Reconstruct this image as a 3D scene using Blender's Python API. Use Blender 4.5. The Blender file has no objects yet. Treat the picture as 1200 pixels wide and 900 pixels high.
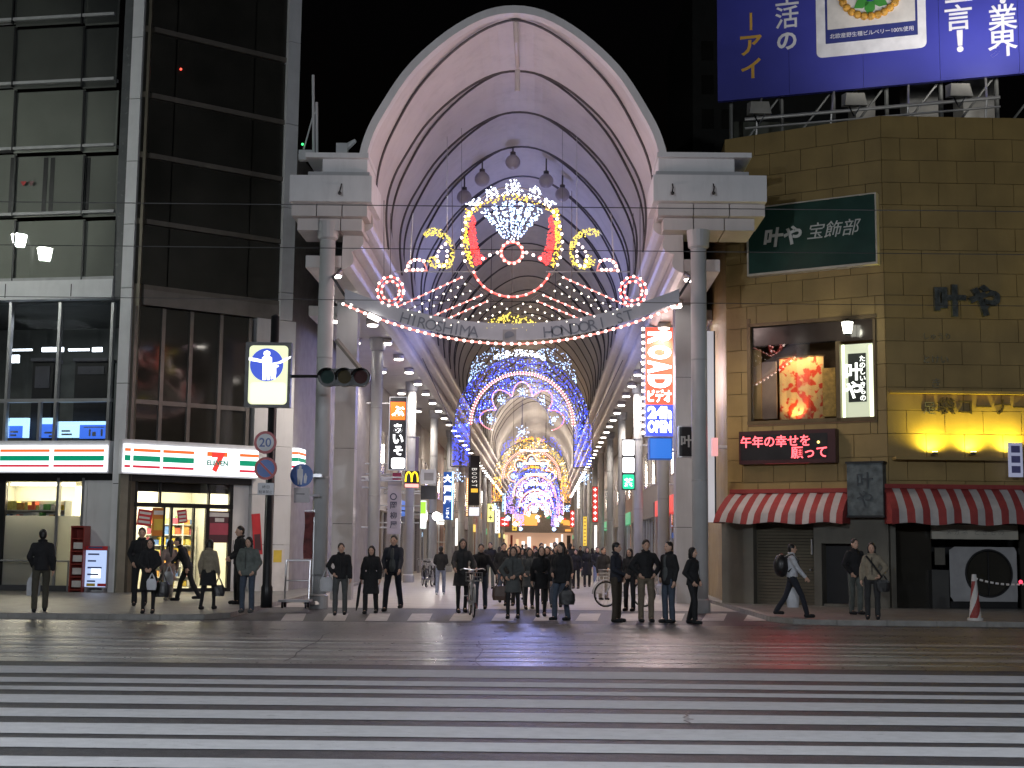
import bpy, bmesh, math, random
from mathutils import Vector, Matrix, noise
R = math.radians
SC = bpy.context.scene
COL = SC.collection
# ------------------------------------------------------------------ camera
F, PITCH, ROLL, CAMH = 1600.0, math.atan(191/1600), R(0.6), 1.5
cam = bpy.data.cameras.new('camera'); CAM = bpy.data.objects.new('camera', cam); COL.objects.link(CAM)
cam.sensor_width = 36; cam.lens = 36*F/1200; cam.clip_end = 2000
CM = Matrix.Rotation(R(90)+PITCH, 3, 'X') @ Matrix.Rotation(ROLL, 3, 'Z')
CAM.matrix_world = Matrix.Translation((0, 0, CAMH)) @ CM.to_4x4()
SC.camera = CAM
# ------------------------------------------------------------------ night sky
W = bpy.data.worlds.new('World'); SC.world = W; W.use_nodes = True
nt = W.node_tree; bg = nt.nodes['Background']
sky = nt.nodes.new('ShaderNodeTexSky'); sky.sky_type = 'NISHITA'; sky.sun_disc = False
sky.sun_elevation = R(-4); sky.sun_rotation = R(160)
nt.links.new(sky.outputs[0], bg.inputs[0]); bg.inputs[1].default_value = 0.05
SC.view_settings.view_transform = 'Standard'; SC.view_settings.look = 'None'
SC.view_settings.exposure = 0.0; SC.view_settings.gamma = 1
cy = SC.cycles
cy.use_denoising = True; cy.max_bounces = 6; cy.diffuse_bounces = 3; cy.glossy_bounces = 3
cy.transparent_max_bounces = 8; cy.sample_clamp_indirect = 3.0; cy.sample_clamp_direct = 0
cy.caustics_reflective = False; cy.caustics_refractive = False

# ------------------------------------------------------------------ pixel helpers (1200x900 photograph)
C0 = Vector((0, 0, CAMH))
def ray(px, py): return CM @ Vector((px-600, 450-py, -F))
def P(px, py, Y):
    d = ray(px, py); return C0 + d*(Y/d.y)
def G(px, py, z=0.0):
    d = ray(px, py); return C0 + d*((z-CAMH)/d.z)

class Fr:
    """vertical wall frame from two ground points a (left) and b (right); n points to the viewer"""
    def __init__(s, a, b):
        s.O = Vector((a[0], a[1], 0)); d = Vector((b[0]-a[0], b[1]-a[1], 0)); s.L = d.length
        s.u = d.normalized(); s.n = Vector((s.u.y, -s.u.x, 0)); s.ang = math.atan2(s.u.y, s.u.x)
    def W(s, u, z, d=0.0): return s.O + s.u*u + s.n*d + Vector((0, 0, z))
    def hit(s, px, py, d=0.0):
        r = ray(px, py); o = s.O + s.n*d
        p = C0 + r*((o-C0).dot(s.n)/r.dot(s.n))
        return (p-s.O).dot(s.u), p.z
    def rect(s, x0, y0, x1, y1, d=0.0):
        mx, my = (x0+x1)/2, (y0+y1)/2
        return s.hit(x0, my, d)[0], s.hit(x1, my, d)[0], s.hit(mx, y1, d)[1], s.hit(mx, y0, d)[1]   # u0,u1,z0,z1
    def mat(s, u, z, d=0.0):   # local x along wall, local y up, local z out of the wall
        M = Matrix((( s.u.x, 0, s.n.x, 0), (s.u.y, 0, s.n.y, 0), (0, 1, 0, 0), (0, 0, 0, 1)))
        return Matrix.Translation(s.W(u, z, d)) @ M

# ------------------------------------------------------------------ mesh builder
class MB:
    def __init__(s): s.v = []; s.f = []; s.m = []; s.mi = 0
    def add(s, vs, fs):
        n = len(s.v); s.v += [Vector(v) for v in vs]; s.f += [tuple(i+n for i in f) for f in fs]; s.m += [s.mi]*len(fs); return s
    def hexa(s, c):   # 8 corners: bottom 4 ccw, top 4 ccw
        return s.add(c, [(3,2,1,0),(4,5,6,7),(0,1,5,4),(1,2,6,5),(2,3,7,6),(3,0,4,7)])
    def box(s, x0, x1, y0, y1, z0, z1):
        return s.hexa([(x0,y0,z0),(x1,y0,z0),(x1,y1,z0),(x0,y1,z0),(x0,y0,z1),(x1,y0,z1),(x1,y1,z1),(x0,y1,z1)])
    def fbox(s, fr, u0, u1, z0, z1, d0, d1):   # box on a wall frame, d0 inner, d1 outer
        return s.hexa([fr.W(u0,z0,d1),fr.W(u1,z0,d1),fr.W(u1,z0,d0),fr.W(u0,z0,d0),fr.W(u0,z1,d1),fr.W(u1,z1,d1),fr.W(u1,z1,d0),fr.W(u0,z1,d0)])
    def tube(s, pts, r, n=8, closed=False, caps=True):
        pts = [Vector(p) for p in pts]; k = len(pts); rs = r if isinstance(r, (list, tuple)) else [r]*k
        rings = []; ref = None
        for i, p in enumerate(pts):
            a = pts[(i-1) % k] if (closed or i > 0) else p
            b = pts[(i+1) % k] if (closed or i < k-1) else p
            t = (b-a).normalized()
            if ref is None or abs(ref.dot(t)) > .98:
                ref = Vector((0,0,1)) if abs(t.z) < .9 else Vector((1,0,0))
            x = (ref - t*ref.dot(t)).normalized(); y = t.cross(x); ref = x
            rings.append([p + (x*math.cos(2*math.pi*j/n) + y*math.sin(2*math.pi*j/n))*rs[i] for j in range(n)])
        base = 0; vs = [v for rg in rings for v in rg]; fs = []
        for i in range(k if closed else k-1):
            a = i*n; b = ((i+1) % k)*n
            for j in range(n): fs.append((a+j, a+(j+1) % n, b+(j+1) % n, b+j))
        if caps and not closed: fs.append(tuple(range(n))[::-1]); fs.append(tuple(range((k-1)*n, k*n)))
        return s.add(vs, fs)
    def ball(s, c, r, nu=10, nv=6, sc=(1,1,1)):
        c = Vector(c); vs = [c+Vector((0,0,r*sc[2]))]; fs = []
        for i in range(1, nv):
            a = math.pi*i/nv
            for j in range(nu):
                b = 2*math.pi*j/nu; vs.append(c+Vector((r*sc[0]*math.sin(a)*math.cos(b), r*sc[1]*math.sin(a)*math.sin(b), r*sc[2]*math.cos(a))))
        vs.append(c-Vector((0,0,r*sc[2]))); m = len(vs)-1
        for j in range(nu):
            fs.append((0, 1+j, 1+(j+1) % nu)); fs.append((m, 1+(nv-2)*nu+(j+1) % nu, 1+(nv-2)*nu+j))
        for i in range(nv-2):
            for j in range(nu):
                a = 1+i*nu; b = a+nu; fs.append((a+j, b+j, b+(j+1) % nu, a+(j+1) % nu))
        return s.add(vs, fs)
    def octa(s, c, r):
        c = Vector(c)
        return s.add([c+Vector(o)*r for o in ((1,0,0),(-1,0,0),(0,1,0),(0,-1,0),(0,0,1),(0,0,-1))],
                     [(0,2,4),(2,1,4),(1,3,4),(3,0,4),(2,0,5),(1,2,5),(3,1,5),(0,3,5)])
    def poly(s, M, pts, t):   # extrude a 2-D outline along local z of M by t
        n = len(pts); a = [M @ Vector((p[0], p[1], 0)) for p in pts]; b = [M @ Vector((p[0], p[1], t)) for p in pts]
        return s.add(a+b, [tuple(range(n))[::-1], tuple(range(n, 2*n))] + [(i, (i+1) % n, n+(i+1) % n, n+i) for i in range(n)])
    def build(s, name, mat, parent=None, smooth=False):
        o = parent; org = Vector((0,0,0))
        while o is not None: org += o.location; o = o.parent
        me = bpy.data.meshes.new(name); me.from_pydata([v-org for v in s.v], [], s.f)
        mats = mat if isinstance(mat, (list, tuple)) else [mat]
        for m in mats: me.materials.append(m)
        if len(mats) > 1: me.polygons.foreach_set('material_index', s.m)
        if smooth: me.polygons.foreach_set('use_smooth', [True]*len(s.f))
        me.update()
        ob = bpy.data.objects.new(name, me); COL.objects.link(ob); ob.parent = parent
        return ob
def tag(o, label=None, cat=None, group=None, kind=None):
    if label: o['label'] = label
    if cat: o['category'] = cat
    if group: o['group'] = group
    if kind: o['kind'] = kind
    return o
def thing(name, label, cat, loc=(0,0,0), group=None):
    o = bpy.data.objects.new(name, None); o.empty_display_size = .2; COL.objects.link(o); o.location = loc
    return tag(o, label, cat, group)
def copy_tree(o, parent=None):
    c = o.copy(); COL.objects.link(c); c.parent = parent
    for ch in list(o.children): copy_tree(ch, c)
    return c
def lamp(kind, loc, energy, col=(1,1,1), size=.2, parent=None, aim=None, spot=None, blend=.6):
    l = bpy.data.lights.new('light', kind); l.energy = energy; l.color = col
    if kind == 'AREA': l.size = size
    else: l.shadow_soft_size = size
    if spot: l.spot_size = R(spot); l.spot_blend = blend
    o = bpy.data.objects.new('light', l); COL.objects.link(o)
    org = Vector((0,0,0)); q = parent
    while q is not None: org += q.location; q = q.parent
    o.location = Vector(loc)-org; o.parent = parent
    if aim is not None: o.rotation_euler = (Vector(aim)-Vector(loc)).to_track_quat('-Z', 'Y').to_euler()
    return o
def text(body, M, size, mat, parent, name='lettering', ext=.012, align='CENTER', width=None, height=None, space=1.0, shear=0, bold=0.0, lspace=1.0, flat=None):
    """text mesh; M: local x right, y up, z towards the reader, origin at text centre"""
    c = bpy.data.curves.new('t', 'FONT'); c.body = body; c.size = size; c.extrude = ext; c.align_x = align; c.space_character = space; c.shear = shear; c.offset = bold; c.space_line = lspace
    c.resolution_u = 3
    o = bpy.data.objects.new('t', c); COL.objects.link(o)
    me = bpy.data.meshes.new_from_object(o.evaluated_get(bpy.context.evaluated_depsgraph_get()))
    bpy.data.objects.remove(o); bpy.data.curves.remove(c)
    xs = [v.co.x for v in me.vertices]; ys = [v.co.y for v in me.vertices]
    cx, cy_ = (min(xs)+max(xs))/2, (min(ys)+max(ys))/2
    sx = width/(max(xs)-min(xs)) if width else 1; sy = height/(max(ys)-min(ys)) if height else (sx if width and flat is None else 1)
    if height and not width: sx = sy
    org = Vector((0,0,0)); q = parent
    while q is not None: org += q.location; q = q.parent
    for v in me.vertices:
        v.co = M @ Vector(((v.co.x-cx)*sx, (v.co.y-cy_)*sy, v.co.z)) - org
    me.materials.clear(); me.materials.append(mat)
    ob = bpy.data.objects.new(name, me); COL.objects.link(ob); ob.parent = parent
    return ob

# ------------------------------------------------------------------ materials
MATS = {}
def M_(name, col, rough=.6, metal=0.0, var=.12, scale=3.0, bump=0.0, bscale=20.0, spec=.5, dirt=0.0, coat=0):
    if name in MATS: return MATS[name]
    m = bpy.data.materials.new(name); m.use_nodes = True; n = m.node_tree.nodes; L = m.node_tree.links
    b = n['Principled BSDF']; b.inputs['Roughness'].default_value = rough; b.inputs['Metallic'].default_value = metal
    b.inputs['Specular IOR Level'].default_value = spec; b.inputs['Coat Weight'].default_value = coat
    tc = n.new('ShaderNodeNewGeometry'); tx = n.new('ShaderNodeTexNoise'); tx.inputs['Scale'].default_value = scale; tx.inputs['Detail'].default_value = 6
    L.new(tc.outputs['Position'], tx.inputs['Vector'])
    rp = n.new('ShaderNodeValToRGB'); rp.color_ramp.elements[0].position = .3; rp.color_ramp.elements[1].position = .7
    rp.color_ramp.elements[0].color = tuple(c*(1-var) for c in col)+(1,); rp.color_ramp.elements[1].color = tuple(min(1, c*(1+var)) for c in col)+(1,)
    L.new(tx.outputs['Fac'], rp.inputs['Fac']); out = rp.outputs['Color']
    if dirt:
        t2 = n.new('ShaderNodeTexNoise'); t2.inputs['Scale'].default_value = 1.1; t2.inputs['Detail'].default_value = 8; t2.inputs['Roughness'].default_value = .7
        mp = n.new('ShaderNodeMapping'); mp.inputs['Scale'].default_value = (2.2, 2.2, .35)
        L.new(tc.outputs['Position'], mp.inputs['Vector']); L.new(mp.outputs['Vector'], t2.inputs['Vector'])
        r2 = n.new('ShaderNodeValToRGB'); r2.color_ramp.elements[0].position = .48; r2.color_ramp.elements[1].position = .78
        L.new(t2.outputs['Fac'], r2.inputs['Fac'])
        mx = n.new('ShaderNodeMix'); mx.data_type = 'RGBA'; mx.inputs['B'].default_value = tuple(c*.45 for c in col)+(1,)
        ml = n.new('ShaderNodeMath'); ml.operation = 'MULTIPLY'; ml.inputs[1].default_value = dirt
        L.new(r2.outputs['Color'], ml.inputs[0]); L.new(ml.outputs[0], mx.inputs['Factor']); L.new(out, mx.inputs['A']); out = mx.outputs['Result']
    L.new(out, b.inputs['Base Color'])
    t3 = n.new('ShaderNodeTexNoise'); t3.inputs['Scale'].default_value = scale*2.3; L.new(tc.outputs['Position'], t3.inputs['Vector'])
    mr = n.new('ShaderNodeMapRange'); mr.inputs['To Min'].default_value = max(0, rough-.08); mr.inputs['To Max'].default_value = min(1, rough+.08)
    L.new(t3.outputs['Fac'], mr.inputs['Value']); L.new(mr.outputs[0], b.inputs['Roughness'])
    if bump:
        tb = n.new('ShaderNodeTexNoise'); tb.inputs['Scale'].default_value = bscale; tb.inputs['Detail'].default_value = 5
        L.new(tc.outputs['Position'], tb.inputs['Vector'])
        bp = n.new('ShaderNodeBump'); bp.inputs['Strength'].default_value = bump; bp.inputs['Distance'].default_value = .02
        L.new(tb.outputs['Fac'], bp.inputs['Height']); L.new(bp.outputs['Normal'], b.inputs['Normal'])
    MATS[name] = m; return m
def E_(name, col, strength, sample=True, base=None):
    if name in MATS: return MATS[name]
    m = bpy.data.materials.new(name); m.use_nodes = True; b = m.node_tree.nodes['Principled BSDF']
    b.inputs['Base Color'].default_value = (base or tuple(c*.6 for c in col))+(1,); b.inputs['Roughness'].default_value = .4
    b.inputs['Emission Color'].default_value = col+(1,); b.inputs['Emission Strength'].default_value = strength
    m.cycles.emission_sampling = 'AUTO' if sample else 'NONE'
    MATS[name] = m; return m
def GL_(name, refl=.12, tint=(1,1,1), rough=.01):
    if name in MATS: return MATS[name]
    m = bpy.data.materials.new(name); m.use_nodes = True; n = m.node_tree.nodes; L = m.node_tree.links
    n.remove(n['Principled BSDF']); o = n['Material Output']
    t = n.new('ShaderNodeBsdfTransparent'); t.inputs[0].default_value = tint+(1,)
    g = n.new('ShaderNodeBsdfGlossy'); g.inputs['Roughness'].default_value = rough
    fr = n.new('ShaderNodeFresnel'); fr.inputs[0].default_value = 1.5
    ad = n.new('ShaderNodeMath'); ad.operation = 'MAXIMUM'; ad.inputs[1].default_value = refl; L.new(fr.outputs[0], ad.inputs[0])
    mx = n.new('ShaderNodeMixShader'); L.new(ad.outputs[0], mx.inputs[0]); L.new(t.outputs[0], mx.inputs[1]); L.new(g.outputs[0], mx.inputs[2]); L.new(mx.outputs[0], o.inputs[0])
    MATS[name] = m; return m

asphalt = M_('asphalt', (.05,.05,.054), .5, var=.3, scale=9, bump=.5, bscale=60, dirt=.3)
wetstone = M_('tram_paving', (.11,.105,.10), .30, var=.35, scale=4, bump=.35, bscale=25, dirt=.4)
paint = M_('road_paint', (.50,.50,.51), .65, var=.07, scale=7, dirt=.22, bump=.2, bscale=50)
paintworn = M_('road_paint_worn', (.36,.35,.33), .42, var=.4, scale=14, dirt=.5)
def worn_paint():
    m = paint; n = m.node_tree.nodes; L = m.node_tree.links; b = n['Principled BSDF']; src = b.inputs['Base Color'].links[0].from_socket
    g = n.new('ShaderNodeNewGeometry'); mp = n.new('ShaderNodeMapping'); mp.inputs['Scale'].default_value = (.8,2.4,1); L.new(g.outputs['Position'], mp.inputs['Vector'])
    t = n.new('ShaderNodeTexNoise'); t.inputs['Scale'].default_value = 5; t.inputs['Detail'].default_value = 12; t.inputs['Roughness'].default_value = .78; L.new(mp.outputs['Vector'], t.inputs['Vector'])
    r = n.new('ShaderNodeValToRGB'); r.color_ramp.elements[0].position = .585; r.color_ramp.elements[1].position = .66; L.new(t.outputs['Fac'], r.inputs['Fac'])
    k = n.new('ShaderNodeMath'); k.operation = 'MULTIPLY'; k.inputs[1].default_value = .75; L.new(r.outputs['Color'], k.inputs[0])
    x = n.new('ShaderNodeMix'); x.data_type = 'RGBA'; x.inputs['B'].default_value = (.09,.09,.095,1); L.new(k.outputs[0], x.inputs['Factor']); L.new(src, x.inputs['A']); L.new(x.outputs['Result'], b.inputs['Base Color'])
worn_paint()
steelrail = M_('rail_steel', (.36,.35,.33), .3, 1.0, var=.2)
pave = M_('pavement', (.17,.165,.155), .45, var=.2, scale=2.5, bump=.25, bscale=12, dirt=.3)
kerbm = M_('kerb_stone', (.26,.25,.235), .6, var=.2, scale=5, dirt=.3)
tilefloor = M_('arcade_paving', (.42,.39,.37), .42, var=.08, scale=2, dirt=.15)
whitem = M_('white_metal_panel', (.68,.68,.69), .45, var=.05, scale=1.5, dirt=.3)
greypan = M_('grey_panel', (.42,.42,.43), .45, var=.06, scale=1.5, dirt=.25)
vaultm = M_('vault_panel', (.62,.60,.60), .55, var=.09, scale=.5, dirt=.3)
ribm = M_('rib_steel', (.085,.08,.085), .5, .3)
beamm = M_('beam_panel', (.52,.49,.48), .45, var=.06, scale=1.2, dirt=.25)
columnm = M_('column_paint', (.50,.51,.52), .42, var=.07, scale=2, dirt=.25)
darkm = M_('dark_metal', (.022,.022,.024), .45, .3, var=.2)
blackm = M_('black_board', (.012,.012,.014), .4, var=.2)
frameal = M_('aluminium', (.5,.5,.52), .35, .8, var=.06)
darkglass = M_('dark_glass', (.034,.032,.027), .06, var=.25, scale=.6, spec=.6)
ochre = M_('ochre_tile', (.29,.20,.07), .5, var=.16, scale=1.2, bump=.25, bscale=14, dirt=.25)
ochre2 = M_('ochre_joint', (.20,.14,.045), .8)
stoneg = M_('grey_render', (.13,.125,.105), .75, var=.12, scale=2, bump=.25, bscale=18, dirt=.3)
redm = M_('red_canvas', (.27,.036,.034), .75, var=.12, scale=6)
whitec = M_('white_canvas', (.42,.40,.395), .75, var=.08, scale=6)
wirem = M_('wire', (.02,.02,.02), .5)
glassshop = GL_('shop_glass', .07)
# ================================================================== ground
def sheet(name, pts, z, mat, parent=None):
    mb = MB(); mb.add([(p[0], p[1], z) for p in pts], [tuple(range(len(pts)))]); o = mb.build(name, mat, parent)
    if parent is None: tag(o, kind='structure')
    return o
road = sheet('road', [(-700,-300),(700,-300),(700,900),(-700,900)], 0, asphalt)
YE = 33.0                                        # arcade entrance plane
X0 = P(597, 641, YE).x; KX = 38/1600
def arc(l, s, z): return Vector((X0 + l + KX*s, YE + s, z))
# tram track bed, stone and wet
yb0, yb1 = G(600, 781).y, G(600, 731).y
sheet('tram_bed', [(-60, yb0), (60, yb0), (60, yb1), (-60, yb1)], .004, wetstone)
bed = bpy.data.objects['tram_bed']
def stripe(name, y0, y1, parent, mat, z, x0=-26, x1=26, wob=.03, seg=40, slope=0.0):
    mb = MB(); rnd = random.Random(int(y0*100)); a = []; b = []
    for i in range(seg+1):
        x = x0+(x1-x0)*i/seg
        a.append((x, y0+noise.noise((x*.35, y0, 1))*wob+slope*x, z)); b.append((x, y1+noise.noise((x*.35, y1, 7))*wob+slope*x, z))
    n = seg+1
    mb.add(a+b, [(i, i+1, n+i+1, n+i) for i in range(seg)]); return mb.build(name, mat, parent)
ST = [(786.5,795),(800,805.6),(810,814.6),(820,829.7),(836,845.8),(853,865.8),(871,882),(892.5,905),(918,933),(950,968),(990,1012)]
for t, b in ST: stripe('crosswalk_stripe', G(600, b).y, G(600, t).y, road, paint, .005)
for t, b in ((751,753.2),(759.5,761.6),(768,771.2)): stripe('worn_line', G(600, b).y, G(600, t).y, bed, paintworn, .0085, wob=.05)
for yy in (755.8, 764.8, 775.5):
    y = G(600, yy).y; mb = MB(); mb.box(-60, 60, y-.045, y+.045, .0045, .012); mb.build('rail', steelrail, bed)
for t, b in ((736, 740.5), (743.5, 746)):   # pale stone courses between rails and pavement
    stripe('stone_course', G(600, b).y, G(600, t).y, bed, M_('stone_course', (.15,.145,.135), .35, var=.3, scale=5, dirt=.4), .008, wob=.05)
# asphalt cracks
rnd = random.Random(4)
for (px0, py0, px1, py1) in ((563,752,560,782), (385,742,332,776), (800,835,812,850)):
    a, b = G(px0, py0), G(px1, py1); pts = []
    for i in range(9):
        t = i/8; p = a.lerp(b, t); pts.append(Vector((p.x+rnd.uniform(-.06,.06), p.y+rnd.uniform(-.03,.03), .013)))
    mb = MB()
    for i in range(8):
        p, q = pts[i], pts[i+1]; d = (q-p).normalized(); n = Vector((-d.y, d.x, 0))*.010
        mb.add([p-n, q-n, q+n, p+n], [(0,1,2,3)])
    mb.build('crack', blackm, road)
# arcade floor and entrance strip
yf = G(600, 728).y
sheet('arcade_floor', [(-7, 33.4), (7, 33.4), (arc(7.5,260,0).x, 293), (arc(-7.5,260,0).x, 293)], .006, tilefloor)
# paving joints of the arcade floor near the entrance
af = bpy.data.objects['arcade_floor']; jm = M_('floor_joint', (.25,.235,.22), .6)
for k in range(12):
    y = 34+k*1.8; mb = MB(); mb.add([(-6.5,y,.0085),(6.5,y,.0085),(6.5,y+.05,.0085),(-6.5,y+.05,.0085)], [(0,1,2,3)]); mb.build('floor_joint', jm, af)
# bicycle crossing dashes in front of the arcade
x = 329
k = 0
while x < 880:
    a, b, c, d = G(x, 727.8), G(x+26, 727.8), G(x+30, 719.3), G(x+6, 719.3)
    mb = MB(); mb.add([(p.x, p.y, .006) for p in (a, b, c, d)], [(0,1,2,3)]); mb.build('crossing_dash', M_('dash_paint', (.5,.48,.46), .6, var=.2, scale=4, dirt=.4), road); x += 49.3
# pavements (0.1 m kerb)
def pavement(name, pts, k):
    PZ = .10; n = len(pts); mb = MB()
    mb.add([(p[0],p[1],0) for p in pts]+[(p[0],p[1],PZ) for p in pts], [tuple(range(n,2*n))]+[(i,(i+1)%n,n+(i+1)%n,n+i) for i in range(n)])
    o = tag(mb.build(name, pave), kind='structure')
    kb = MB()   # kerb stones along the street edge
    for i in k:
        a, b = Vector((*pts[i],0)), Vector((*pts[i+1],0)); L = (b-a).length; d = (b-a)/L; nn = Vector((d.y,-d.x,0)); m = max(1, int(L/1.0))
        for j in range(m):
            p, q = a+d*(L*j/m+.006), a+d*(L*(j+1)/m-.006)
            mb2 = MB(); mb2.hexa([p+nn*.02, q+nn*.02, q-nn*.14, p-nn*.14]+[v+Vector((0,0,PZ+.006)) for v in (p+nn*.02, q+nn*.02, q-nn*.14, p-nn*.14)])
            mb2.build('kerb_stone', kerbm, o)
    return o
yl = G(100, 725.5).y; yr = G(1000, 733).y
PV = .10
pavement('pavement_left', [(-60, yl), (-6.9, yl), (-6.1, yl+.3), (-5.75, yl+1.0), (-5.75, 75), (-60, 75)], (0,1,2,3))
pavement('pavement_right', [(60, 75), (5.9, 75), (5.55, 34.5), (5.5, yr+1.2), (5.8, yr+.3), (6.6, yr), (60, yr)], (2,3,4,5))

# ================================================================== arcade
arcade = thing('arcade', 'tall white vaulted shopping arcade roof with ribbed pointed canopy and side columns', 'arcade', arc(0,0,0))
prof_px = [(0,15),(33,20.5),(67,38),(100,64),(127,93),(150,129),(165,157),(174,187)]
HP = []                                            # half profile (l, z)
for hw, y in prof_px:
    a, b = P(601-hw, y, YE), P(601+hw, y, YE); HP.append(((b.x-a.x)/2, (a.z+b.z)/2))
ZS = HP[-1][1]                                     # springing height
HP += [(HP[-1][0]+.03, ZS-.7), (HP[-1][0]-.05, ZS-1.5)]
def smooth(pts, k=3):
    out = []
    for i in range(len(pts)-1):
        p0 = Vector(pts[i-1]) if i > 0 else Vector((-pts[1][0], pts[1][1])); p1, p2 = Vector(pts[i]), Vector(pts[i+1]); p3 = Vector(pts[i+2]) if i+2 < len(pts) else p2*2-p1
        for j in range(k):
            t = j/k; out.append(tuple(.5*((2*p1)+(p2-p0)*t+(2*p0-5*p1+4*p2-p3)*t*t+(3*p1-p0-3*p2+p3)*t**3)))
    return out+[tuple(pts[-1])]
HP = smooth(HP)
PROF = [(-l, z) for l, z in HP[::-1]] + HP[1:]
BAY = 3.6
def psc(k, extra=0.0):     # profile scaled about the springing centre
    out = []
    for l, z in PROF:
        v = Vector((l, z-ZS+2.0)); r = v.length; v = v*(k+extra/r); out.append((v.x, v.y+ZS-2.0))
    return out
NB = 60
for i in range(NB):
    s0, s1 = i*BAY, (i+1)*BAY; mb = MB(); np_ = len(PROF); rows = [(s0, psc(1.0)), (s0+BAY*.5, psc(.990)), (s1, psc(.962))]
    vs = []
    for s, pr in rows: vs += [arc(l, s, z) for l, z in pr]
    for s, pr in ((s0, psc(1.0, .12)), (s1, psc(1.0, .12))): vs += [arc(l, s, z) for l, z in pr]
    fs = []
    for r in range(2):
        for j in range(np_-1): a = r*np_+j; fs.append((a, a+1, a+np_+1, a+np_))
    o3, o4 = 3*np_, 4*np_
    for j in range(np_-1):
        fs.append((o3+j, o4+j, o4+j+1, o3+j+1)); fs.append((2*np_+j, 2*np_+j+1, o4+j+1, o4+j)); fs.append((j, o3+j, o3+j+1, j+1))
    mb.add(vs, fs); mb.build('vault_panel', vaultm, arcade, smooth=False)
    if i > 0 and i < 26:
        mb = MB(); mb.tube([arc(l, s0, z) for l, z in psc(.966)], .065 if i < 12 else .06, 6); mb.build('rib', ribm, arcade)
    if i < 10:
        mb = MB(); pr = psc(.985); h = len(pr)//2
        mb.tube([arc(l, s0+BAY*(.06+.62*(abs(j-h)/h)), z) for j, (l, z) in enumerate(pr)], .036, 5); mb.build('splayed_rib', ribm, arcade)
# front rim, flat and light
mb = MB(); pin, pout = psc(1.0, -.05), psc(1.0, .15); n = len(pin)
fs = []
vs = [arc(l, -.12, z) for l, z in pin] + [arc(l, -.12, z) for l, z in pout] + [arc(l, .25, z) for l, z in pin] + [arc(l, .25, z) for l, z in pout]
for j in range(n-1):
    fs += [(j, j+1, n+j+1, n+j), (2*n+j, 3*n+j, 3*n+j+1, 2*n+j+1), (j, 2*n+j, 2*n+j+1, j+1), (n+j, n+j+1, 3*n+j+1, 3*n+j)]
mb.add(vs, fs); mb.build('front_rim', whitem, arcade)
# ridge pendant bracket
mb = MB(); zt = HP[0][1]
mb.tube([arc(.02,.3,zt-.1), arc(.02,.6,zt-.5), arc(.02,2.4,zt-.55), arc(.02,3.4,zt-.15)], [.07,.06,.05,.05], 7); mb.tube([arc(.02,1.2,zt-.5), arc(.02,1.2,zt-.05)], .05, 6)
mb.tube([arc(.02,2.6,zt-.55), arc(.02,2.6,zt-1.15)], .07, 8)
mb.build('ridge_bracket', beamm, arcade)
# globe lanterns under the vault (unlit)
globem = M_('globe_acrylic', (.36,.33,.36), .35, var=.1)
for px, py in ((601,190),(565,210),(640,212),(659,228),(544,231)):
    Yg = 39.0
    while Yg < 60:       # depth at which the globe hangs just under the vault
        p = P(px, py, Yg); l = p.x-arc(0, p.y-YE, 0).x; q = sorted(psc(.97), key=lambda v: abs(v[0]-l))[0]
        if q[1]-p.z < .62: break
        Yg += .2
    p = P(px, py, Yg); g = thing('globe_lamp', 'unlit round globe lantern hanging below the arcade vault', 'lamp', p, 'globe lanterns under the vault')
    mb = MB(); mb.ball(p, .25, 14, 9); mb.build('globe', globem, g, True)
    mb = MB(); l = p.x-arc(0, p.y-YE, 0).x
    zc = sorted(psc(1.0), key=lambda v: abs(v[0]-l))[0][1]
    mb.tube([p+Vector((0,0,.26)), Vector((p.x, p.y, zc))], .025, 6); mb.tube([p+Vector((0,0,.24)), p+Vector((0,0,.34))], .09, 8); mb.build('stem', ribm, g)
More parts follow.
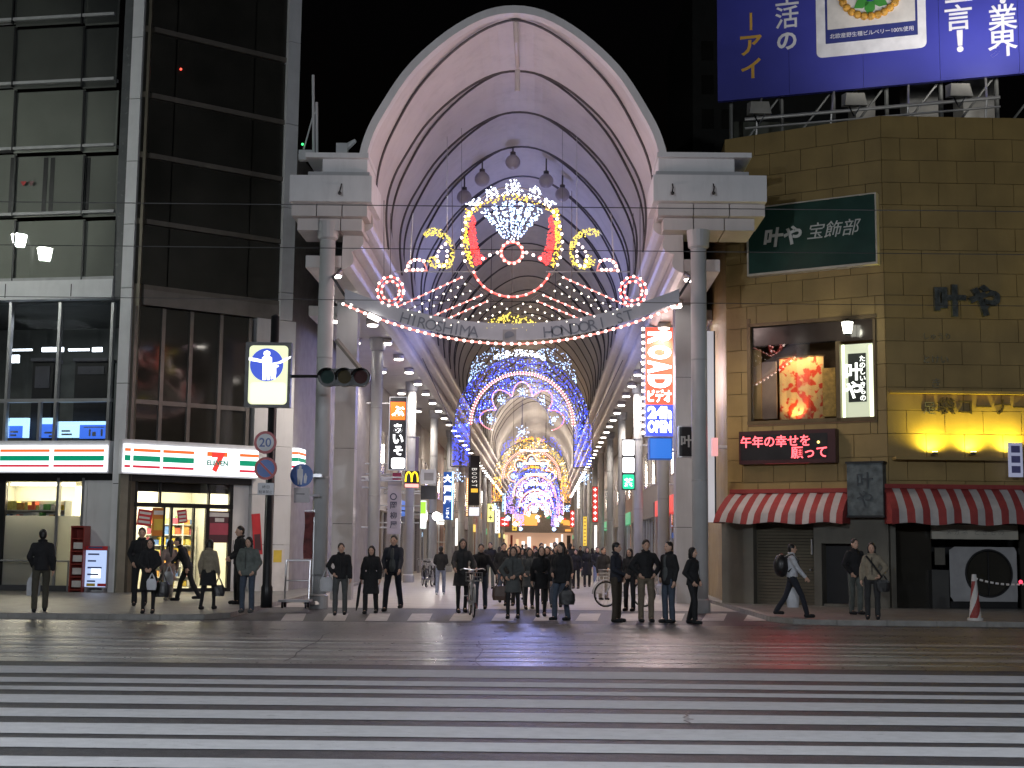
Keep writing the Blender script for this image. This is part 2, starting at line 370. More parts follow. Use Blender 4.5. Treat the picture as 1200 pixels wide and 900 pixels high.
# lobed gutter beams, soffits, fascia
SOF = 8.35
ls = HP[-1][0]
for sgn in (-1, 1):
    sec = []
    # three lobes from vault foot down to the soffit edge
    a = Vector((ls-.1, ZS-1.35)); b = Vector((4.25, SOF-.05)); NL = 3
    d = (b-a); nrm = Vector((-d.y, d.x)).normalized()
    if nrm.x > 0: nrm = -nrm
    for k in range(NL):
        for j in range(6):
            t = (k+j/6)/NL; bl = math.sin(math.pi*j/6); sec.append(a+d*t+nrm*(.17*bl))
    sec.append(b); sec += [Vector((4.25, SOF+.25)), Vector((4.2, ZS-.5)), Vector((ls+.05, ZS-.3))]
    NSEG = 20; vs = []; m = len(sec); fs = []
    for q in range(NSEG+1):
        s = .35 + 215*(q/NSEG)**1.0
        vs += [arc(sgn*v.x, s, v.y) for v in sec]
    for q in range(NSEG):
        for j in range(m): fs.append((q*m+j, q*m+(j+1) % m, (q+1)*m+(j+1) % m, (q+1)*m+j))
    fs.append(tuple(range(m))); mb = MB(); mb.add(vs, fs); mb.build('lobed_beam', beamm, arcade)
    for q in range(30):     # soffit panels
        s0, s1 = .35+q*7.2, .35+(q+1)*7.2-.03
        lo = 5.15 if q == 0 else 6.3; c = [arc(sgn*4.26,s0,SOF), arc(sgn*lo,s0,SOF), arc(sgn*lo,s1,SOF), arc(sgn*4.26,s1,SOF)]
        mb = MB(); mb.hexa(c+[v+Vector((0,0,.3)) for v in c]); mb.build('soffit_panel', beamm, arcade)
    # entrance wing: stacked fascia boxes
    def wing(l0, l1, z0, z1, s0, s1, mat, name):
        c = [arc(sgn*l0,s0,z0), arc(sgn*l1,s0,z0), arc(sgn*l1,s1,z0), arc(sgn*l0,s1,z0)]
        mb = MB(); mb.hexa(c+[v+Vector((0,0,z1-z0)) for v in c]); mb.build(name, mat, arcade)
    zz = lambda y: P(600+sgn*230, y, YE).z
    ol = (P(893, 215, YE).x-X0) if sgn > 0 else (X0-P(346, 215, YE).x); il = HP[-1][0]-.2
    wing(il-.02, ol, zz(244), zz(214), -.7, 1.2, whitem, 'wing_fascia')
    wing(il+.05, ol-.42, zz(213), zz(209), -.62, 1.0, greypan, 'wing_ledge')
    wing(il+.12, ol-.75, zz(209), zz(193), -.5, 1.0, whitem, 'wing_parapet')
    wing(il+.08, ol-.35, zz(193), zz(187.5), -.66, 1.0, whitem, 'wing_coping')
    for k in range(3):      # stepped underside, three cladding panels each
        w = (ol-il-.1)/3
        wing(il+.1+k*w+.012, il+.1+(k+1)*w-.012, zz(258), zz(244.3), -.45, 1.15, beamm, 'wing_soffit_panel')
        if k < 2 or True: wing(il+.25+k*w*.86+.012, il+.25+(k+1)*w*.86-.012, zz(272), zz(258.3), -.2, 1.1, beamm, 'wing_soffit_panel')
    # gutters and rain pipe stains / lamp brackets on the fascia
    for px in ((400,) if sgn < 0 else (788, 836)):
        p = P(px, 226, YE-.72); mb = MB(); mb.tube([p+Vector((0,0,.22)), p+Vector((.0,-.14,.1)), p+Vector((-.02,-.16,-.02))], .018, 6); mb.ball(p+Vector((-.02,-.17,-.05)), .045)
        mb.build('bracket_lamp', darkm, arcade)
    # side walls closing the volume between soffit and vault (not seen from street)
# columns
def column(p, h, r, name='column', par=arcade):
    c = par
    mb = MB(); mb.tube([(p.x,p.y,0),(p.x,p.y,h)], r, 20); o = mb.build('column', columnm, c, True)
    mb = MB(); mb.tube([(p.x,p.y,0),(p.x,p.y,.3),(p.x,p.y,.34)], [r+.05,r+.05,r], 20); mb.build('column_base', greypan, o)
    mb = MB(); mb.tube([(p.x,p.y,h-.45),(p.x,p.y,h-.4),(p.x,p.y,h)], [r,r+.06,r+.1], 20); mb.build('column_capital', greypan, o)
    for zc in (3.1, 6.0):
        mb = MB(); mb.tube([(p.x,p.y,zc),(p.x,p.y,zc+.04)], r+.006, 20); mb.build('column_joint', greypan, o)
def cpos(px, Y): return P(px, 641, Y)
column(cpos(374.5, 33.0), P(374,262,33).z+.02, .19)
column(cpos(820.5, 32.6), P(820,272,32.6).z+.02, .19)
for k in range(1, 12):
    s = k*12.0
    for sgn in (-1, 1): column(arc(sgn*4.75, s, 0), SOF+.02, .19)
# downlights
dl_glow = E_('downlight_glow', (1.0,.92,.82), 14, sample=False)
def downlight(l, s, en, first):
    p = arc(l, s, SOF)
    g = thing('downlight', 'glowing round can downlight recessed in the arcade side soffit', 'ceiling lamp', p, 'downlights along the arcade soffit')
    mb = MB(); mb.tube([p+Vector((0,0,.02)), p+Vector((0,0,-.16))], .20, 14); mb.build('housing', beamm, g, True)
    mb = MB(); mb.tube([p+Vector((0,0,-.15)), p+Vector((0,0,-.20))], [.17,.15], 14); mb.build('lens', dl_glow, g)
    if en: lamp('SPOT', p+Vector((0,0,-.24)), en, (1,.88,.76), .15, g, p+Vector((-.0,0,-5)), 150, .8)
for sgn in (-1, 1):
    s = .6; k = 0
    while s < 150:
        downlight(sgn*4.45 + (0.0), s, (520 if s < 30 else 400 if s < 70 else 0) if k % 2 == 0 else 0, 0)
        s += 3.8; k += 1
    for s in (7.6, 12, 19.6, 27, 35): downlight(sgn*5.5, s, 420 if s in (7.6,19.6,35) else 0, 0)
for s in (82, 100, 120, 145, 175, 210):     # added lamps, fewer and stronger, for the deep downlights' light
    p = arc(0, s, 9.6); g = thing('fill_lamp', 'added fill tube lamp brightening the arcade far inside', 'lamp', p, 'added fill lamps far inside the arcade')
    mb = MB(); mb.tube([p-Vector((1.2,0,0)), p+Vector((1.2,0,0))], .06, 8); mb.build('tube', dl_glow, g)
    mb = MB(); mb.box(p.x-1.25,p.x+1.25,p.y-.08,p.y+.08,p.z+.05,p.z+.14); mb.tube([p+Vector((1,0,.1)), p+Vector((1,0,4))], .015, 5); mb.tube([p+Vector((-1,0,.1)), p+Vector((-1,0,4))], .015, 5); mb.build('carrier', ribm, g)
    lamp('POINT', p+Vector((0,0,-.4)), 1000, (1,.84,.66), .8, g)
# ================================================================== left glass office building
def wallpts(px0, d0, px1, d1): return Fr((P(px0,640,d0).x, d0), (P(px1,640,d1).x, d1))
FA = wallpts(-330, 41.6, 137, 39.45); FB = wallpts(149, 39.3, 335, 42.2)
office = thing('office_building', 'grey glass office building with pale corner columns above the convenience store', 'building', FA.W(FA.L, 0))
blind = [M_('blind_shaded', (.10,.105,.095), .6, var=.15, scale=.8), M_('blind_half_lit', (.24,.255,.22), .6, var=.12, scale=.8), M_('blind_lit', (.36,.38,.32), .6, var=.12, scale=.7)]  # paler tones for lower storeys: street lamp light painted into the blinds
officeglass = GL_('office_glass', .10)
whitep = M_('white_paint_trim', (.74,.74,.76), .4, var=.05, dirt=.2)
def pane(fr, x0, y0, x1, y1, par, back, d=0.0, glass=officeglass, gap=.03):
    u0,u1,z0,z1 = fr.rect(x0,y0,x1,y1)
    mb = MB(); mb.fbox(fr, u0+gap,u1-gap,z0+gap,z1-gap, d-.03, d); o = mb.build('window_pane', glass, par)
    if back is not None:
        mb = MB(); mb.fbox(fr, u0,u1,z0,z1, d-.12, d-.08); mb.build('blind', back, o)
    return u0,u1,z0,z1
def bar(fr, x0,y0,x1,y1, par, name, mat, d0, d1):
    u0,u1,z0,z1 = fr.rect(x0,y0,x1,y1); mb = MB(); mb.fbox(fr,u0,u1,z0,z1,d0,d1); return mb.build(name, mat, par)
# facade A : storeys (px rows measured at x=70)
rowsA = [(-190,-120),(-114,-44),(-38,27.5),(32,101.5),(106,177),(182,253),(258,329)]
backA = [0,0,0,0,1,1,2]
colsA = [(-330,-250),(-250,-168),(-168,-72),(-72,16),(16,97),(97,136)]
for i, (y0, y1) in enumerate(rowsA):
    for j, (x0, x1) in enumerate(colsA): pane(FA, x0+(3 if i < 3 else 0), y0, x1+(3 if i < 3 else 0), y1, office, blind[min(2, backA[i])])
    bar(FA, -330, y1, 133, y1+3.2, office, 'floor_band', M_('floor_band', (.42,.42,.43), .5), -.3, .012)
    for x0, x1 in colsA[1:]:
        bar(FA, x0-.9, y0, x0+.9, y1, office, 'mullion', darkm, -.07, .015)
mb = MB(); mb.fbox(FA, FA.hit(133,300)[0], FA.hit(134,600)[0]+.02, FA.hit(70,352)[1], 20.4, -.2, -.03); mb.build('corner_infill', M_('infill_glass', (.12,.125,.13), .25), office)
# interior partitions behind row 6 glass (dark vertical strips, small red marks)
for x in (12, 51, 59, 101): bar(FA, x-2.5, 184, x+2.5, 251, office, 'blind_gap', darkm, -.078, -.07)
for k, (x, y) in enumerate(((28, 215), (37, 215))):
    u, z = FA.hit(x, y, -.02); mb = MB(); mb.poly(FA.mat(u, z, .004), [(-.1,.06),(.1,.06),(0,-.1)], .004)
    mb.build('red_mark', M_('red_mark' if k == 0 else 'dull_mark', (.5,.03,.03) if k == 0 else (.2,.1,.1), .6), office)
# dark spandrel band
bar(FA, -330, 332.5, 132, 352, office, 'spandrel', whitep, -.3, .04)
for x in (84, 7, -76): bar(FA, x-.5, 333, x+.5, 351.5, office, 'panel_joint', darkm, .04, .046)
bar(FA, -330, 352, 132, 354.5, office, 'sill', whitep, -.3, .10)
# tall windows on the second floor with a lit blue-white room behind
cA2 = [(-330,-240),(-240,-152),(-152,-70),(-70,9),(9,67),(67,129)]
roomdark = M_('room_wall', (.10,.105,.095), .8, var=.15)
for x0, x1 in cA2:
    pane(FA, x0, 357, x1, 469, office, None, d=-.02); pane(FA, x0, 472, x1, 516, office, None, d=-.02)
for x in [c[0] for c in cA2]+[129]: bar(FA, x-1.6, 354.6, x+1.6, 516.5, office, 'mullion', frameal, -.12, .03)
bar(FA, 44, 470, 47, 516, office, 'mullion', frameal, -.12, .02)
bar(FA, -330, 468.5, 130, 472.5, office, 'transom', frameal, -.12, .012)
u0,u1,z0,z1 = FA.rect(-330, 356, 135, 520)
mb = MB(); mb.fbox(FA, u0,u1,z0,z1, -5.2,-5.1); mb.fbox(FA, u0,u1,z1,z1+.1,-5.1,-.32); mb.fbox(FA, u0,u1,z0-.08,z0,-5.1,-.32); mb.fbox(FA, u1-.05,u1+.05,z0,z1,-5.1,-.4); mb.build('upper_room', roomdark, office)
tubew = E_('cool_tube', (.80,.90,1.0), 6.0, sample=False)
bluesign = E_('blue_lightbox', (.05,.16,.75), 1.3); palesign = E_('pale_lightbox', (.45,.75,1.0), 1.7)
ul = thing('ceiling_tube', 'cool white tube lights glowing inside the upper glass room', 'tube light', FA.W(u1-2, z1))
for i, (x0, x1, y0, y1) in enumerate(((49,65,407,412),(68,74,407,412),(80,104,408.5,411),(108,119,407,412),(12,22,416,425),(12,37,409,411))):
    a = FA.rect(x0,y0,x1,y1,-2.4); mb = MB(); mb.fbox(FA,*a,-2.45,-2.4); mb.build('tube', tubew, ul)
lamp('AREA', FA.W(u1-3.2, z1-.3, -2.4), 55, (.85,.93,1), 2.0, ul, FA.W(u1-3.2, 0, -2.4))
for k, (x0, y0, x1, y1, mt) in enumerate(((6,490,27,513,0),(27,490,34,513,1),(46,490,65,513,0),(66,494,93,513,1),(94,496,127,514,0),(6,490,34,499,1),(66,494,127,498,1),(46,490,65,497,1))):
    a = FA.rect(x0,y0,x1,y1,-1.6); dd = -1.6+.01*k; mb = MB(); mb.fbox(FA,*a,dd-.05,dd)
    o = mb.build('window_lightbox', [bluesign, palesign][mt]); tag(o, 'blue lit advertising box behind the window above the store sign' if mt == 0 else 'pale blue lit panel behind the window above the store sign', 'sign', 'lit boxes behind the upper window')
for k, (x, y, w, h) in enumerate(((12,505,9,2),(12,509,7,2),(52,506,10,2),(57,510,6,2),(72,504,10,2),(72,508,12,2),(104,503,2,8),(108,506,4,5),(118,503,2,8),(98,500,24,1.2))):
    a = FA.rect(x,y,x+w,y+h,-1.4); mb = MB(); mb.fbox(FA,*a,-1.42,-1.4); mb.build('sign_print', M_('print_pale', (.7,.75,.8), .5), office)
mb = MB(); mb.ball(FB.W(*FB.hit(212,81,.03),.03), .035); mb.build('red_glow_dot', E_('dot_glow', (1,.08,.05), 3, False), office)  # small glowing ball set on the pane as a red dot
# seats and machine silhouettes inside the upper room
for k, (x0,x1,y0,y1) in enumerate(((38,62,420,466),(88,126,420,450))):
    a = FA.rect(x0,y0,x1,y1,-1.9); o = thing('machine', ('dark tall machine cabinet' if k == 0 else 'dark wide machine cabinet')+' inside the upper glass room', 'machine', FA.W(a[0], a[2], -1.9))
    mb = MB(); mb.fbox(FA, a[0],a[1],z0,a[3]-.1,-2.4,-1.9); mb.build('cabinet', darkm, o)
    mb = MB(); mb.fbox(FA, a[0]+.1,a[1]-.1,a[2]+.3,a[3]-.25,-1.9,-1.87); mb.fbox(FA, a[0]-.03,a[1]+.03,a[3]-.1,a[3],-2.43,-1.8); mb.build('panel', M_('machine_panel', (.12,.12,.14), .3), o)
# corner column and end column
for fr, x0, x1 in ((FA, 138, 151),):
    u0 = fr.hit(134,600)[0]; u1 = u0+.34
    for k in range(9):
        z0 = [0,3.2,6.1,8.9,10.8,12.7,14.6,16.5,18.4,20.4][k]; z1 = [0,3.2,6.1,8.9,10.8,12.7,14.6,16.5,18.4,20.4][k+1]
        mb = MB(); mb.fbox(fr,u0,u1,z0,z1-.02,-.3,.22); mb.build('corner_column_panel', whitep, office)
    mb = MB(); mb.fbox(fr,u0+.02,u1-.02,0,20.4,-.28,.2); mb.build('corner_column_core', darkm, office)
    mb = MB(); mb.fbox(fr,u0+.345,u1+.20,0,20.4,-.3,.12); mb.build('corner_return', M_('bronze_trim', (.16,.14,.11), .4,.4), office)
# facade B : px rows measured at x=245
rowsB = [(-190,-110),(-106,-30),(-26,47),(54,123),(129,192),(198,268),(274,343)]
colsB = [(157,196),(196,290),(290,331)]
for i, (y0, y1) in enumerate(rowsB):
    for x0, x1 in colsB: 
        u0,u1,z0,z1 = FB.rect((x0),y0,(x1),y1)
        u0 = FB.hit(x0, 330)[0]; u1 = FB.hit(x1, 330)[0]
        za = FB.hit(245, y0)[1]; zb = FB.hit(245, y1)[1]
        mb = MB(); mb.fbox(FB,u0+.02,u1-.02,zb+.01,za-.01,-.04,0); mb.build('window_pane', darkglass, office)
    za, zb = FB.hit(245, y1)[1], FB.hit(245, y1+5.5)[1]
    mb = MB(); mb.fbox(FB, 0.15, FB.hit(331,330)[0], zb, za, -.2, .05); mb.build('floor_band', M_('bronze_band', (.17,.15,.13), .4, .3, dirt=.2), office)
mb = MB(); mb.fbox(FB, .15, FB.hit(331,330)[0], FB.hit(245,366)[1], FB.hit(245,348.5)[1], -.2, .07); mb.build('spandrel', M_('bronze_spandrel', (.22,.20,.185), .4, .3, dirt=.2), office)
mb = MB(); mb.fbox(FB, -.1, FB.L, 3.0, 20.4, -.5, -.42); mb.build('core_wall', blackm, office)
# lower glazing of B
zt, zm0, zm1, zb = FB.hit(245,368)[1], FB.hit(245,474)[1], FB.hit(245,479)[1], FB.hit(245,520)[1]
xs = [157,189,222,257,291]
for a, b in zip(xs, xs[1:]):
    u0, u1 = FB.hit(a,440)[0], FB.hit(b,440)[0]
    for z0, z1 in ((zm0, zt), (zb, zm1)):
        mb = MB(); mb.fbox(FB,u0+.03,u1-.03,z0,z1,-.06,-.02); mb.build('window_pane', darkglass, office)
for a in xs:
    u = FB.hit(a,440)[0]; mb = MB(); mb.fbox(FB,u-.055,u+.055,zb,zt,-.1,.05); mb.build('mullion', M_('bronze_frame', (.20,.185,.17), .35,.5), office)
mb = MB(); mb.fbox(FB, FB.hit(157,440)[0], FB.hit(291,440)[0], zm1, zm0, -.1, .03); mb.build('transom', MATS['bronze_frame'], office)
# white wall right of the store and end column
u0, u1 = FB.hit(293,600)[0], FB.hit(338,600)[0]+.02
zs = [0, 1.5, 3.0, 4.5, 5.7, FB.hit(315,374)[1]]
for a, b in zip(zs, zs[1:]):
    mb = MB(); mb.fbox(FB,u0,u1,a,b-.012,-.3,.10); mb.build('wall_panel', whitem, office)
u0 = FB.hit(327,330)[0]; u1 = u0+.42
for a, b in zip([FB.hit(315,374)[1]]+[9.3,12,14.7,17.4], [9.3,12,14.7,17.4,20.4]):
    mb = MB(); mb.fbox(FB,u0,u1,a,b-.02,-.3,.16); mb.build('end_column_panel', whitep, office)
# arcade-side return wall of the office with translucent lit strips
FS = Fr(tuple(FB.W(FB.L+.08,0,-.3).xy), tuple(arc(-6.25, 22, 0).xy))
mb = MB(); mb.fbox(FS, 0, FS.L, 0, 14, -.3, 0); mb.build('side_wall', M_('side_wall', (.33,.31,.31), .6, dirt=.3), office)

# ------------------------------------------------ convenience store interior (two lit rooms) and shopfront
storewall = M_('store_wall', (.75,.73,.62), .7, var=.04)
tubey = E_('store_tube', (1.0,.95,.72), 9.0, sample=False)
prodc = [M_('product_%d' % i, c, .5, var=.25, scale=12) for i, c in enumerate([(.7,.5,.05),(.65,.12,.06),(.15,.4,.12),(.75,.72,.66),(.1,.2,.45),(.55,.3,.08),(.7,.65,.2),(.35,.08,.12)])]
store = thing('store_shopfront', 'convenience store glass shopfront with lit yellow interior and entrance doors', 'shop', FB.W(2, PV))
zc = FB.hit(220, 561)[1]
def room(fr, u0, u1, z1, dep, rows):
    mb = MB(); mb.fbox(fr,u0,u1,PV,z1,-dep-.1,-dep); mb.fbox(fr,u0-.1,u0,PV,z1,-dep,-.35); mb.fbox(fr,u1,u1+.1,PV,z1,-dep,-.35)
    mb.fbox(fr,u0-.1,u1+.1,z1,z1+.1,-dep-.1,-.2); mb.fbox(fr,u0-.1,u1+.1,PV-.05,PV+.012,-dep,-.2); mb.build('room', storewall, store)
    for r in range(rows):
        d = -.9-r*(dep-1.4)/max(1, rows-1)
        mb = MB(); mb.fbox(fr,u0+.2,u1-.2,z1-.09,z1-.03,d-.12,d+.12); mb.build('ceiling_tube', tubey, store)
    lamp('AREA', fr.W((u0+u1)/2, z1-.15, -dep*.5), 230, (1,.9,.66), 2.6, store, fr.W((u0+u1)/2, 0, -dep*.5))
room(FA, FA.hit(2,620)[0]-2.2, FA.hit(96,620)[0]+.3, zc, 4.5, 2)
room(FB, FB.hit(147,620)[0]+.1, FB.hit(292,620)[0], zc, 4.6, 3)
def shelf(fr, u0, u1, d, h, label, seed):
    rr = random.Random(seed); s = thing('store_shelf', label, 'shelf', fr.W(u0, PV, d))
    mb = MB(); mb.fbox(fr,u0,u1,PV,PV+h,d-.42,d-.38); mb.fbox(fr,u0-.03,u0,PV,PV+h,d-.42,d); mb.fbox(fr,u1,u1+.03,PV,PV+h,d-.42,d)
    n = int(h/.33)
    for k in range(n+1): mb.fbox(fr,u0,u1,PV+k*.33,PV+k*.33+.03,d-.38,d)
    mb.build('rack', M_('shelf_white', (.6,.6,.56), .5), s)
    for k in range(n+1):
        u = u0+.03
        while u < u1-.12:
            w = rr.uniform(.10,.24); hh = rr.uniform(.14,.27); c = rr.choice(prodc)
            mb = MB(); mb.fbox(fr,u,min(u+w-.015,u1-.02),PV+k*.33+.032,PV+k*.33+.03+hh,d-.3,d-.04-rr.random()*.05); mb.build('product', c, s); u += w
shelf(FB, FB.hit(190,640)[0]-.4, FB.hit(262,640)[0], -3.2, 2.1, 'store shelf of yellow and green goods seen through the entrance doors', 3)
shelf(FB, FB.hit(262,640)[0]+.1, FB.hit(292,640)[0]-.1, -3.9, 2.0, 'store shelf of mixed goods at the back beside the dark poster', 5)
shelf(FA, FA.hit(2,640)[0]-.5, FA.hit(62,640)[0], -.55, 2.62, 'magazine rack of mixed goods behind the frosted store window', 7)
# glazing A: frosted lower half, clear upper
frost = M_('frosted_film', (.50,.50,.46), .5, var=.05, scale=1); 
mb_ = M_
def frosted():
    m = bpy.data.materials.new('frosted_glass'); m.use_nodes = True; n = m.node_tree.nodes; L = m.node_tree.links; n.remove(n['Principled BSDF'])
    a = n.new('ShaderNodeBsdfTranslucent'); a.inputs[0].default_value = (.85,.85,.8,1); d = n.new('ShaderNodeBsdfDiffuse'); d.inputs[0].default_value = (.35,.35,.34,1)
    mx = n.new('ShaderNodeMixShader'); mx.inputs[0].default_value = .5; L.new(a.outputs[0], mx.inputs[1]); L.new(d.outputs[0], mx.inputs[2]); L.new(mx.outputs[0], n['Material Output'].inputs[0]); return m
frost = frosted()
yt = 562
for x0, x1 in ((-90,-1),(4,63.5),(66.5,93)):
    u0,u1 = FA.hit(x0,630)[0], FA.hit(x1,630)[0]; za, zm, zb = FA.hit(50,564)[1], FA.hit(50,604)[1], FA.hit(50,686)[1]
    mb = MB(); mb.fbox(FA,u0,u1,zm,za,-.06,-.04); mb.build('clear_pane', glassshop, store)
    mb = MB(); mb.fbox(FA,u0,u1,zb,zm-.01,-.06,-.04); mb.build('frosted_pane', frost, store)
for x0, x1 in ((-4,3.5),(63.5,66.5),(93,96)):
    bar(FA, x0,560,x1,698, store, 'mullion', frameal if x0 > 10 else darkm, -.15, .0)
bar(FA, -120, 685, 96, 699, store, 'plinth', M_('plinth', (.06,.06,.065), .5), -.3, .03)
bar(FA, -120, 554, 135, 564, store, 'head_beam', darkm, -.3, -.01)
for x0, x1 in ((96.5,100),(100.5,135)): bar(FA, x0,563,x1,699, store, 'white_panel', whitem, -.3, .02)
mb = MB(); a = FA.rect(-30,655,82,657,.35); mb.tube([FA.W(a[0],a[2],.4), FA.W(a[1],a[2],.4)], .025, 8); mb.tube([FA.W(a[1]-.02,PV,.4), FA.W(a[1]-.02,a[2],.4)], .025, 8); mb.tube([FA.W(a[0]+.4,PV,.4), FA.W(a[0]+.4,a[2],.4)], .025, 8)
tag(mb.build('guard_rail', M_('rail_grey', (.2,.2,.21), .4, .5)), 'low grey guard rail along the frosted store window', 'rail')
# glazing B: transoms over the doors
zt, zh, zd, zb = FB.hit(220,566)[1], FB.hit(220,590)[1], FB.hit(220,594)[1], PV
for x0, x1 in ((147,158.5),(161.5,187.5),(189.5,245),(247,270)):
    u0,u1 = FB.hit(x0,620)[0]+.0, FB.hit(x1,620)[0]; mb = MB(); mb.fbox(FB,u0,u1,zh,zt,-.2,-.17); mb.build('transom_pane', glassshop, store)
for x0, x1 in ((147,158.5),(161.5,193),(204,228),(230,243),(245,270)):
    u0,u1 = FB.hit(x0,620)[0], FB.hit(x1,620)[0]; mb = MB(); mb.fbox(FB,u0,u1,PV+.1,zd,-.2,-.17); mb.build('door_pane' if 193 < x0 < 244 else 'side_pane', glassshop, store)
for x0, x1, ya in ((158.5,161.5,zt),(187.5,189.5,zt),(245,247,zt),(270,274,zt),(193,195,zd),(201.5,204,zd),(228,230,zd),(243,245,zd)):
    u0,u1 = FB.hit(x0,620)[0], FB.hit(x1,620)[0]; z0 = zh if (x0 in (187.5,)) else PV; mb = MB(); mb.fbox(FB,u0,u1,z0,ya,-.25,-.12); mb.build('door_frame', darkm, store)
mb = MB(); mb.fbox(FB, FB.hit(147,620)[0], FB.hit(274,620)[0], zh-.13, zh, -.25, -.1); mb.build('door_head', darkm, store)
mb = MB(); mb.fbox(FB, FB.hit(147,620)[0], FB.hit(293,620)[0], zt, FB.hit(220,553)[1], -.3, .05); mb.build('head_beam', darkm, store)
mb = MB(); mb.fbox(FB, FB.hit(274,620)[0], FB.hit(292,620)[0], PV, zt, -.3, -.1); mb.build('pale_return', whitem, store)
mb = MB(); mb.fbox(FB, FB.hit(161,620)[0], FB.hit(274,620)[0], PV, PV+.1, -.25, -.1); mb.build('threshold', darkm, store)
mb = MB(); mb.fbox(FB, FB.hit(138,620)[0], FB.hit(147.5,620)[0], PV, FB.hit(150,553)[1], -.3, .06); mb.build('jamb', M_('jamb', (.2,.19,.15), .5), store)
# posters on the glass
def poster(fr, x0,y0,x1,y1, base, label, lines, rot=0, d=-.16, cat='poster'):
    u0,u1,z0,z1 = fr.rect(x0,y0,x1,y1,d); o = thing('poster', label, cat, fr.W((u0+u1)/2, z0, d)); Mx = fr.mat((u0+u1)/2, (z0+z1)/2, d+.004) @ Matrix.Rotation(R(rot), 4, 'Z'); w, h = (u1-u0)/2, (z1-z0)/2
    mb = MB(); mb.poly(Mx, [(-w,-h),(w,-h),(w,h),(-w,h)], .008); mb.build('sheet', base, o)
    for (a, b, c, e, m) in lines:
        mb = MB(); mb.poly(Mx @ Matrix.Translation((0,0,.009)), [(-w+2*w*a,-h+2*h*b),(-w+2*w*c,-h+2*h*b),(-w+2*w*c,-h+2*h*e),(-w+2*w*a,-h+2*h*e)], .004); mb.build('print', m, o)
    return o
pr, pw, py_, po = M_('print_red', (.6,.04,.05), .5), M_('print_white', (.75,.72,.7), .5), M_('print_yellow', (.75,.55,.08), .5), M_('print_orange', (.7,.25,.04), .5)
pd = M_('print_dark', (.1,.04,.05), .5)
poster(FB, 161,597,178,616, pr, 'red sale poster with pale lines on the store glass', [(.1,.7,.9,.85,pw),(.1,.42,.85,.55,pw),(.1,.15,.9,.3,pw)], -6)
poster(FB, 178,595,193,628, po, 'orange and yellow food poster on the store glass', [(.1,.75,.9,.9,pw),(.15,.2,.85,.6,py_)], 0)
poster(FB, 208,597.5,219,613, pr, 'small tilted red notice on the automatic door', [(.12,.7,.88,.85,pw),(.12,.4,.88,.58,pw),(.12,.12,.88,.28,pw)], 8)
poster(FB, 243.5,599,270,636, pd, 'dark red event poster beside the store door', [(.05,.82,.95,.95,pw),(.08,.25,.92,.62,M_('print_wine', (.45,.08,.12), .5)),(.3,.66,.7,.78,pw)], 0)
poster(FB, 151,588,158,612, pr, 'narrow red hanging notice at the left store pane', [(.2,.5,.8,.62,pw),(.2,.2,.8,.36,pw)], 3)
poster(FB, 296,602,306,650, pr, 'red narrow tilted poster board on the white wall behind the pole', [(.15,.1,.85,.5,pd)], 6, .13)
poster(FB, 318,643,333,700, pw, 'white notice sheet with a yellow square on the white wall', [(.1,.72,.75,.97,py_)], 0, .13)

# store sign boxes
lit = E_('sign_white_lit', (.92,.95,1.0), 1.9); so = E_('sign_orange_lit', (.95,.16,.03), 1.0); sg = E_('sign_green_lit', (.0,.27,.14), .95); sr = E_('sign_red_lit', (.62,.03,.06), .95)
def fascia(fr, x0, x1, yt, yb, d0, d1, label, segs, end):
    u0, u1 = fr.hit(x0,535,d1)[0], fr.hit(x1,535,d1)[0]; xm = (x0+x1)/2; z1, z0 = fr.hit(xm,yt,d1)[1], fr.hit(xm,yb,d1)[1]; o = thing('store_sign', label, 'shop sign', fr.W((u0+u1)/2, z0, d0))
    mb = MB(); mb.fbox(fr,u0-.04,u1+.04,z0-.05,z1+.14,d0,d1-.06); mb.build('housing', whitep, o)
    mb = MB(); mb.fbox(fr,u0,u1,z0,z1,d1-.06,d1); mb.build('light_face', lit, o); h = z1-z0
    for (a, b) in segs:
        ua, ub = fr.hit(a,535,d1)[0], fr.hit(b,535,d1)[0]
        for (f0, f1, m) in ((.74,.85,so),(.40,.60,sg),(.16,.25,sr)):
            mb = MB(); mb.fbox(fr,ua,ub,z0+h*f0,z0+h*f1,d1+.001,d1+.006); mb.build('stripe', m, o)
    return o, z0, z1
fascia(FA, -140, 125, 522, 552, .0, .32, 'white lit convenience store fascia sign with stripes left of the corner column', [(-140,-2),(0,58),(63,122)], 1)
sg7, z0, z1 = fascia(FB, 145, 303, 524, 556, .02, .34, 'white lit convenience store fascia sign with red numeral above the entrance', [(146,153),(156,188),(191,227.5),(281,303)], 1)
u = FB.hit(256,535,.34)[0]; h = z1-z0
text('7', FB.mat(u, (z0+z1)/2-.01, .345), 1, E_('seven_red', (.80,.05,.04), 1.0), sg7, height=h*.74, bold=.06)
mb = MB(); mb.fbox(FB,u-.36,u+.28,z0+h*.70,z0+h*.865,.344,.352); mb.build('numeral_bar', so, sg7)
mb = MB(); mb.fbox(FB,u-.38,u+.32,z0+h*.37,z0+h*.55,.352,.354); mb.build('name_strip', lit, sg7)
text('ELEVEN', FB.mat(u-.03, z0+h*.46, .356), 1, E_('seven_green', (.0,.20,.12), .6), sg7, width=.66, bold=.03)
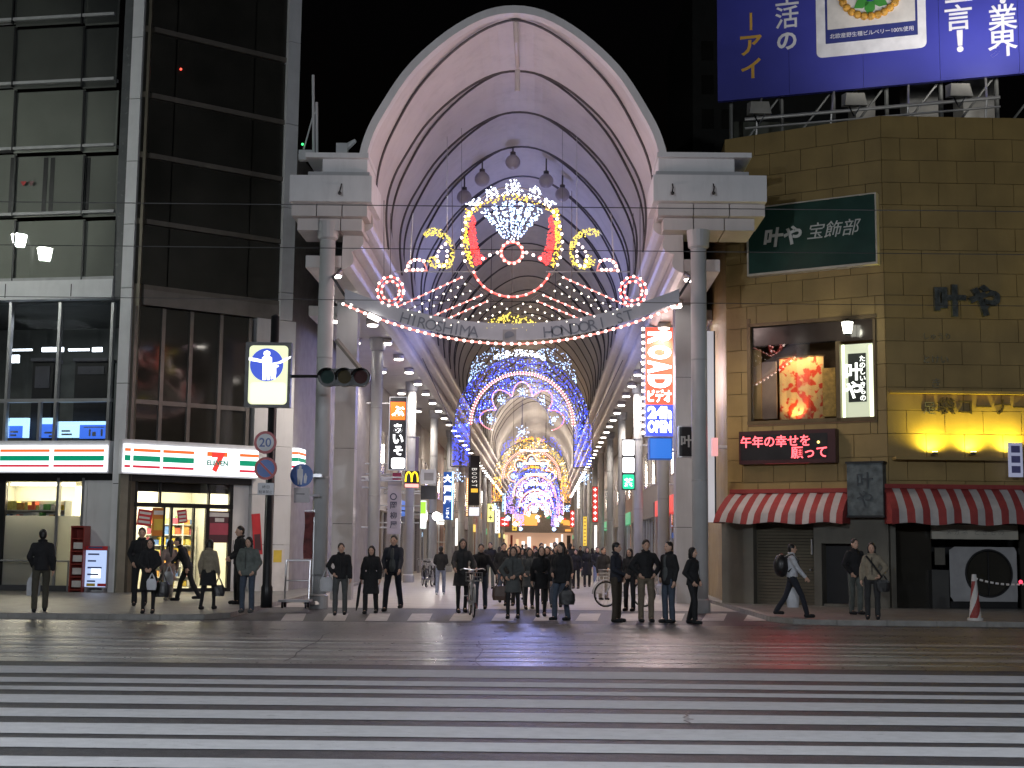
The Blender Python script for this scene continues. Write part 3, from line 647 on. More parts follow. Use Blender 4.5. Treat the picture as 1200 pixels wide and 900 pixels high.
# small sign of the store on the arcade side
o = thing('store_sign', 'small lit striped store sign turned to the arcade behind the blue round sign', 'shop sign', FS.W(1.2,4.2,0))
mb = MB(); mb.fbox(FS,.1,1.0,3.8,4.5,.03,.35); mb.build('housing', lit, o)
for f0,f1,m in ((4.3,4.38,so),(4.08,4.2,sg),(3.88,3.95,sr)):
    mb = MB(); mb.fbox(FS,.1,1.0,f0,f1,.351,.356); mb.build('stripe', m, o); mb = MB(); mb.fbox(FS,.09,.096,f0,f1,.03,.35); mb.build('stripe', m, o)
# items before the store
o = thing('magazine_stand', 'red free-paper stand with glossy pockets beside the white store panel', 'stand', FA.W(FA.hit(88,660)[0], PV, .4))
u0,u1 = FA.hit(81.5,660,.5)[0], FA.hit(97,660,.5)[0]; rm = M_('stand_red', (.26,.04,.03), .4)
mb = MB(); mb.fbox(FA,u0,u1,PV,PV+1.82,.12,.2); mb.fbox(FA,u0,u0+.03,PV,PV+1.82,.2,.5); mb.fbox(FA,u1-.03,u1,PV,PV+1.82,.2,.5); mb.fbox(FA,u0,u1,PV+1.82,PV+1.87,.12,.52)
for k in range(5): mb.fbox(FA,u0+.03,u1-.03,PV+.05+k*.36,PV+.08+k*.36,.2,.48)
mb.build('frame', rm, o)
for k in range(4):
    mb = MB(); mb.fbox(FA,u0+.06,u1-.06,PV+.14+k*.36,PV+.32+k*.36,.3,.44); mb.build('papers', M_('papers', (.6,.57,.55), .3), o)
o = thing('light_board', 'glowing blue-white price board standing by the corner column', 'sign board', FA.W(FA.hit(109,670)[0], PV, .3))
u0,u1,z0,z1 = FA.rect(98,640,124,696,.4); z0 = PV+.12
mb = MB(); mb.fbox(FA,u0,u1,z0,z1,.2,.34); mb.fbox(FA,u0+.05,u0+.1,PV,z0,.15,.4); mb.fbox(FA,u1-.1,u1-.05,PV,z0,.15,.4); mb.build('case', M_('case_grey', (.3,.3,.33), .4), o)
mb = MB(); mb.fbox(FA,u0+.02,u1-.02,z0+.03,z1-.12,.341,.346); mb.build('face', E_('board_glow', (.52,.66,1.0), .85), o)
mb = MB(); mb.fbox(FA,u0+.2,u1-.18,z0+.28,z1-.62,.3465,.348); mb.build('hot_spot', E_('board_hot', (.75,.85,1.0), 1.8), o)
mb = MB(); mb.fbox(FA,u0,u1,z1-.115,z1,.341,.35); mb.build('head_stripe', pr, o)
for k in range(6):
    zz = z0+.17+k*.19; mb = MB(); mb.fbox(FA,u0+.09,u0+.09+(.25+.09*((k*7)%3)),zz,zz+.045,.349,.351); mb.build('print_line', M_('print_blue', (.08,.12,.3), .5), o)
for k, c in enumerate((py_, pr)):
    mb = MB(); mb.fbox(FA,u0+.08+k*.33,u0+.34+k*.33,z0+.05,z0+.13,.349,.352); mb.build('print_block', c, o)
# ------------------------------------------------ rooftop bits beside the left wing
o = thing('roof_antenna', 'thin pale antenna poles standing on the left arcade wing', 'antenna', P(368,188,33.2))
mb = MB()
for x, y in ((367,88),(371,120)): mb.tube([P(x+.5,190,33.3), P(x,y,33.3)], .035, 6)
mb.tube([P(367,135,33.3), P(356,175,33.3)], .02, 5); mb.tube([P(371,130,33.3), P(367,135,33.3)], .02, 5); mb.build('poles', columnm, o)
mb = MB(); a = P(357,186,33.3); mb.box(a.x-.14,a.x+.2,a.y-.1,a.y+.1,a.z-.05,a.z+.2); mb.build('base_box', columnm, o)
mb = MB(); mb.ball(P(354.5,169,33.2), .03); mb.build('pilot_light', E_('green_dot', (.05,1,.2), 3, False), o)
mb = MB(); mb.tube([a+Vector((-.05,0,.1)), P(354.5,169,33.2)], .012, 5); mb.build('pilot_stem', darkm, o)
o = thing('roof_spotlight', 'small pale floodlight on the left arcade wing against the black sky', 'floodlight', P(400,187,33.2))
a = P(400,180,33.3); mb = MB(); mb.box(a.x-.12,a.x+.16,a.y-.12,a.y+.12,a.z-.16,a.z+.24); mb.tube([a+Vector((.1,0,.15)), a+Vector((.36,-.05,.33))], [.1,.05], 8); mb.build('head', columnm, o)
# ================================================================== right ochre building with chamfered corner
cpt = (P(1043,640,34.0).x, 34.0)
FL = Fr((P(853,640,36.2).x, 36.2), cpt); FRr = Fr(cpt, (P(1360,640,34.15).x, 34.15))
ochreb = thing('ochre_building', 'ochre tiled corner building with green name board and striped awnings', 'building', FL.W(FL.L,0))
ZT = FRr.hit(1120,137)[1]; ZA = FL.hit(945,582)[1]          # roof edge, top of awning zone
holesL = []; holesR = []
def tiles(fr, ua, ub, za, zb, holes, tw=.92, th=.6):
    nz = max(1, round((zb-za)/th)); nu = max(1, round((ub-ua)/tw)); shared = {}
    for k in range(nz):
        off = .5*(k % 2); z0, z1 = za+(zb-za)*k/nz, za+(zb-za)*(k+1)/nz; edges = [ua]+[ua+(ub-ua)*(j+off)/nu for j in range(0 if off else 1, nu)]+[ub]
        for u0, u1 in zip(edges, edges[1:]):
            if u1-u0 < .05: continue
            rects = [(u0,u1,z0,z1)]
            for h in holes:
                out = []
                for r in rects:
                    if r[1] <= h[0] or r[0] >= h[1] or r[3] <= h[2] or r[2] >= h[3]: out.append(r); continue
                    if r[0] < h[0]: out.append((r[0],h[0],r[2],r[3]))
                    if r[1] > h[1]: out.append((h[1],r[1],r[2],r[3]))
                    m0, m1 = max(r[0],h[0]), min(r[1],h[1])
                    if r[2] < h[2]: out.append((m0,m1,r[2],h[2]))
                    if r[3] > h[3]: out.append((m0,m1,h[3],r[3]))
                rects = out
            for r in rects:
                if r[1]-r[0] < .03 or r[3]-r[2] < .03: continue
                mb = MB(); pj = random.Random(int(u0*997+z0*131)).uniform(0,.008); mb.fbox(fr,r[0]+.007,r[1]-.007,r[2]+.007,r[3]-.007,-.05,pj); mb.build('wall_tile', ochre, ochreb)
winL = FL.rect(876,374,1027,495)
tiles(FL, 0, FL.L, ZA-.2, ZT, [winL])
recR = FRr.rect(1046,463,1300,533)
tiles(FRr, 0, FRr.L, ZA-.2, ZT, [])
mb = MB(); mb.fbox(FL,0,winL[0],ZA-.3,ZT-.01,-.4,-.045); mb.fbox(FL,winL[1],FL.L,ZA-.3,ZT-.01,-.4,-.045); mb.fbox(FL,winL[0],winL[1],ZA-.3,winL[2],-.4,-.045); mb.fbox(FL,winL[0],winL[1],winL[3],ZT-.01,-.4,-.045)
mb.fbox(FRr,-.02,FRr.L,ZA-.3,ZT-.01,-.4,-.045); mb.build('wall_core', ochre2, ochreb)
# side return towards the arcade
FX = Fr(tuple(arc(6.05, 14, 0).xy), tuple(FL.W(0,0,0).xy))
mb = MB(); mb.fbox(FX,0,FX.L,0,ZT,-.4,-.02); mb.build('side_wall', ochre, ochreb)
# ground floor: rendered piers, shutter, dark doorway
def gbox(fr, x0, x1, yt, yb, d0, d1, name, mat, zb=None):
    u0,u1 = fr.hit(x0,670,d1)[0], fr.hit(x1,670,d1)[0]; xm = (x0+x1)/2; z1 = fr.hit(xm,yt,d1)[1]; z0 = PV if yb is None else fr.hit(xm,yb,d1)[1]
    mb = MB(); mb.fbox(fr,u0,u1,z0,z1,d0,d1); return mb.build(name, mat, ochreb)
gbox(FL, 846,883, 600,None,-.4,.0,'pier',stoneg)
gbox(FL, 954,963, 600,None,-.4,.0,'pier',stoneg)
gbox(FL, 963,999, 600,637,-.4,.0,'door_lintel',stoneg)
gbox(FL, 999,1042, 600,None,-.4,.0,'pier',stoneg)
sh = M_('shutter', (.12,.105,.075), .6, .2, var=.15)
u0,u1 = FL.hit(883,670)[0], FL.hit(954,670)[0]; zt = FL.hit(918,612)[1]; n = 26
for k in range(n):
    mb = MB(); z0 = PV+(zt-PV)*k/n; z1 = PV+(zt-PV)*(k+1)/n; mb.hexa([FL.W(u0,z0,-.24),FL.W(u1,z0,-.24),FL.W(u1,z0,-.3),FL.W(u0,z0,-.3),FL.W(u0,z1-.01,-.27),FL.W(u1,z1-.01,-.27),FL.W(u1,z1-.01,-.3),FL.W(u0,z1-.01,-.3)]); mb.build('shutter_slat', sh, ochreb)
gbox(FL, 883,954, 600,612,-.4,-.02,'shutter_box',darkm); gbox(FL, 880,957, 605,None,-.45,-.32,'leak_block',blackm)  # black box behind the slats added to block stray light
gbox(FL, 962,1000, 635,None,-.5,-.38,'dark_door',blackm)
mb = MB(); u = FL.hit(996,670)[0]; mb.fbox(FL, FL.hit(963,670)[0]+.02, u, PV, PV+.06, -.4, -.05); mb.build('door_sill', stoneg, ochreb)
mb = MB(); u = FL.hit(949,660)[0]; mb.tube([FL.W(u,PV+.9,.0),FL.W(u,PV+.9,-.2)], .02, 6); mb.tube([FL.W(u,FL.hit(949,650)[1],-.18),FL.W(u,FL.hit(949,632)[1],-.18)], .025, 6); mb.build('shutter_handle', frameal, ochreb)
gbox(FRr, 1052,1360, 590,None,-1.4,-1.3,'shop_back',blackm)
gbox(FRr, 1044.5,1050.5, 600,None,-1.3,.0,'pier',stoneg)
gbox(FRr, 1051,1092, 600,None,-.55,-.45,'dark_glass_door',darkglass)
gbox(FRr, 1196,1360, 600,None,-.55,-.45,'dark_glass_door',darkglass)
gbox(FRr, 1092,1196, 590,614,-.7,-.3,'lintel',blackm)
gbox(FRr, 1092,1112, 668,None,-.6,-.2,'low_cabinet',M_('cabinet_grey', (.05,.05,.048), .5))
gbox(FRr, 1096,1108, 642,662,-.75,-.7,'notice',M_('notice_dim', (.12,.11,.09), .6))
# white board with faint lettering under the right awning
o = thing('name_board', 'dim white lettering board under the right striped awning', 'sign', FRr.W(FRr.hit(1092,620)[0], 3))
u0,u1,z0,z1 = FRr.rect(1092,615,1193,632,-.2); mb = MB(); mb.fbox(FRr,u0,u1,z0,z1,-.3,-.2); mb.build('board', M_('board_white', (.42,.40,.34), .5, dirt=.3), o)
text('メ ガ ネ   と き も の', FRr.mat((u0+u1)/2,(z0+z1)/2,-.198), 1, M_('faint_ink', (.26,.25,.23), .6), o, height=.14, ext=.003)
# white panel with large round dark window
o = thing('round_window_panel', 'white panel with one large round dark window in the shop base', 'window', FRr.W(FRr.hit(1113,690)[0], PV))
u0,u1,z0,z1 = FRr.rect(1113,641,1192,705,-.3); cu, cz = FRr.hit(1159,672,-.3); r = FRr.hit(1186,672,-.3)[0]-cu
N = 48; Mx = FRr.mat(cu, cz, -.36); out = []
mb = MB(); ring = [(r*math.cos(2*math.pi*i/N), r*math.sin(2*math.pi*i/N)) for i in range(N)]
def onbox(a):
    dx, dy = math.cos(a), math.sin(a); t = min([(u1-cu)/dx if dx > 1e-6 else 1e9, (u0-cu)/dx if dx < -1e-6 else 1e9, (z1-cz)/dy if dy > 1e-6 else 1e9, (z0-cz)/dy if dy < -1e-6 else 1e9]); return (dx*t, dy*t)
outer = [onbox(2*math.pi*(i+.001)/N) for i in range(N)]
vs = [Mx @ Vector((*p,.06)) for p in ring]+[Mx @ Vector((*p,.06)) for p in outer]+[Mx @ Vector((*p,0)) for p in ring]
mb.add(vs, [(i,N+i,N+(i+1)%N,(i+1)%N) for i in range(N)]+[(i,(i+1)%N,2*N+(i+1)%N,2*N+i) for i in range(N)]); mb.build('panel', M_('panel_white', (.34,.34,.35), .5, dirt=.3), o)
mb = MB(); mb.poly(FRr.mat(cu,cz,-.40), [(p[0]*1.02,p[1]*1.02) for p in ring], .04); mb.build('round_glass', darkglass, o)
mb = MB(); mb.tube([FRr.W(cu,cz-r,-.34),FRr.W(cu,cz+r,-.34)], .02, 6); mb.tube([Mx @ Vector((*p,.05)) for p in ring], .03, 6, closed=True); mb.build('rim', darkm, o)
mb = MB(); mb.fbox(FRr,u0,u1,PV,z0,-.5,-.33); mb.build('base', blackm, o)
# striped awnings
def awning(fr, x0, x1, yt, yb, label, wrap, n):
    u0,u1 = fr.hit(x0,590,.4)[0], fr.hit(x1,590,.4)[0]; xm = (x0+x1)/2; zt = fr.hit(xm,yt,0.05)[1]; zb = fr.hit(xm,yb,.75)[1]
    o = thing('striped_awning', label, 'awning', fr.W((u0+u1)/2, zb, 0)); rr = random.Random(int(x0))
    sec = [(0.03,zt),(.25,zt-.15),(.48,zt-.36),(.64,zt-.56),(.67,zb)]
    for k in range(n):
        a, b = u0+(u1-u0)*k/n, u0+(u1-u0)*(k+1)/n; vs = []; m = len(sec); sl = (.22 if wrap else 0)
        for uu in (a, (a+b)/2, b):
            f = max(0, 1-(uu-u0)/2.6) if wrap else 0
            for i, (d, z) in enumerate(sec): vs.append(fr.W(uu-sl*f*i*.28, z+(.03*math.sin(uu*5) if i == 4 else 0), d+.03*math.sin(uu*9+i)))
        fs = []
        for c in range(2):
            for i in range(m-1): fs.append((c*m+i, (c+1)*m+i, (c+1)*m+i+1, c*m+i+1))
        mb = MB(); mb.add(vs, fs); mb.build('awning_stripe', redm if k % 2 == 0 else whitec, o, True)
    for uu, sg in ((u0, -1), (u1, 1)):
        f = 1 if (wrap and sg < 0) else 0
        vs = [fr.W(uu-(.22*f)*i*.28, z, d+.03*math.sin(uu*9+i)) for i, (d, z) in enumerate(sec)]+[fr.W(uu-.15*f, zb, .05)]
        mb = MB(); mb.add(vs, [tuple(range(len(vs)))]); mb.build('awning_end', M_('pink_canvas', (.45,.2,.2), .75, var=.25, scale=9) if f else redm, o)
    mb = MB(); mb.fbox(fr,u0,u1,zt-.02,zt+.09,.012,.10); mb.build('head_batten', redm, o)
    mb = MB(); mb.tube([fr.W(u0+.05,zb+.1,.56),fr.W(u1-.05,zb+.1,.56)], .015, 6)
    for uu in (u0+.3, u1-.3): mb.tube([fr.W(uu,zb+.1,.56),fr.W(uu,zt-.35,.02)], .015, 6)
    mb.build('arm', darkm, o)
awning(FL, 850, 991, 577, 613, 'red and white striped awning over the closed shutter, rounded end by the arcade', True, 19)
awning(FRr, 1041, 1340, 573, 615, 'red and white striped awning over the round window panel', False, 33)
# bronze plaque between the awnings
o = thing('bronze_plaque', 'weathered grey bronze plaque hanging on the corner between the awnings', 'plaque', FL.W(FL.hit(1013,575)[0], 3))
u0,u1,z0,z1 = FL.rect(993,543,1035,604,.3); mb = MB(); mb.fbox(FL,u0,u1,z0,z1,.02,.32); mb.build('slab', M_('bronze_old', (.10,.12,.125), .6, .3, var=.5, scale=5, bump=.6, bscale=10), o)
mb = MB(); mb.fbox(FL,u0-.03,u1+.03,z1,z1+.05,.02,.35); mb.fbox(FL,u0-.03,u1+.03,z0-.05,z0,.02,.35); mb.build('frame', darkm, o)
text('叶\nや', FL.mat((u0+u1)/2,(z0+z1)/2,.322), 1, M_('bronze_dark', (.05,.06,.07), .6), o, height=.85, ext=.02, lspace=1.0)
# LED message board
o = thing('message_board', 'black electronic board with red glowing Japanese new year wish', 'sign', FL.W(FL.hit(920,525)[0], 4))
u0,u1,z0,z1 = FL.rect(866,504,979,543,.3); mb = MB(); mb.fbox(FL,u0,u1,z0,z1,.02,.3); mb.build('case', M_('led_case', (.05,.015,.018), .4), o)
mb = MB(); mb.fbox(FL,u0+.05,u1-.2,z0+.1,z1-.1,.301,.304); mb.build('screen', blackm, o)
led = E_('led_red', (1.0,.10,.12), 3.2); 
a = FL.hit(909,517,.3); text('午年の幸せを', FL.mat(a[0]-.02,a[1],.306), 1, led, o, width=FL.hit(949,517,.3)[0]-FL.hit(868,517,.3)[0], bold=.012, ext=.006)
a = FL.hit(948,530,.3); text('願って', FL.mat(a[0],a[1],.306), 1, led, o, width=FL.hit(969,530,.3)[0]-FL.hit(927,530,.3)[0], bold=.012, ext=.006)
mb = MB(); mb.ball(FL.W(*FL.hit(959,518,.33),.33), .035); mb.build('pilot', E_('led_yellow', (1,.8,.2), 3, False), o)
lamp('AREA', FL.W((u0+u1)/2,(z0+z1)/2,.4), 14, (1,.06,.08), 1.2, o, FL.W((u0+u1)/2,z0-.4,3))
# display window
zz = winL
o = thing('display_window', 'first floor shop window showing orange kimono cloth and lit name panel', 'window', FL.W(zz[0], zz[2]))
brz = M_('bronze_win', (.14,.10,.05), .4,.4)
mb = MB(); mb.fbox(FL,zz[0],zz[1],zz[2],zz[3],-1.3,-1.25); mb.fbox(FL,zz[0],zz[1],zz[2]-.05,zz[2],-1.25,0.02); mb.fbox(FL,zz[0],zz[1],zz[3],zz[3]+.04,-1.25,-.4); mb.fbox(FL,zz[0]-.04,zz[0],zz[2],zz[3],-1.25,-.4); mb.fbox(FL,zz[1],zz[1]+.04,zz[2],zz[3],-1.25,-.4); mb.build('recess', M_('window_recess', (.16,.09,.04), .7), o)
for (x0,y0,x1,y1) in ((876,374,1027,378),(876,491,1027,495),(876,374,880,495),(1024,374,1027,495),(980,400,985,493)):
    a = FL.rect(x0,y0,x1,y1); mb = MB(); mb.fbox(FL,*a,-.15,.03); mb.build('frame', brz, o)
a = FL.rect(880,378,1024,402); mb = MB(); mb.fbox(FL,*a,-.14,-.1); mb.build('head_panel', M_('head_panel', (.045,.035,.03), .15), o)
a = FL.rect(880,402,980,491); mb = MB(); mb.fbox(FL,*a,-.1,-.08); mb.build('pane', glassshop, o)
a = FL.rect(880,410,892,491,-.3); mb = MB(); mb.fbox(FL,*a,-.35,-.3); mb.build('curtain', M_('curtain_gold', (.5,.33,.14), .7), o)
a = FL.rect(893,424,910,491,-.35); mb = MB(); mb.fbox(FL,*a,-.4,-.35); mb.build('screen_panel', M_('screen_panel', (.32,.24,.19), .6), o)
# kimono cloth: pale gold with red blossom
def kimono():
    m = bpy.data.materials.new('kimono_cloth'); m.use_nodes = True; n = m.node_tree.nodes; L = m.node_tree.links; b = n['Principled BSDF']; b.inputs['Roughness'].default_value = .7
    tc = n.new('ShaderNodeNewGeometry'); t = n.new('ShaderNodeTexNoise'); t.inputs['Scale'].default_value = 2.6; t.inputs['Detail'].default_value = 5; t.inputs['Distortion'].default_value = 1.2; L.new(tc.outputs['Position'], t.inputs['Vector'])
    v = n.new('ShaderNodeTexVoronoi'); v.inputs['Scale'].default_value = 7; L.new(tc.outputs['Position'], v.inputs['Vector'])
    ad = n.new('ShaderNodeMath'); ad.operation = 'MULTIPLY_ADD'; ad.inputs[1].default_value = -.25; L.new(v.outputs['Distance'], ad.inputs[0]); L.new(t.outputs['Fac'], ad.inputs[2])
    r = n.new('ShaderNodeValToRGB'); e = r.color_ramp.elements; e[0].position = .36; e[0].color = (.75,.52,.24,1); e[1].position = .44; e[1].color = (.72,.06,.02,1)
    L.new(ad.outputs[0], r.inputs['Fac']); L.new(r.outputs['Color'], b.inputs['Base Color']); return m
a = FL.rect(913,418,965,491,-.45); kc = thing('kimono_cloth', 'hanging kimono cloth with red blossom on pale gold in the lit window', 'textile', FL.W(a[0],a[2],-.45))
mb = MB(); n = 16; vs = []; fs = []
for i in range(n+1):
    uu = a[0]+(a[1]-a[0])*i/n
    for j in range(7): vs.append(FL.W(uu, a[2]+(a[3]-a[2])*j/6, -.48+.025*math.sin(i*1.9)*(1-.1*j)))
for i in range(n):
    for j in range(6): fs.append((i*7+j,(i+1)*7+j,(i+1)*7+j+1,i*7+j+1))
mb.add(vs,fs); mb.build('cloth', kimono(), kc, True)
mb = MB(); mb.tube([FL.W(a[0]-.05,a[3],-.48),FL.W(a[1]+.05,a[3],-.48)], .02, 6); mb.build('rod', brz, kc)
a = FL.rect(964,431,979,488,-.4); mb = MB(); mb.fbox(FL,*a,-.44,-.4); mb.build('gold_screen', M_('gold_screen', (.55,.36,.1), .5, var=.3, scale=9), o)
c = FL.W((zz[0]+zz[1])/2-.5, zz[3]-.75, -.3)
for uu in (zz[0]+1.0, zz[0]+1.6): lamp('SPOT', FL.W(uu, zz[3]-.62, -.22), 55, (1,.72,.36), .06, o, FL.W(uu+.05, zz[2]+.5, -.55), 100, .7)
lamp('SPOT', FL.W(zz[0]+1.25, zz[2]+.08, -.25), 38, (1,.62,.25), .05, o, FL.W(zz[0]+1.05, zz[2]+1.1, -.5), 110, .8)
# lit white name panel in the window
o = thing('lit_name_sign', 'glowing white vertical name panel beside the kimono window', 'sign', FL.W(FL.hit(1005,450)[0], 6))
a = FL.rect(986,403,1023,491,-.12); mb = MB(); mb.fbox(FL,*a,-.2,-.12); mb.build('light_face', E_('panel_glow', (.80,.86,.62), .62), o)
for k, x in enumerate(((987,990,.9),(1019,1023,.9))):
    b = FL.rect(x[0],404,x[1],490,-.11); mb = MB(); mb.fbox(FL,*b,-.119,-.11); mb.build('edge_tube', E_('edge_glow', (.9,1,.62), 2.4), o)
b = FL.rect(994,414,1015,471,-.1); mb = MB(); mb.fbox(FL,*b,-.119,-.1); mb.build('dark_field', M_('dark_field', (.06,.07,.06), .3), o)
lw = E_('letter_white', (.95,1,.9), 2.2)
text('叶\nや', FL.mat(*FL.hit(1000.5,446,-.1),-.098), 1, lw, o, height=.92, bold=.03, ext=.006)
text('\n'.join('たのしいきもの'), FL.mat(*FL.hit(1011,443,-.1),-.098), 1, lw, o, height=1.15, ext=.006, bold=.01)
# lantern over the name panel
o = thing('wall_lantern', 'small glowing tapered lantern fixed at the top of the shop window', 'lantern', FL.W(*FL.hit(993,390,.2),.2))
c = FL.W(*FL.hit(993,384,.22),.22); lm = E_('lantern_glass', (1,1,.86), 6)
mb = MB(); mb.tube([c+Vector((0,0,-.16)),c+Vector((0,0,.14))], [.10,.15], 8); mb.build('glass', lm, o)
mb = MB(); mb.tube([c+Vector((0,0,.14)),c+Vector((0,0,.24))], [.18,.03], 8); mb.tube([c+Vector((0,0,-.2)),c+Vector((0,0,-.16))], [.05,.11], 8)
for j in range(4): a = math.pi*j/2+.4; mb.tube([c+Vector((.105*math.cos(a),.105*math.sin(a),-.17)), c+Vector((.155*math.cos(a),.155*math.sin(a),.15))], .009, 4)
mb.tube([c+Vector((0,0,.2)), c-FL.n*.3+Vector((0,0,.16))], .02, 6); mb.build('cage', darkm, o)
lamp('POINT', c+FL.n*.22, 22, (1,.97,.8), .12, o)
# green board
o = thing('green_board', 'dark green shop board with white brush lettering on the ochre wall', 'shop sign', FL.W(FL.hit(950,270)[0], 9))
u0,u1,z0,z1 = FL.rect(877,236,1026,314,.25); u0 = FL.hit(877,275,.25)[0]; u1 = FL.hit(1026,275,.25)[0]
mb = MB(); mb.fbox(FL,u0,u1,z0,z1,.02,.24); mb.build('board', M_('board_green', (.012,.05,.038), .35, var=.2, scale=2), o)
for r_ in ((u0-.04,u1+.04,z0-.06,z0),(u0-.04,u1+.04,z1,z1+.03),(u0-.04,u0,z0,z1),(u1,u1+.04,z0,z1)):
    mb = MB(); mb.fbox(FL,*r_,.02,.27); mb.build('frame', M_('board_frame', (.55,.5,.42), .5), o)
wl = M_('white_letters', (.62,.63,.60), .5)
text('叶や', FL.mat(*FL.hit(917,277,.25),.243), 1, wl, o, width=1.05, bold=.035, shear=.15)
text('宝飾部', FL.mat(*FL.hit(977,268,.25),.243), 1, wl, o, width=1.42, shear=.25)
# bronze relief letters on the front face
o = thing('relief_letters', 'dark metal shop name letters standing off the ochre front wall', 'lettering', FRr.W(FRr.hit(1133,352)[0], 7))
bz = M_('relief_metal', (.20,.22,.22), .3, .9, var=.4, scale=8)
for ch, x in (('叶',1114),('や',1154)): text(ch, FRr.mat(*FRr.hit(x,352,.12),.06), 1, bz, o, height=.82, ext=.06, bold=.05)
o = thing('small_letters', 'small pale metal lettering in rows on the ochre front wall', 'lettering', FRr.W(FRr.hit(1100,400)[0], 5))
pl = M_('pale_metal', (.75,.70,.5), .25, .9)
for s_, x, y, w in (('しゅうり',1098,394,.66),('とけい',1097,421,.62),('き',1097,449,.2)): text(s_, FRr.mat(*FRr.hit(x,y,.05),.03), 1, pl, o, width=w, ext=.015)
# yellow lit recess strip with uplights
o = thing('corner_lettering', 'dark standing letters over the yellow lit wall strip', 'lettering', FRr.W(FRr.hit(1140,476)[0], 5))
text('足', FRr.mat(*FRr.hit(1090,478,.1),.04), 1, pl, o, height=.30, ext=.02)
text('袋コーナー', FRr.mat(*FRr.hit(1153,476,.1),.04), 1, M_('dark_letters', (.05,.035,.015), .5), o, width=2.3, ext=.03)
for x in (1094,1139,1184):
    u,z = FRr.hit(x,530,.15); g = thing('uplight', 'small yellow uplight on the ledge washing the ochre wall', 'spotlight', FRr.W(u,z-.1,0), 'uplights on the yellow lit ledge')
    mb = MB(); mb.tube([FRr.W(u,z-.08,.26),FRr.W(u,z,.26)], .07, 10); mb.tube([FRr.W(u,z-.06,0),FRr.W(u,z-.06,.26)], .025, 6); mb.build('can', darkm, g)
    mb = MB(); mb.tube([FRr.W(u,z,.26),FRr.W(u,z+.012,.26)], .07, 10); mb.build('lens', E_('uplight_lens', (1,.9,.35), 10, False), g)
    lamp('SPOT', FRr.W(u,z+.05,.27), 170, (1,.84,.08), .06, g, FRr.W(u,z+1.0,-.12), 165, .9)
u0,u1 = FRr.hit(1043,532)[0], FRr.L; zl = FRr.hit(1140,537)[1]; mb = MB(); mb.fbox(FRr,u0+.05,u1,zl-.07,zl,.012,.34); mb.build('ledge', ochre, ochreb)
zl = FRr.hit(1140,461)[1]; mb = MB(); mb.fbox(FRr,u0+.0,u1,zl-.03,zl+.04,.012,.16); mb.build('upper_ledge', ochre, ochreb)
# small blue-white notice at the right edge
o = thing('notice_plate', 'small pale blue vertical notice plate projecting below the yellow strip', 'sign', FRr.W(FRr.hit(1189,540)[0], 4))
u0,u1,z0,z1 = FRr.rect(1182,519,1198,559,.4); mb = MB(); mb.fbox(FRr,u0,u1,z0,z1,.36,.42); mb.fbox(FRr,u1-.05,u1+.02,z0+.1,z1-.1,.0,.38); mb.build('plate', E_('plate_glow', (.55,.58,.8), .35), o)
for k in range(3): mb = MB(); mb.fbox(FRr,u0+.06,u1-.06,z0+.1+k*.25,z0+.27+k*.25,.421,.425); mb.build('mark', M_('mark_blue', (.12,.12,.3), .5), o)
# ------------------------------------------------ blue billboard on the roof
FBd = Fr((P(845,640,37.4).x, 37.4), (P(1420,640,33.6).x, 33.6))
bb = thing('billboard', 'large blue rooftop billboard with white and gold Japanese lettering', 'billboard', FBd.W(2, ZT))
zb = FBd.hit(1000,104)[1]; zt = zb+6.0; uR = FBd.L
def bbblue():
    return M_('billboard_blue', (.05,.055,.36), .45, var=.10, scale=.8)
for k in range(6):
    mb = MB(); mb.fbox(FBd,k*uR/6+.004,(k+1)*uR/6-.004,zb,zt,-.15,0); mb.build('board_panel', bbblue(), bb)
uw = lambda x, y: FBd.hit(x, y, .01)
def bt(ch, x, y, h, m, w=None, b=.02): u,z = uw(x,y); text(ch, FBd.mat(u,z,.004), 1, m, bb, height=h, width=w, bold=min(b,.012) if ch in '生活宣言業界' else b, ext=.006)
gold = M_('billboard_gold', (.75,.42,.07), .5); bw = M_('billboard_white', (.8,.78,.8), .5)
for ch, y in (('ナ',-22),('ー',25),('ア',53),('イ',80)): bt(ch, 880, y, .58 if ch != 'ー' else .55, gold, w=.07 if ch == 'ー' else None, b=.02)
for ch, y in (('生',-7),('活',20),('の',48)): bt(ch, 922, y, .64 if ch != 'の' else .5, bw, b=.03)
for ch, y in (('宣',-13),('言',20)): bt(ch, 1123, y, .72, bw, b=.03)
bt('！', 1125, 48, .62, bw, b=.05)
for ch, y in (('・',1),('業',20),('界',51)): bt(ch, 1175, y, .72 if ch != '・' else .15, bw, b=.03)
# product panel: white rounded square, blue frame, picture, caption
def rrect(fr, u0,u1,z0,z1,r,d,t,name,m):
    mu,mz = (u0+u1)/2,(z0+z1)/2; w,h = (u1-u0)/2,(z1-z0)/2; pts = []
    for cx,cz,a0 in ((w-r,h-r,0),(-w+r,h-r,90),(-w+r,-h+r,180),(w-r,-h+r,270)):
        for k in range(6): a = R(a0+18*k); pts.append((cx+r*math.cos(a), cz+r*math.sin(a)))
    mb = MB(); mb.poly(fr.mat(mu,mz,d), pts, t); return mb.build(name, m, bb)
u0, zl = uw(957,66); u1 = uw(1086,53)[0]; zl = uw(1020,62)[1]
rrect(FBd,u0,u1,zl,zl+3.0,.16,.002,.008,'picture_mount',bw)
mu = (u0+u1)/2; w = (u1-u0)/2
rrect(FBd,u0+.25,u1-.22,zl+.38,zl+2.8,.01,.011,.006,'picture_border',M_('billboard_navy', (.03,.04,.2), .5))
rrect(FBd,u0+.31,u1-.28,zl+.78,zl+2.7,.01,.018,.004,'picture_field',M_('billboard_pale', (.7,.66,.62), .5))
text('北欧産野生種ビルベリー100%使用', FBd.mat(mu+.02,zl+.58,.02), 1, bw, bb, width=2*w-.7, ext=.004)
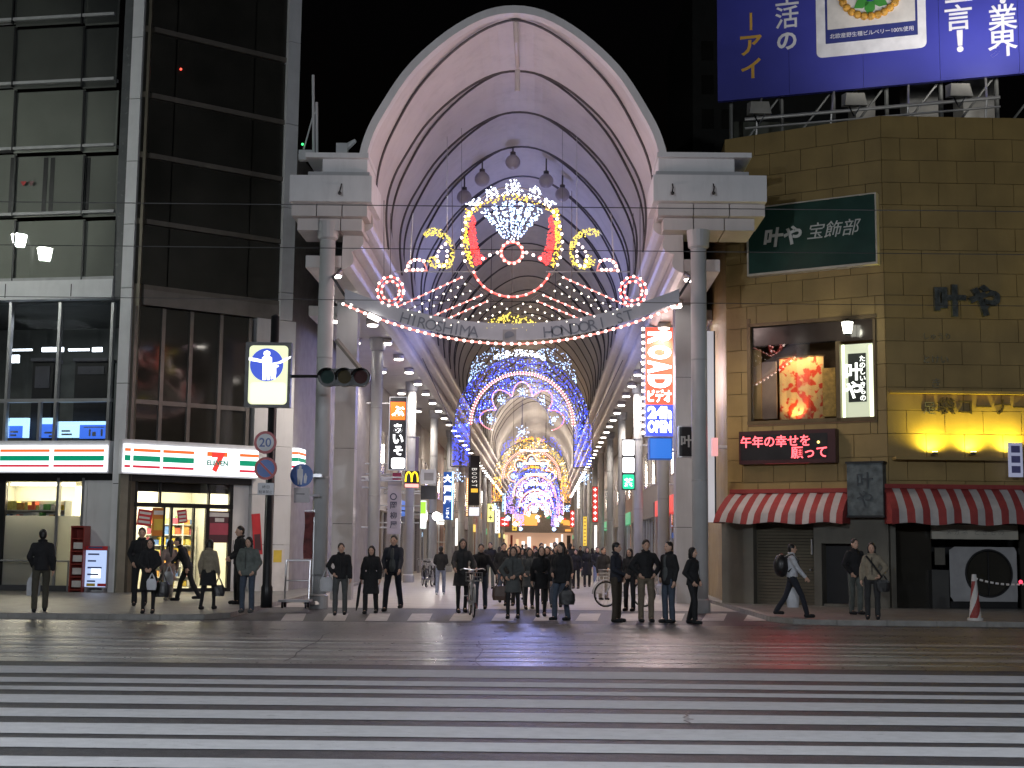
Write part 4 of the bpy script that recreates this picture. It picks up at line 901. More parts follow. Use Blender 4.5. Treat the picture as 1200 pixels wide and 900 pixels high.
cz = uw(1018,-14)[1]; ringc = []
mb = MB(); rr_ = .82
for i in range(28): 
    a = 2*math.pi*i/28; mb.ball(FBd.W(mu+.02+rr_*math.cos(a), cz+rr_*math.sin(a), .03), .115, 8, 5)
mb.build('wreath', M_('wreath_gold', (.62,.32,.05), .5, var=.5, scale=10), bb)
for a, c in ((-150,0),(-30,0),(-95,1)):
    Mx = FBd.mat(mu+.02, cz-.28, .03) @ Matrix.Rotation(R(a), 4, 'Z'); mb = MB(); mb.poly(Mx, [(0,0),(.15,.13),(.34,.14),(.52,0),(.34,-.14),(.15,-.13)], .012); mb.build('leaf', M_('leaf_green', (.06,.3,.05), .5), bb)
mb = MB(); mb.ball(FBd.W(mu+.02,cz-.2,.05), .2, 12, 8, (1,1,1)); mb.build('berry', M_('berry_blue', (.03,.05,.3), .4), bb)
# frame behind and below
mb = MB()
for k in range(9):
    u = .3+k*(uR-.6)/8; mb.tube([FBd.W(u,ZT-.3,-.5),FBd.W(u,zt-.3,-.5)], .06, 6)
    if k < 8: mb.tube([FBd.W(u,ZT-.1,-.5),FBd.W(u+(uR-.6)/8,zb+.2,-.5)], .035, 5)
for z in (zb+.3, zt-.5): mb.tube([FBd.W(0.1,z,-.45),FBd.W(uR-.1,z,-.45)], .05, 6)
for k in range(9): u = .3+k*(uR-.6)/8; mb.tube([FBd.W(u,zb+.3,-.5),FBd.W(u,zb+.3,-.1)], .03, 5)
mb.build('support_frame', M_('galvanised', (.22,.22,.2), .5, .4, dirt=.3), bb)
a = P(873,140,36.3); b = P(1172,114,34.6)
mb = MB(); mb.tube([a,b], .05, 8); mb.tube([a+Vector((0,0,-.25)),b+Vector((0,0,-.25))], .03, 6)
for t in (.05,.35,.65,.95): p = a.lerp(b,t); mb.tube([p, Vector((p.x,p.y+.3,ZT-.35))], .03, 5); mb.tube([p, FBd.W((p-FBd.O).dot(FBd.u), zb+.2,-.3)], .03, 5)
mb.build('light_rail', M_('rail_pale', (.5,.48,.44), .4,.4), bb)
for k, x in enumerate((890,1004,1125,1240)):
    t = (x-873)/299; p = a.lerp(b,t)+Vector((0,-.1,.25)); g = thing('floodlight', 'weatherproof floodlight on the rail below the blue billboard', 'floodlight', p, 'floodlights below the billboard')
    mb = MB(); mb.hexa([p+Vector(v) for v in ((-.3,-.18,-.2),(.3,-.18,-.2),(.32,.16,-.16),(-.32,.16,-.16),(-.24,-.1,.16),(.24,-.1,.16),(.3,.2,.2),(-.3,.2,.2))]); mb.build('head', M_('flood_case', (.4,.38,.33), .5, dirt=.4), g)
    mb = MB(); mb.tube([p+Vector((-.15,0,-.18)), p+Vector((0,.1,-.42))], .02, 5); mb.tube([p+Vector((.15,0,-.18)), p+Vector((0,.1,-.42))], .02, 5); mb.build('yoke', darkm, g)
    if k > 0: lamp('SPOT', p+Vector((0,-2.2,.3)), 420*(.45 if k == 1 else 1), (1,.97,.95), .35, g, FBd.W((p-FBd.O).dot(FBd.u)+.4, zb+2.6, 0), 130, 1.0)
# rooftop clutter behind the board
o = thing('rooftop_units', 'pale rooftop plant boxes behind the billboard frame', 'plant unit', Vector((8,38,ZT)))
for k, (x0,x1,y0,y1) in enumerate(((1000,1022,108,140),(1062,1095,100,134),(1125,1160,95,130))):
    a = P(x0,y1,38.2); b = P(x1,y0,38.2); mb = MB(); mb.box(a.x,b.x,37.9,38.8,ZT-.4,b.z); mb.build('unit', M_('unit_pale', (.45,.43,.38), .6, dirt=.4), o)
mb = MB(); mb.box(P(860,140,39).x,16,39,39.3,ZT-.4,ZT+1.4); mb.build('roof_wall', M_('roof_wall', (.08,.085,.065), .8), o)
mb = MB(); mb.fbox(FL,.0,FL.L,ZT-.42,ZT-.4,-3,-.4); mb.fbox(FRr,0,FRr.L,ZT-.44,ZT-.42,-4,-.4); mb.build('roof_slab', stoneg, ochreb)
# dim building behind, left of the billboard
o = thing('rear_building', 'unlit grey building in the dark behind the billboard', 'building', P(840,640,60))
a = P(812,150,60); b = P(858,0,60); mb = MB(); mb.box(a.x,b.x+6,60,70,0,b.z+1); mb.build('wall', M_('rear_wall', (.05,.05,.045), .8), o)
for r_ in range(7):
    for c_ in range(2): mb = MB(); x = a.x+.4+c_*.9; z = 14+r_*1.6; mb.box(x,x+.55,59.96,59.99,z,z+.9); mb.build('window', darkglass, o)
# striped safety cone with chain bar
p = G(1143,727,PV); o = thing('striped_bollard', 'short red and white striped barrier post with a chain', 'bollard', p)
H = .78; tw = M_('bollard_white', (.6,.58,.56), .5); tr = M_('bollard_red', (.28,.04,.035), .5); N = 16; K = 10; vs = []
mb = MB()
for k in range(K+1):
    z = H*k/K; r = .125-.075*k/K
    for j in range(N): vs.append(p+Vector((r*math.cos(2*math.pi*j/N+k*.34), r*math.sin(2*math.pi*j/N+k*.34), z+.04)))
for idx, nm, m in ((0,'red_band',tr),(1,'white_band',tw)):
    fs = [(k*N+j,k*N+(j+1)%N,(k+1)*N+(j+1)%N,(k+1)*N+j) for k in range(K) for j in range(N) if ((j//4) % 2 == idx)]
    mb = MB(); mb.add(vs, fs); mb.build(nm, m, o)
mb = MB(); mb.tube([p,p+Vector((0,0,.05))], .16, 14); mb.tube([p+Vector((0,0,.8)),p+Vector((0,0,.94))], [.06,.045], 10); mb.build('base_and_cap', tw, o)
q = G(1230,729,PV); mb = MB()
for k in range(14):
    t0, t1 = k/14, (k+.6)/14; f = lambda t: p.lerp(q,t)+Vector((0,-.02,.86-.12*4*t*(1-t)))
    mb.tube([f(t0),f(t1)], .022, 6)
mb.build('chain_bar', tw, o)
mb = MB(); mb.ball(p.lerp(q,.62)+Vector((0,-.05,.8)), .04); mb.build('red_lamp', E_('red_dot', (1,.05,.1), 2.5, False), o)
# ================================================================== festive illumination
rnd = random.Random(11)
LW = E_('bulb_white', (1.0,.80,.72), 7, False); LR = E_('bulb_red', (1.0,.05,.05), 2.6, False); LPk = E_('bulb_pink', (1.0,.42,.36), 4.0, False)
LG = E_('bulb_gold', (1.0,.62,.06), 2.4, False); LB = E_('bulb_blue', (.05,.10,1.0), 2.8, False); LBw = E_('bulb_ice', (.42,.62,1.0), 4.0, False); LC = E_('bulb_cream', (1.0,.92,.72), 5, False); LY = E_('bulb_yellow', (.95,.75,.12), 1.7, False)
LWB = E_('bulb_cool', (.75,.85,1.0), 6, False); LO = E_('bulb_orange', (1.0,.42,.05), 2.6, False); LV = E_('bulb_violet', (.45,.30,1.0), 2.6, False)
tubeR = E_('tube_red', (1.0,.12,.10), 1.1, False); tubeP = E_('tube_pink', (1.0,.30,.25), 1.0, False)
YO = 32.3
def bulbs(pts, r, mat, par, name='light_bulbs', jit=0):
    mb = MB()
    for p in pts:
        if r > .03: mb.ball(p, r, 8, 5)
        else: mb.octa(p, r)
    o = mb.build(name, mat, par); return tag(o, kind='stuff')
def pxs(l, Y=YO): return [P(x, y, Y) for x, y in l]
def along(poly, step, closed=False):
    poly = [Vector((*p,0)) for p in poly]; 
    if closed: poly.append(poly[0])
    out = []; carry = 0
    for a, b in zip(poly, poly[1:]):
        L = (b-a).length; t = carry
        while t < L: out.append(tuple(a.lerp(b, t/L).xy)); t += step
        carry = t-L
    return out
def ell(cx, cy, rx, ry, a0=0, a1=360, n=60): return [(cx+rx*math.cos(R(a0+(a1-a0)*i/n)), cy-ry*math.sin(R(a0+(a1-a0)*i/n))) for i in range(n+1)]
def inpoly(x, y, poly):
    c = False; n = len(poly)
    for i in range(n):
        x1,y1 = poly[i]; x2,y2 = poly[i-1]
        if (y1 > y) != (y2 > y) and x < (x2-x1)*(y-y1)/(y2-y1)+x1: c = not c
    return c
def scatter(poly, n, Y=YO, dj=.05):
    xs = [p[0] for p in poly]; ys = [p[1] for p in poly]; out = []
    while len(out) < n:
        x, y = rnd.uniform(min(xs),max(xs)), rnd.uniform(min(ys),max(ys))
        if inpoly(x, y, poly): out.append(P(x, y, Y+rnd.uniform(-dj, dj)))
    return out
# ---- arch banner: hanging curved band with street name
def bandy(x, top=True):       # px curve of the banner
    t = (x-600)/200.0
    yc = 406-3 - 52*t*t*(1-.06*abs(t)); return yc - (24 if top else 4)*(1-.28*abs(t)**2)
ban = thing('street_banner', 'curved grey hanging band bearing the street name at the arcade entrance', 'sign', P(600,400,YO))
mb = MB(); vs = []; fs = []; N = 48
for i in range(N+1):
    x = 404+392*i/N
    for d in (-.06, .06): vs += [P(x, bandy(x,True), YO+d), P(x, bandy(x,False), YO+d)]
for i in range(N): a = i*4; b = a+4; fs += [(a,a+1,b+1,b),(a+2,b+2,b+3,a+3),(a,b,b+2,a+2),(a+1,a+3,b+3,b+1)]
mb.add(vs, fs); mb.build('band', M_('banner_grey', (.42,.43,.48), .5, var=.06, dirt=.2), ban)
inkm = M_('banner_ink', (.17,.18,.22), .5)
def bantext(s, x0, x1):
    n = len(s)
    for i, ch in enumerate(s):
        if ch == ' ': continue
        x = x0+(x1-x0)*(i+.5)/n; y = (bandy(x,True)+bandy(x,False))/2+2; sl = math.atan2(-(bandy(x+4)-bandy(x-4)), 8)
        M = Matrix.Translation(P(x,y,YO-.066)) @ Matrix.Rotation(-sl*-1, 4, Vector((0,-1,0))) @ Matrix.Rotation(R(90), 4, 'X')
        text(ch, M, 1, inkm, ban, name='letter', height=.26*(1 if ch != 'I' else 1), ext=.006)
bantext('HIROSHIMA', 470, 560); bantext('HONDORI ST', 637, 742)
mb = MB(); M = Matrix.Translation(P(597,394,YO-.064)) @ Matrix.Rotation(R(90),4,'X'); mb.poly(M, [(-.16,-.16),(.16,-.16),(.16,.16),(-.16,.16)], .01); mb.build('emblem_plate', M_('emblem_plate', (.28,.27,.28), .5), ban)
mb = MB(); mb.poly(M @ Matrix.Translation((0,0,.011)), [(.12*math.cos(R(a)), .10*math.sin(R(a))+.02) for a in range(200,-20,-20)]+[(.02,-.02),(-.1,-.06)], .008); mb.build('emblem', inkm, ban)
for x, y in ((404,352),(796,352)):
    s = -1 if x < 600 else 1; mb = MB(); mb.tube([P(x,bandy(x)+8,YO), P(x+s*14,bandy(x)-14,YO+.5), arc(s*4.25, .6, SOF+.05)], .035, 6); mb.build('hanger', ribm, ban)
rim = [(x, bandy(x,False)+4) for x in range(402,800,6)]
mb = MB(); mb.tube(pxs(rim, YO-.02), .022, 6); mb.build('glow_tube', tubeP, ban)
bulbs(pxs(along([(x, y) for x, y in rim], 9.3), YO-.08), .036, LW, ban)
mb = MB(); c = P(438,372,YO-.1); mb.tube([c+Vector((-.13,0,.06)), c+Vector((.13,0,-.06))], .06, 8); mb.build('spot_head', E_('spot_hot', (1,.95,.85), 9, False), ban)
for k in (450, 530, 600, 670, 750):
    mb = MB(); y = bandy(k); mb.tube([P(k,y+2,YO), P(k,y-150 if k in (530,670) else y-120,YO+.02)], .008, 4); mb.build('wire', ribm, ban)
# ---- crown ring
ring = thing('ring_light', 'large illuminated ring with white fan crown and red crescents above the banner', 'light ornament', P(600,345,YO))
mb = MB(); wire = ell(600,283,59,64)
mb.tube(pxs(wire, YO+.04), .018, 5); mb.tube(pxs(ell(600,296,13,13),YO+.04), .015, 5); mb.tube(pxs([(553,297),(585,296)],YO+.04), .012, 5); mb.tube(pxs([(615,296),(647,297)],YO+.04), .012, 5)
mb.tube(pxs([(600,235),(600,284)],YO+.04), .015, 5)
for x in (541,659): mb.tube(pxs([(x,283),(x,150)],YO+.05), .004, 4)
mb.build('wire_frame', ribm, ring)
mb = MB(); mb.tube(pxs(ell(600,306,47,42,200,340),YO), .024, 6); mb.build('glow_tube', tubeR, ring)
bulbs(pxs(along(ell(600,306,47,42,198,342),10.5),YO-.06), .034, LPk, ring)
bulbs(pxs(along(ell(600,284,59,62,132,205),9.2)+along(ell(600,284,59,62,-25,48),9.2),YO-.06), .034, LW, ring)
def cres(s):
    o = [(600+s*x, y) for x, y in ((54,243),(57,262),(57.5,285),(54,303),(48,314),(44,312),(49,297),(51,280),(50,262),(46,247))]; return o
def cresr(s): return [(600+s*x, y) for x, y in ((46,250),(50,264),(51,281),(48,297),(43,311),(35,309),(30,302),(37,296),(41,284),(43,268),(43,256))]
for s in (-1,1):
    bulbs(scatter(cres(s), 125), .021, LG, ring); bulbs(scatter(cresr(s), 210), .024, LR, ring, 'red_bulbs')
fan = [(562,247),(575,237),(590,232),(600,231),(611,232),(625,237),(639,247),(628,262),(615,278),(611,283),(589,283),(585,278),(572,262)]
mb = MB()
for k in range(7):
    x = 566+11.3*k; mb.tube(pxs([(x,246-abs(3-k)*-1-8),(600+(x-600)*.3,280)],YO+.03), .012, 4)
mb.build('fan_spokes', M_('fan_spoke', (.05,.06,.1), .5), ring)
def fanpts(n):
    out = []
    while len(out) < n:
        a = rnd.uniform(-1,1); k = math.floor((a+1)*3.5); c = (k+.5)/3.5-1; a2 = c+(a-c)*.72; t = rnd.random()**.6
        x = 600+a2*(8+31*t); y = 282-(47-14*a2*a2*1)*t; out.append(P(x,y,YO+rnd.uniform(-.06,.06)))
    return out
bulbs(fanpts(420), .019, LBw, ring, 'ice_bulbs'); bulbs(fanpts(90), .021, LWB, ring, 'cool_bulbs')
arcpts = [(545,254),(556,243),(570,234),(585,229),(600,227),(615,229),(630,234),(644,243),(655,254)]
band = arcpts+[(x,y+7) for x,y in arcpts[::-1]]
bulbs(scatter(band, 95), .02, LG, ring); bulbs(pxs(along(arcpts,6.5),YO-.05), .03, LW, ring)
for poly, n in (([(590,226),(593,216),(600,206),(607,213),(613,224),(606,228)],85),([(570,232),(570,221),(578,218),(584,224),(583,230)],50),([(618,230),(620,222),(629,217),(634,226),(632,233)],50),([(543,240),(552,236),(560,230),(566,236),(556,241)],34),([(634,234),(641,232),(648,236),(656,239),(645,241)],34)):
    bulbs(scatter(poly, int(n*.75)), .019, LWB, ring, 'cool_bulbs')
bulbs(pxs(along(ell(600,296,13,13),6.4),YO-.05), .036, LPk, ring); bulbs(pxs([(566,303),(574,299),(583,296),(617,296),(625,299),(633,303)],YO-.05), .036, LW, ring)
mb = MB(); mb.tube(pxs(ell(600,296,12.2,12.2),YO-.02), .03, 6, closed=False); mb.build('glow_tube', tubeR, ring)
lamp('POINT', P(600,270,YO-1.2), 190, (1,.74,.70), .6, ring)
lamp('POINT', P(600,262,YO+2.0), 170, (1,.70,.74), .8, ring)
# ---- side flourishes
for s in (-1,1):
    fl = thing('flourish_light', 'gold curl light ornament with a pink leaf beside the crown ring', 'light ornament', P(600+s*98,320,YO), 'pair of curl lights beside the crown ring')
    X = lambda x: x if s < 0 else 1200-x
    f = lambda l: [(X(x),y) for x,y in l]
    curl = f([(495,275),(500,269),(508,267),(517,269),(525,275),(531,283),(533,292),(532,303),(528,314),(514,316),(505,312),(500,306),(506,300),(511,298),(514,303),(520,309),(526,306),(528,296),(526,287),(520,280),(511,276),(503,276),(497,280)])
    bulbs(scatter(curl, 165), .021, LY, fl, 'gold_bulbs')
    bulbs(pxs(along(f([(522,286),(517,290),(513,296),(512,302),(513,307),(515,312),(520,312),(524,305),(524,300),(524,293)]),6.0),YO-.06), .034, LW, fl)
    mb = MB(); mb.tube(pxs(f([(476,317),(478,308),(484,304),(490,304),(496,306),(499,312),(501,317),(476,317)]),YO), .018, 5); mb.build('glow_tube', tubeP, fl)
    bulbs(pxs(along(f([(476,317),(479,309),(484,305),(489,304),(495,305),(500,308)]),5.6)+along(f([(484,316),(500,316)]),5.4),YO-.06), .036, LW, fl)
    mb = MB(); mb.tube(pxs(f([(462,318.5),(560,318.5)]),YO+.03), .014, 5); mb.tube(pxs(curl[:9],YO+.03), .012, 5); mb.tube(pxs(f([(524,283),(524,160)]),YO+.05), .007, 4); mb.tube(pxs(f([(480,318),(484,250)]),YO+.05), .007, 4); mb.build('wire_frame', frameal, fl)
    # red rosette
    ro = thing('rosette_light', 'red double circle of bulbs at the outer end of the string lights', 'light ornament', P(X(457.5),360,YO), 'pair of red rosettes')
    cx = X(457.5) if s < 0 else 742
    mb = MB(); mb.tube(pxs(ell(cx,341,15,16.5),YO), .02, 6); mb.tube(pxs(ell(cx,341,10.5,11.5),YO), .016, 6); mb.build('glow_tube', tubeR, ro)
    bulbs(pxs(along(ell(cx,341,15.5,17),8.3),YO-.06), .033, LW, ro); bulbs(pxs(along(ell(cx,341,10.5,11.5),7.2),YO-.06), .036, LPk, ro)
    mb = MB(); mb.tube(pxs([(cx,325),(cx,250)],YO+.05), .007, 4); mb.build('wire', ribm, ro)
# ---- slanting strings of bulbs between ring and banner
lines = [((541,325),(465,360),LPk,1),((545,333),(470,367),LC,0),((551,341),(478,371),LC,0),((564,346),(497,375),LPk,1),((571,353),(512,379),LPk,1),((588,356),(527,382),LC,0),((594,362),(553,381),LC,0)]
for s in (-1,1):
    st = thing('string_lights', 'slanting rows of small bulbs strung between crown ring and banner', 'string lights', P(600+s*70,380,YO), 'slanting string lights')
    for (a, b, m, tb) in lines:
        if s > 0: a, b = (1200-a[0]+1,a[1]), (1200-b[0]+1,b[1]-1)
        mb = MB(); mb.tube(pxs([a,b],YO), .016 if tb else .008, 5); mb.build('cable', tubeP if tb else wirem, st)
        bulbs(pxs(along([a,b],9.2),YO-.05), .030 if tb else .025, m if not tb else LW, st)
    mb = MB(); a = (541 if s < 0 else 660, 325); mb.tube(pxs([a,(594 if s < 0 else 607,363)],YO+.02), .008, 4); mb.tube(pxs([(465 if s < 0 else 736,360),(553 if s < 0 else 648,382)],YO+.02), .008, 4); mb.build('carrier', ribm, st)
fg = thing('fan_light', 'small gold fan of bulbs sitting on the middle of the banner', 'light ornament', P(600,388,YO))
bulbs(scatter([(562,387),(570,378),(582,371),(598,366),(614,370),(628,378),(634,387)], 180), .021, LY, fg, 'gold_bulbs')
mb = MB(); mb.tube(pxs([(562,387),(570,378),(582,371),(598,366),(614,370),(628,378),(634,387),(562,387)],YO+.04), .01, 4); mb.build('wire_frame', ribm, fg)

# ---- illuminated arches inside the arcade
def arch_light(s, sc, pal, label, n, br):
    """gate of lights; local units: ring radius 1.85 m"""
    o3 = arc(0, s, 0); c = lambda x, z: arc(x, s, z)
    A = thing('arch_light', label, 'light arch', o3)
    cz = 5.95; r1 = 1.85
    main, line, flake, outer = pal
    def pol(r, a): return (r*math.cos(R(a)), cz+r*math.sin(R(a))*1.02)
    outp = []
    while len(outp) < n:           # broad band outside the pink ring
        a = rnd.uniform(-12,192); r = rnd.uniform(r1+.12, r1+.62); x,z = pol(r,a); outp.append(c(x,z)+Vector((0,rnd.uniform(-.1,.1),0)))
    inn = []
    while len(inn) < n*.8:         # between ring and petals
        a = rnd.uniform(2,178); r = rnd.uniform(1.05, r1-.08)
        k = min(range(5), key=lambda q: abs(a-(90+(q-2)*40))); da = abs(a-(90+(k-2)*40))
        if r < 1.05+.48*math.cos(R(min(90, da*4.6))): continue
        x,z = pol(r,a); inn.append(c(x,z)+Vector((0,rnd.uniform(-.1,.1),0)))
    bulbs(outp, br, outer, A, 'band_bulbs'); bulbs(inn, br, main, A, 'field_bulbs')
    bulbs([v+Vector((0,-.12,0)) for v in outp[::7]+inn[::5]], br, LBw if outer is LB else LC, A, 'sparkle_bulbs')
    rr_ = max(.022, br*1.05)
    ringp = [c(*pol(r1+q,a*.01)) for q in (0,.09) for a in range(0,18001,int(max(330, rr_*9000)))]
    bulbs(ringp, rr_, line, A, 'ring_bulbs')
    mb = MB(); mb.tube([c(*pol(r1+.03,a)) for a in range(0,181,6)], .035, 6); mb.build('ring_tube', tubeP, A)
    pet = []
    for q in range(5):
        b = 90+(q-2)*40
        for t in range(25):
            da = -19+38*t/24; r = 1.05+.52*math.cos(R(da*4.5))**.8 if abs(da) < 19.9 else 1.05
            pet.append(c(*pol(r, b+da)))
    bulbs(pet, rr_, line, A, 'petal_bulbs')
    mb = MB(); mb.tube(pet, .022, 5); mb.build('petal_tube', tubeP, A)
    fl = []
    for q in range(5):
        x,z = pol(1.18, 90+(q-2)*40)
        for k in range(36): a = rnd.uniform(0,360); r = rnd.uniform(0,.2); fl.append(c(x+r*math.cos(R(a)), z+r*math.sin(R(a))))
    for k in range(50): a = rnd.randrange(8)*45+rnd.uniform(-6,6); r = rnd.uniform(0,.26); fl.append(c(r*math.cos(R(a)), cz-.25+r*math.sin(R(a))))
    for sx in (-1,1):
        for k in range(40): a = rnd.randrange(8)*45+rnd.uniform(-6,6); r = rnd.uniform(0,.28); fl.append(c(sx*2.35+r*math.cos(R(a)), 4.05+r*math.sin(R(a))))
    bulbs(fl, br, flake, A, 'snowflake_bulbs')
    pn = []
    for sx in (-1,1):
        for k in range(int(n*.42)): pn.append(c(sx*rnd.uniform(1.92,2.55), rnd.uniform(4.45,6.0)))
        bulbs([c(sx*2.6, 4.4+k*.055) for k in range(30)], rr_*.8, LPk, A, 'edge_bulbs')
        wing = []
        for k in range(int(n*.16)): t = rnd.random(); a = 38+40*t; r = r1+.66+rnd.uniform(0,.55)*math.sin(t*2.6); x,z = pol(r,a); wing.append(c(sx*x,z))
        bulbs(wing, br, flake if pal[0] is LB else LB, A, 'wing_bulbs')
        mb = MB()
        for x in (1.9,2.6): mb.tube([c(sx*x,4.4),c(sx*x,6.05)], .02, 5)
        mb.tube([c(sx*1.9,4.4),c(sx*2.6,4.4)], .02, 5); mb.tube([c(sx*2.6,6.0),c(sx*3.7,8.4)], .012, 4); mb.tube([c(sx*2.35,4.4),c(sx*2.35,3.9)], .008, 4); mb.build('side_frame', ribm, A)
    bulbs(pn, br, main, A, 'panel_bulbs')
    crest = []
    for k in range(int(n*.22)):
        x = rnd.uniform(-.95,.95); crest.append(c(x-.1, cz+r1+.62+.22*math.cos(x*1.6)+rnd.uniform(-.12,.12)))
    bulbs(crest, br*1.05, LWB if pal[0] is LB else LO, A, 'crest_bulbs')
    mb = MB(); mb.tube([c(*pol(r1+.62,a)) for a in range(-12,193,6)], .02, 5); mb.tube([c(*pol(1.05,a)) for a in range(0,181,9)], .016, 5); mb.tube([c(0,cz+1.0),c(0,cz-.25)], .008, 4)
    for a in (30,60,90,120,150): mb.tube([c(*pol(1.05,a)),c(*pol(r1+.62,a))], .014, 4)
    for x in (-1.2, 1.2): mb.tube([c(x, cz+r1+.3), c(x, 13.0)], .01, 4)
    mb.build('wire_frame', ribm, A)
    lamp('POINT', c(0, cz+.9)+Vector((0,-1.3,0)), 650 if pal[0] is LB else 130, (.35,.40,1) if pal[0] is LB else (1,.6,.25), .9, A)
    return A
blue = (LB, LW, LBw, LB); goldp = (LO, LPk, LBw, LG); viol = (LV, LPk, LBw, LB)
arch_light(17, 1, blue, 'nearest blue illuminated arch with pink petals and side panels inside the arcade', 800, .018)
arch_light(57, 1, goldp, 'gold illuminated arch with blue wings behind the first blue arch', 330, .030)
arch_light(89, 1, viol, 'violet illuminated arch following the gold arch', 240, .038)
arch_light(121, 1, viol, 'small violet illuminated arch second behind the gold arch', 170, .045)
arch_light(160, 1, viol, 'tiny violet illuminated arch deepest inside the arcade', 120, .055)
# ================================================================== street lamps (stand outside the view, light the crossing and the facades; nearest pair added)
def street_lamp(x, y, h, heads, en, label, z0=0.0, aim=None, col=(.86,.92,1.0)):
    o = thing('street_lamp', label, 'street lamp', (x, y, z0))
    mb = MB(); mb.tube([(x,y,z0),(x,y,z0+.5),(x,y,z0+.55),(x,y,z0+h)], [.14,.14,.09,.06], 12); mb.build('post', darkm, o)
    for hp in heads:
        hp = Vector(hp); mb = MB(); mb.tube([(x,y,z0+h-.1),(x+(hp.x-x)*.5,y+(hp.y-y)*.5,max(hp.z,z0+h)+.35),hp+Vector((0,0,.3))], .035, 8); mb.build('arm', darkm, o)
        mb = MB(); mb.tube([hp+Vector((0,0,-.26)),hp+Vector((0,0,.22))], [.17,.27], 10); mb.build('lantern_glass', E_('street_lantern_bright' if en == 900 else 'street_lantern', (.95,1,.9), 260 if en == 900 else 9), o)
        mb = MB(); mb.tube([hp+Vector((0,0,.22)),hp+Vector((0,0,.42))], [.31,.04], 10); mb.tube([hp+Vector((0,0,-.32)),hp+Vector((0,0,-.26))], [.08,.18], 10); mb.build('lantern_cap', darkm, o)
        if en and en != 900:
            if aim: lamp('SPOT', hp+Vector((0,0,-.5)), en, col, .25, o, aim, 140, .7)
            else: lamp('POINT', hp+Vector((0,0,-.55)), en, col, .25, o)
    return o
def mirror(fr, p, d=0.0):
    q = fr.W(0,0,d); return p - fr.n*(2*(p-q).dot(fr.n))
h1, h2 = mirror(FA, P(22,282,50)), mirror(FA, P(52,298,50.6))
m = (h1+h2)/2
street_lamp(m.x, m.y, h1.z-.2-PV, [h1, h2], 900, 'twin lantern street lamp on the pavement before the glass office', PV)
street_lamp(-11, -3.5, 9.0, [(-9.8,-2.6,8.9)], 5600, 'tall street lamp on the near pavement at one side of the crossing', 0, (-4,24,1.5))
street_lamp(9.5, -3.5, 9.0, [(8.4,-2.6,8.9)], 2900, 'tall street lamp on the near pavement opposite the ochre building', 0, (4,22,1.5))
street_lamp(23, 26.5, 8.5, [(22,26,8.4)], 260, 'street lamp on the pavement beyond the ochre shop front', PV)
street_lamp(-7.6, 5.5, 7.2, [(-6.9,6.2,7.1)], 1500, 'unseen lamp added to light the crossing, office side', 0, (-2.5,13,0))  # added out of view to brighten the stripes
street_lamp(7.8, 5.5, 7.2, [(7.1,6.2,7.1)], 1150, 'unseen lamp added to light the crossing, ochre building side', 0, (2.5,13,0))  # its partner, likewise added for light on the stripes
# ------------------------------------------------ overhead tram wires
for k, (py, Y, z) in enumerate(((240,16.4,0),(291,18.7,0),(352,22.7,0))):
    a, b = P(-60,py-5,Y), P(1260,py+2,Y); mb = MB(); pts = []
    for i in range(25):
        t = i/24; p = a.lerp(b,t); pts.append((-40+80*t, Y, a.z+(b.z-a.z)*t-.04*math.sin(math.pi*t)))
    mb.tube(pts, .006, 5); tag(mb.build('tram_wire', wirem), 'thin black tram wire stretched across the street before the arcade', 'wire', 'overhead tram wires')
# ------------------------------------------------ signal pole with lit pedestrian sign and round signs
base = G(312,712,PV); YP = base.y
o = thing('signal_pole', 'black pole with horizontal unlit traffic signal beside the convenience store', 'traffic signal', base)
top = P(317.5,371,YP); mb = MB(); mb.tube([base,(base.x,base.y,.45+PV),(base.x,base.y,.5+PV),(base.x,base.y,top.z)], [.13,.13,.105,.095], 14); mb.tube([(base.x,base.y,top.z),(base.x,base.y,top.z+.05)], [.1,.03], 14); mb.build('pole', M_('pole_black', (.018,.018,.02), .35), o, True)
YS = YP-.3
mb = MB(); mb.tube([P(316,441,YP), P(375,441,YS)], .035, 8); mb.build('arm', darkm, o)
hs = M_('signal_housing', (.015,.016,.017), .45)
mb = MB(); a, b = P(382,442,YS), P(425,442,YS); n_ = 12
for px in (384,404,423):
    c = P(px,442,YS); mb.tube([c+Vector((0,-.05,0)),c+Vector((0,.14,0))], .215, 18)
mb.box(a.x,b.x,YS-.04,YS+.13,a.z-.19,a.z+.19); mb.build('signal_body', hs, o)
for k, px in enumerate((384,404,423)):
    c = P(px,442,YS); mb = MB(); mb.tube([c+Vector((0,-.06,0)),c+Vector((0,-.051,0))], .155, 18); mb.build('signal_lens', M_('lens_%d' % k, [(.01,.035,.03),(.05,.035,.008),(.05,.01,.01)][k], .5, spec=.15), o)
    mb = MB(); pts = [(.19*math.cos(R(t)), .19*math.sin(R(t))) for t in range(10,171,16)]; vs = [c+Vector((x,-.05,z)) for x,z in pts]+[c+Vector((x*1.02,-.34,z*1.02-.02)) for x,z in pts]; m_ = len(pts)
    mb.add(vs, [(i,i+1,m_+i+1,m_+i) for i in range(m_-1)]); mb.build('hood', hs, o)
FP = Fr((P(280,640,YP-.16).x, YP-.16), (P(350,640,YP-.16).x, YP-.16))
o = thing('pedestrian_sign', 'lit yellow-white box sign with blue disc of adult and child on the black pole', 'street sign', FP.W(FP.hit(315,440)[0], 5))
a = FP.rect(288,402,341.5,478); mb = MB(); mb.fbox(FP,*a,-.06,.12); mb.build('case', blackm, o)
a = FP.rect(291.5,405,337,474,.12)
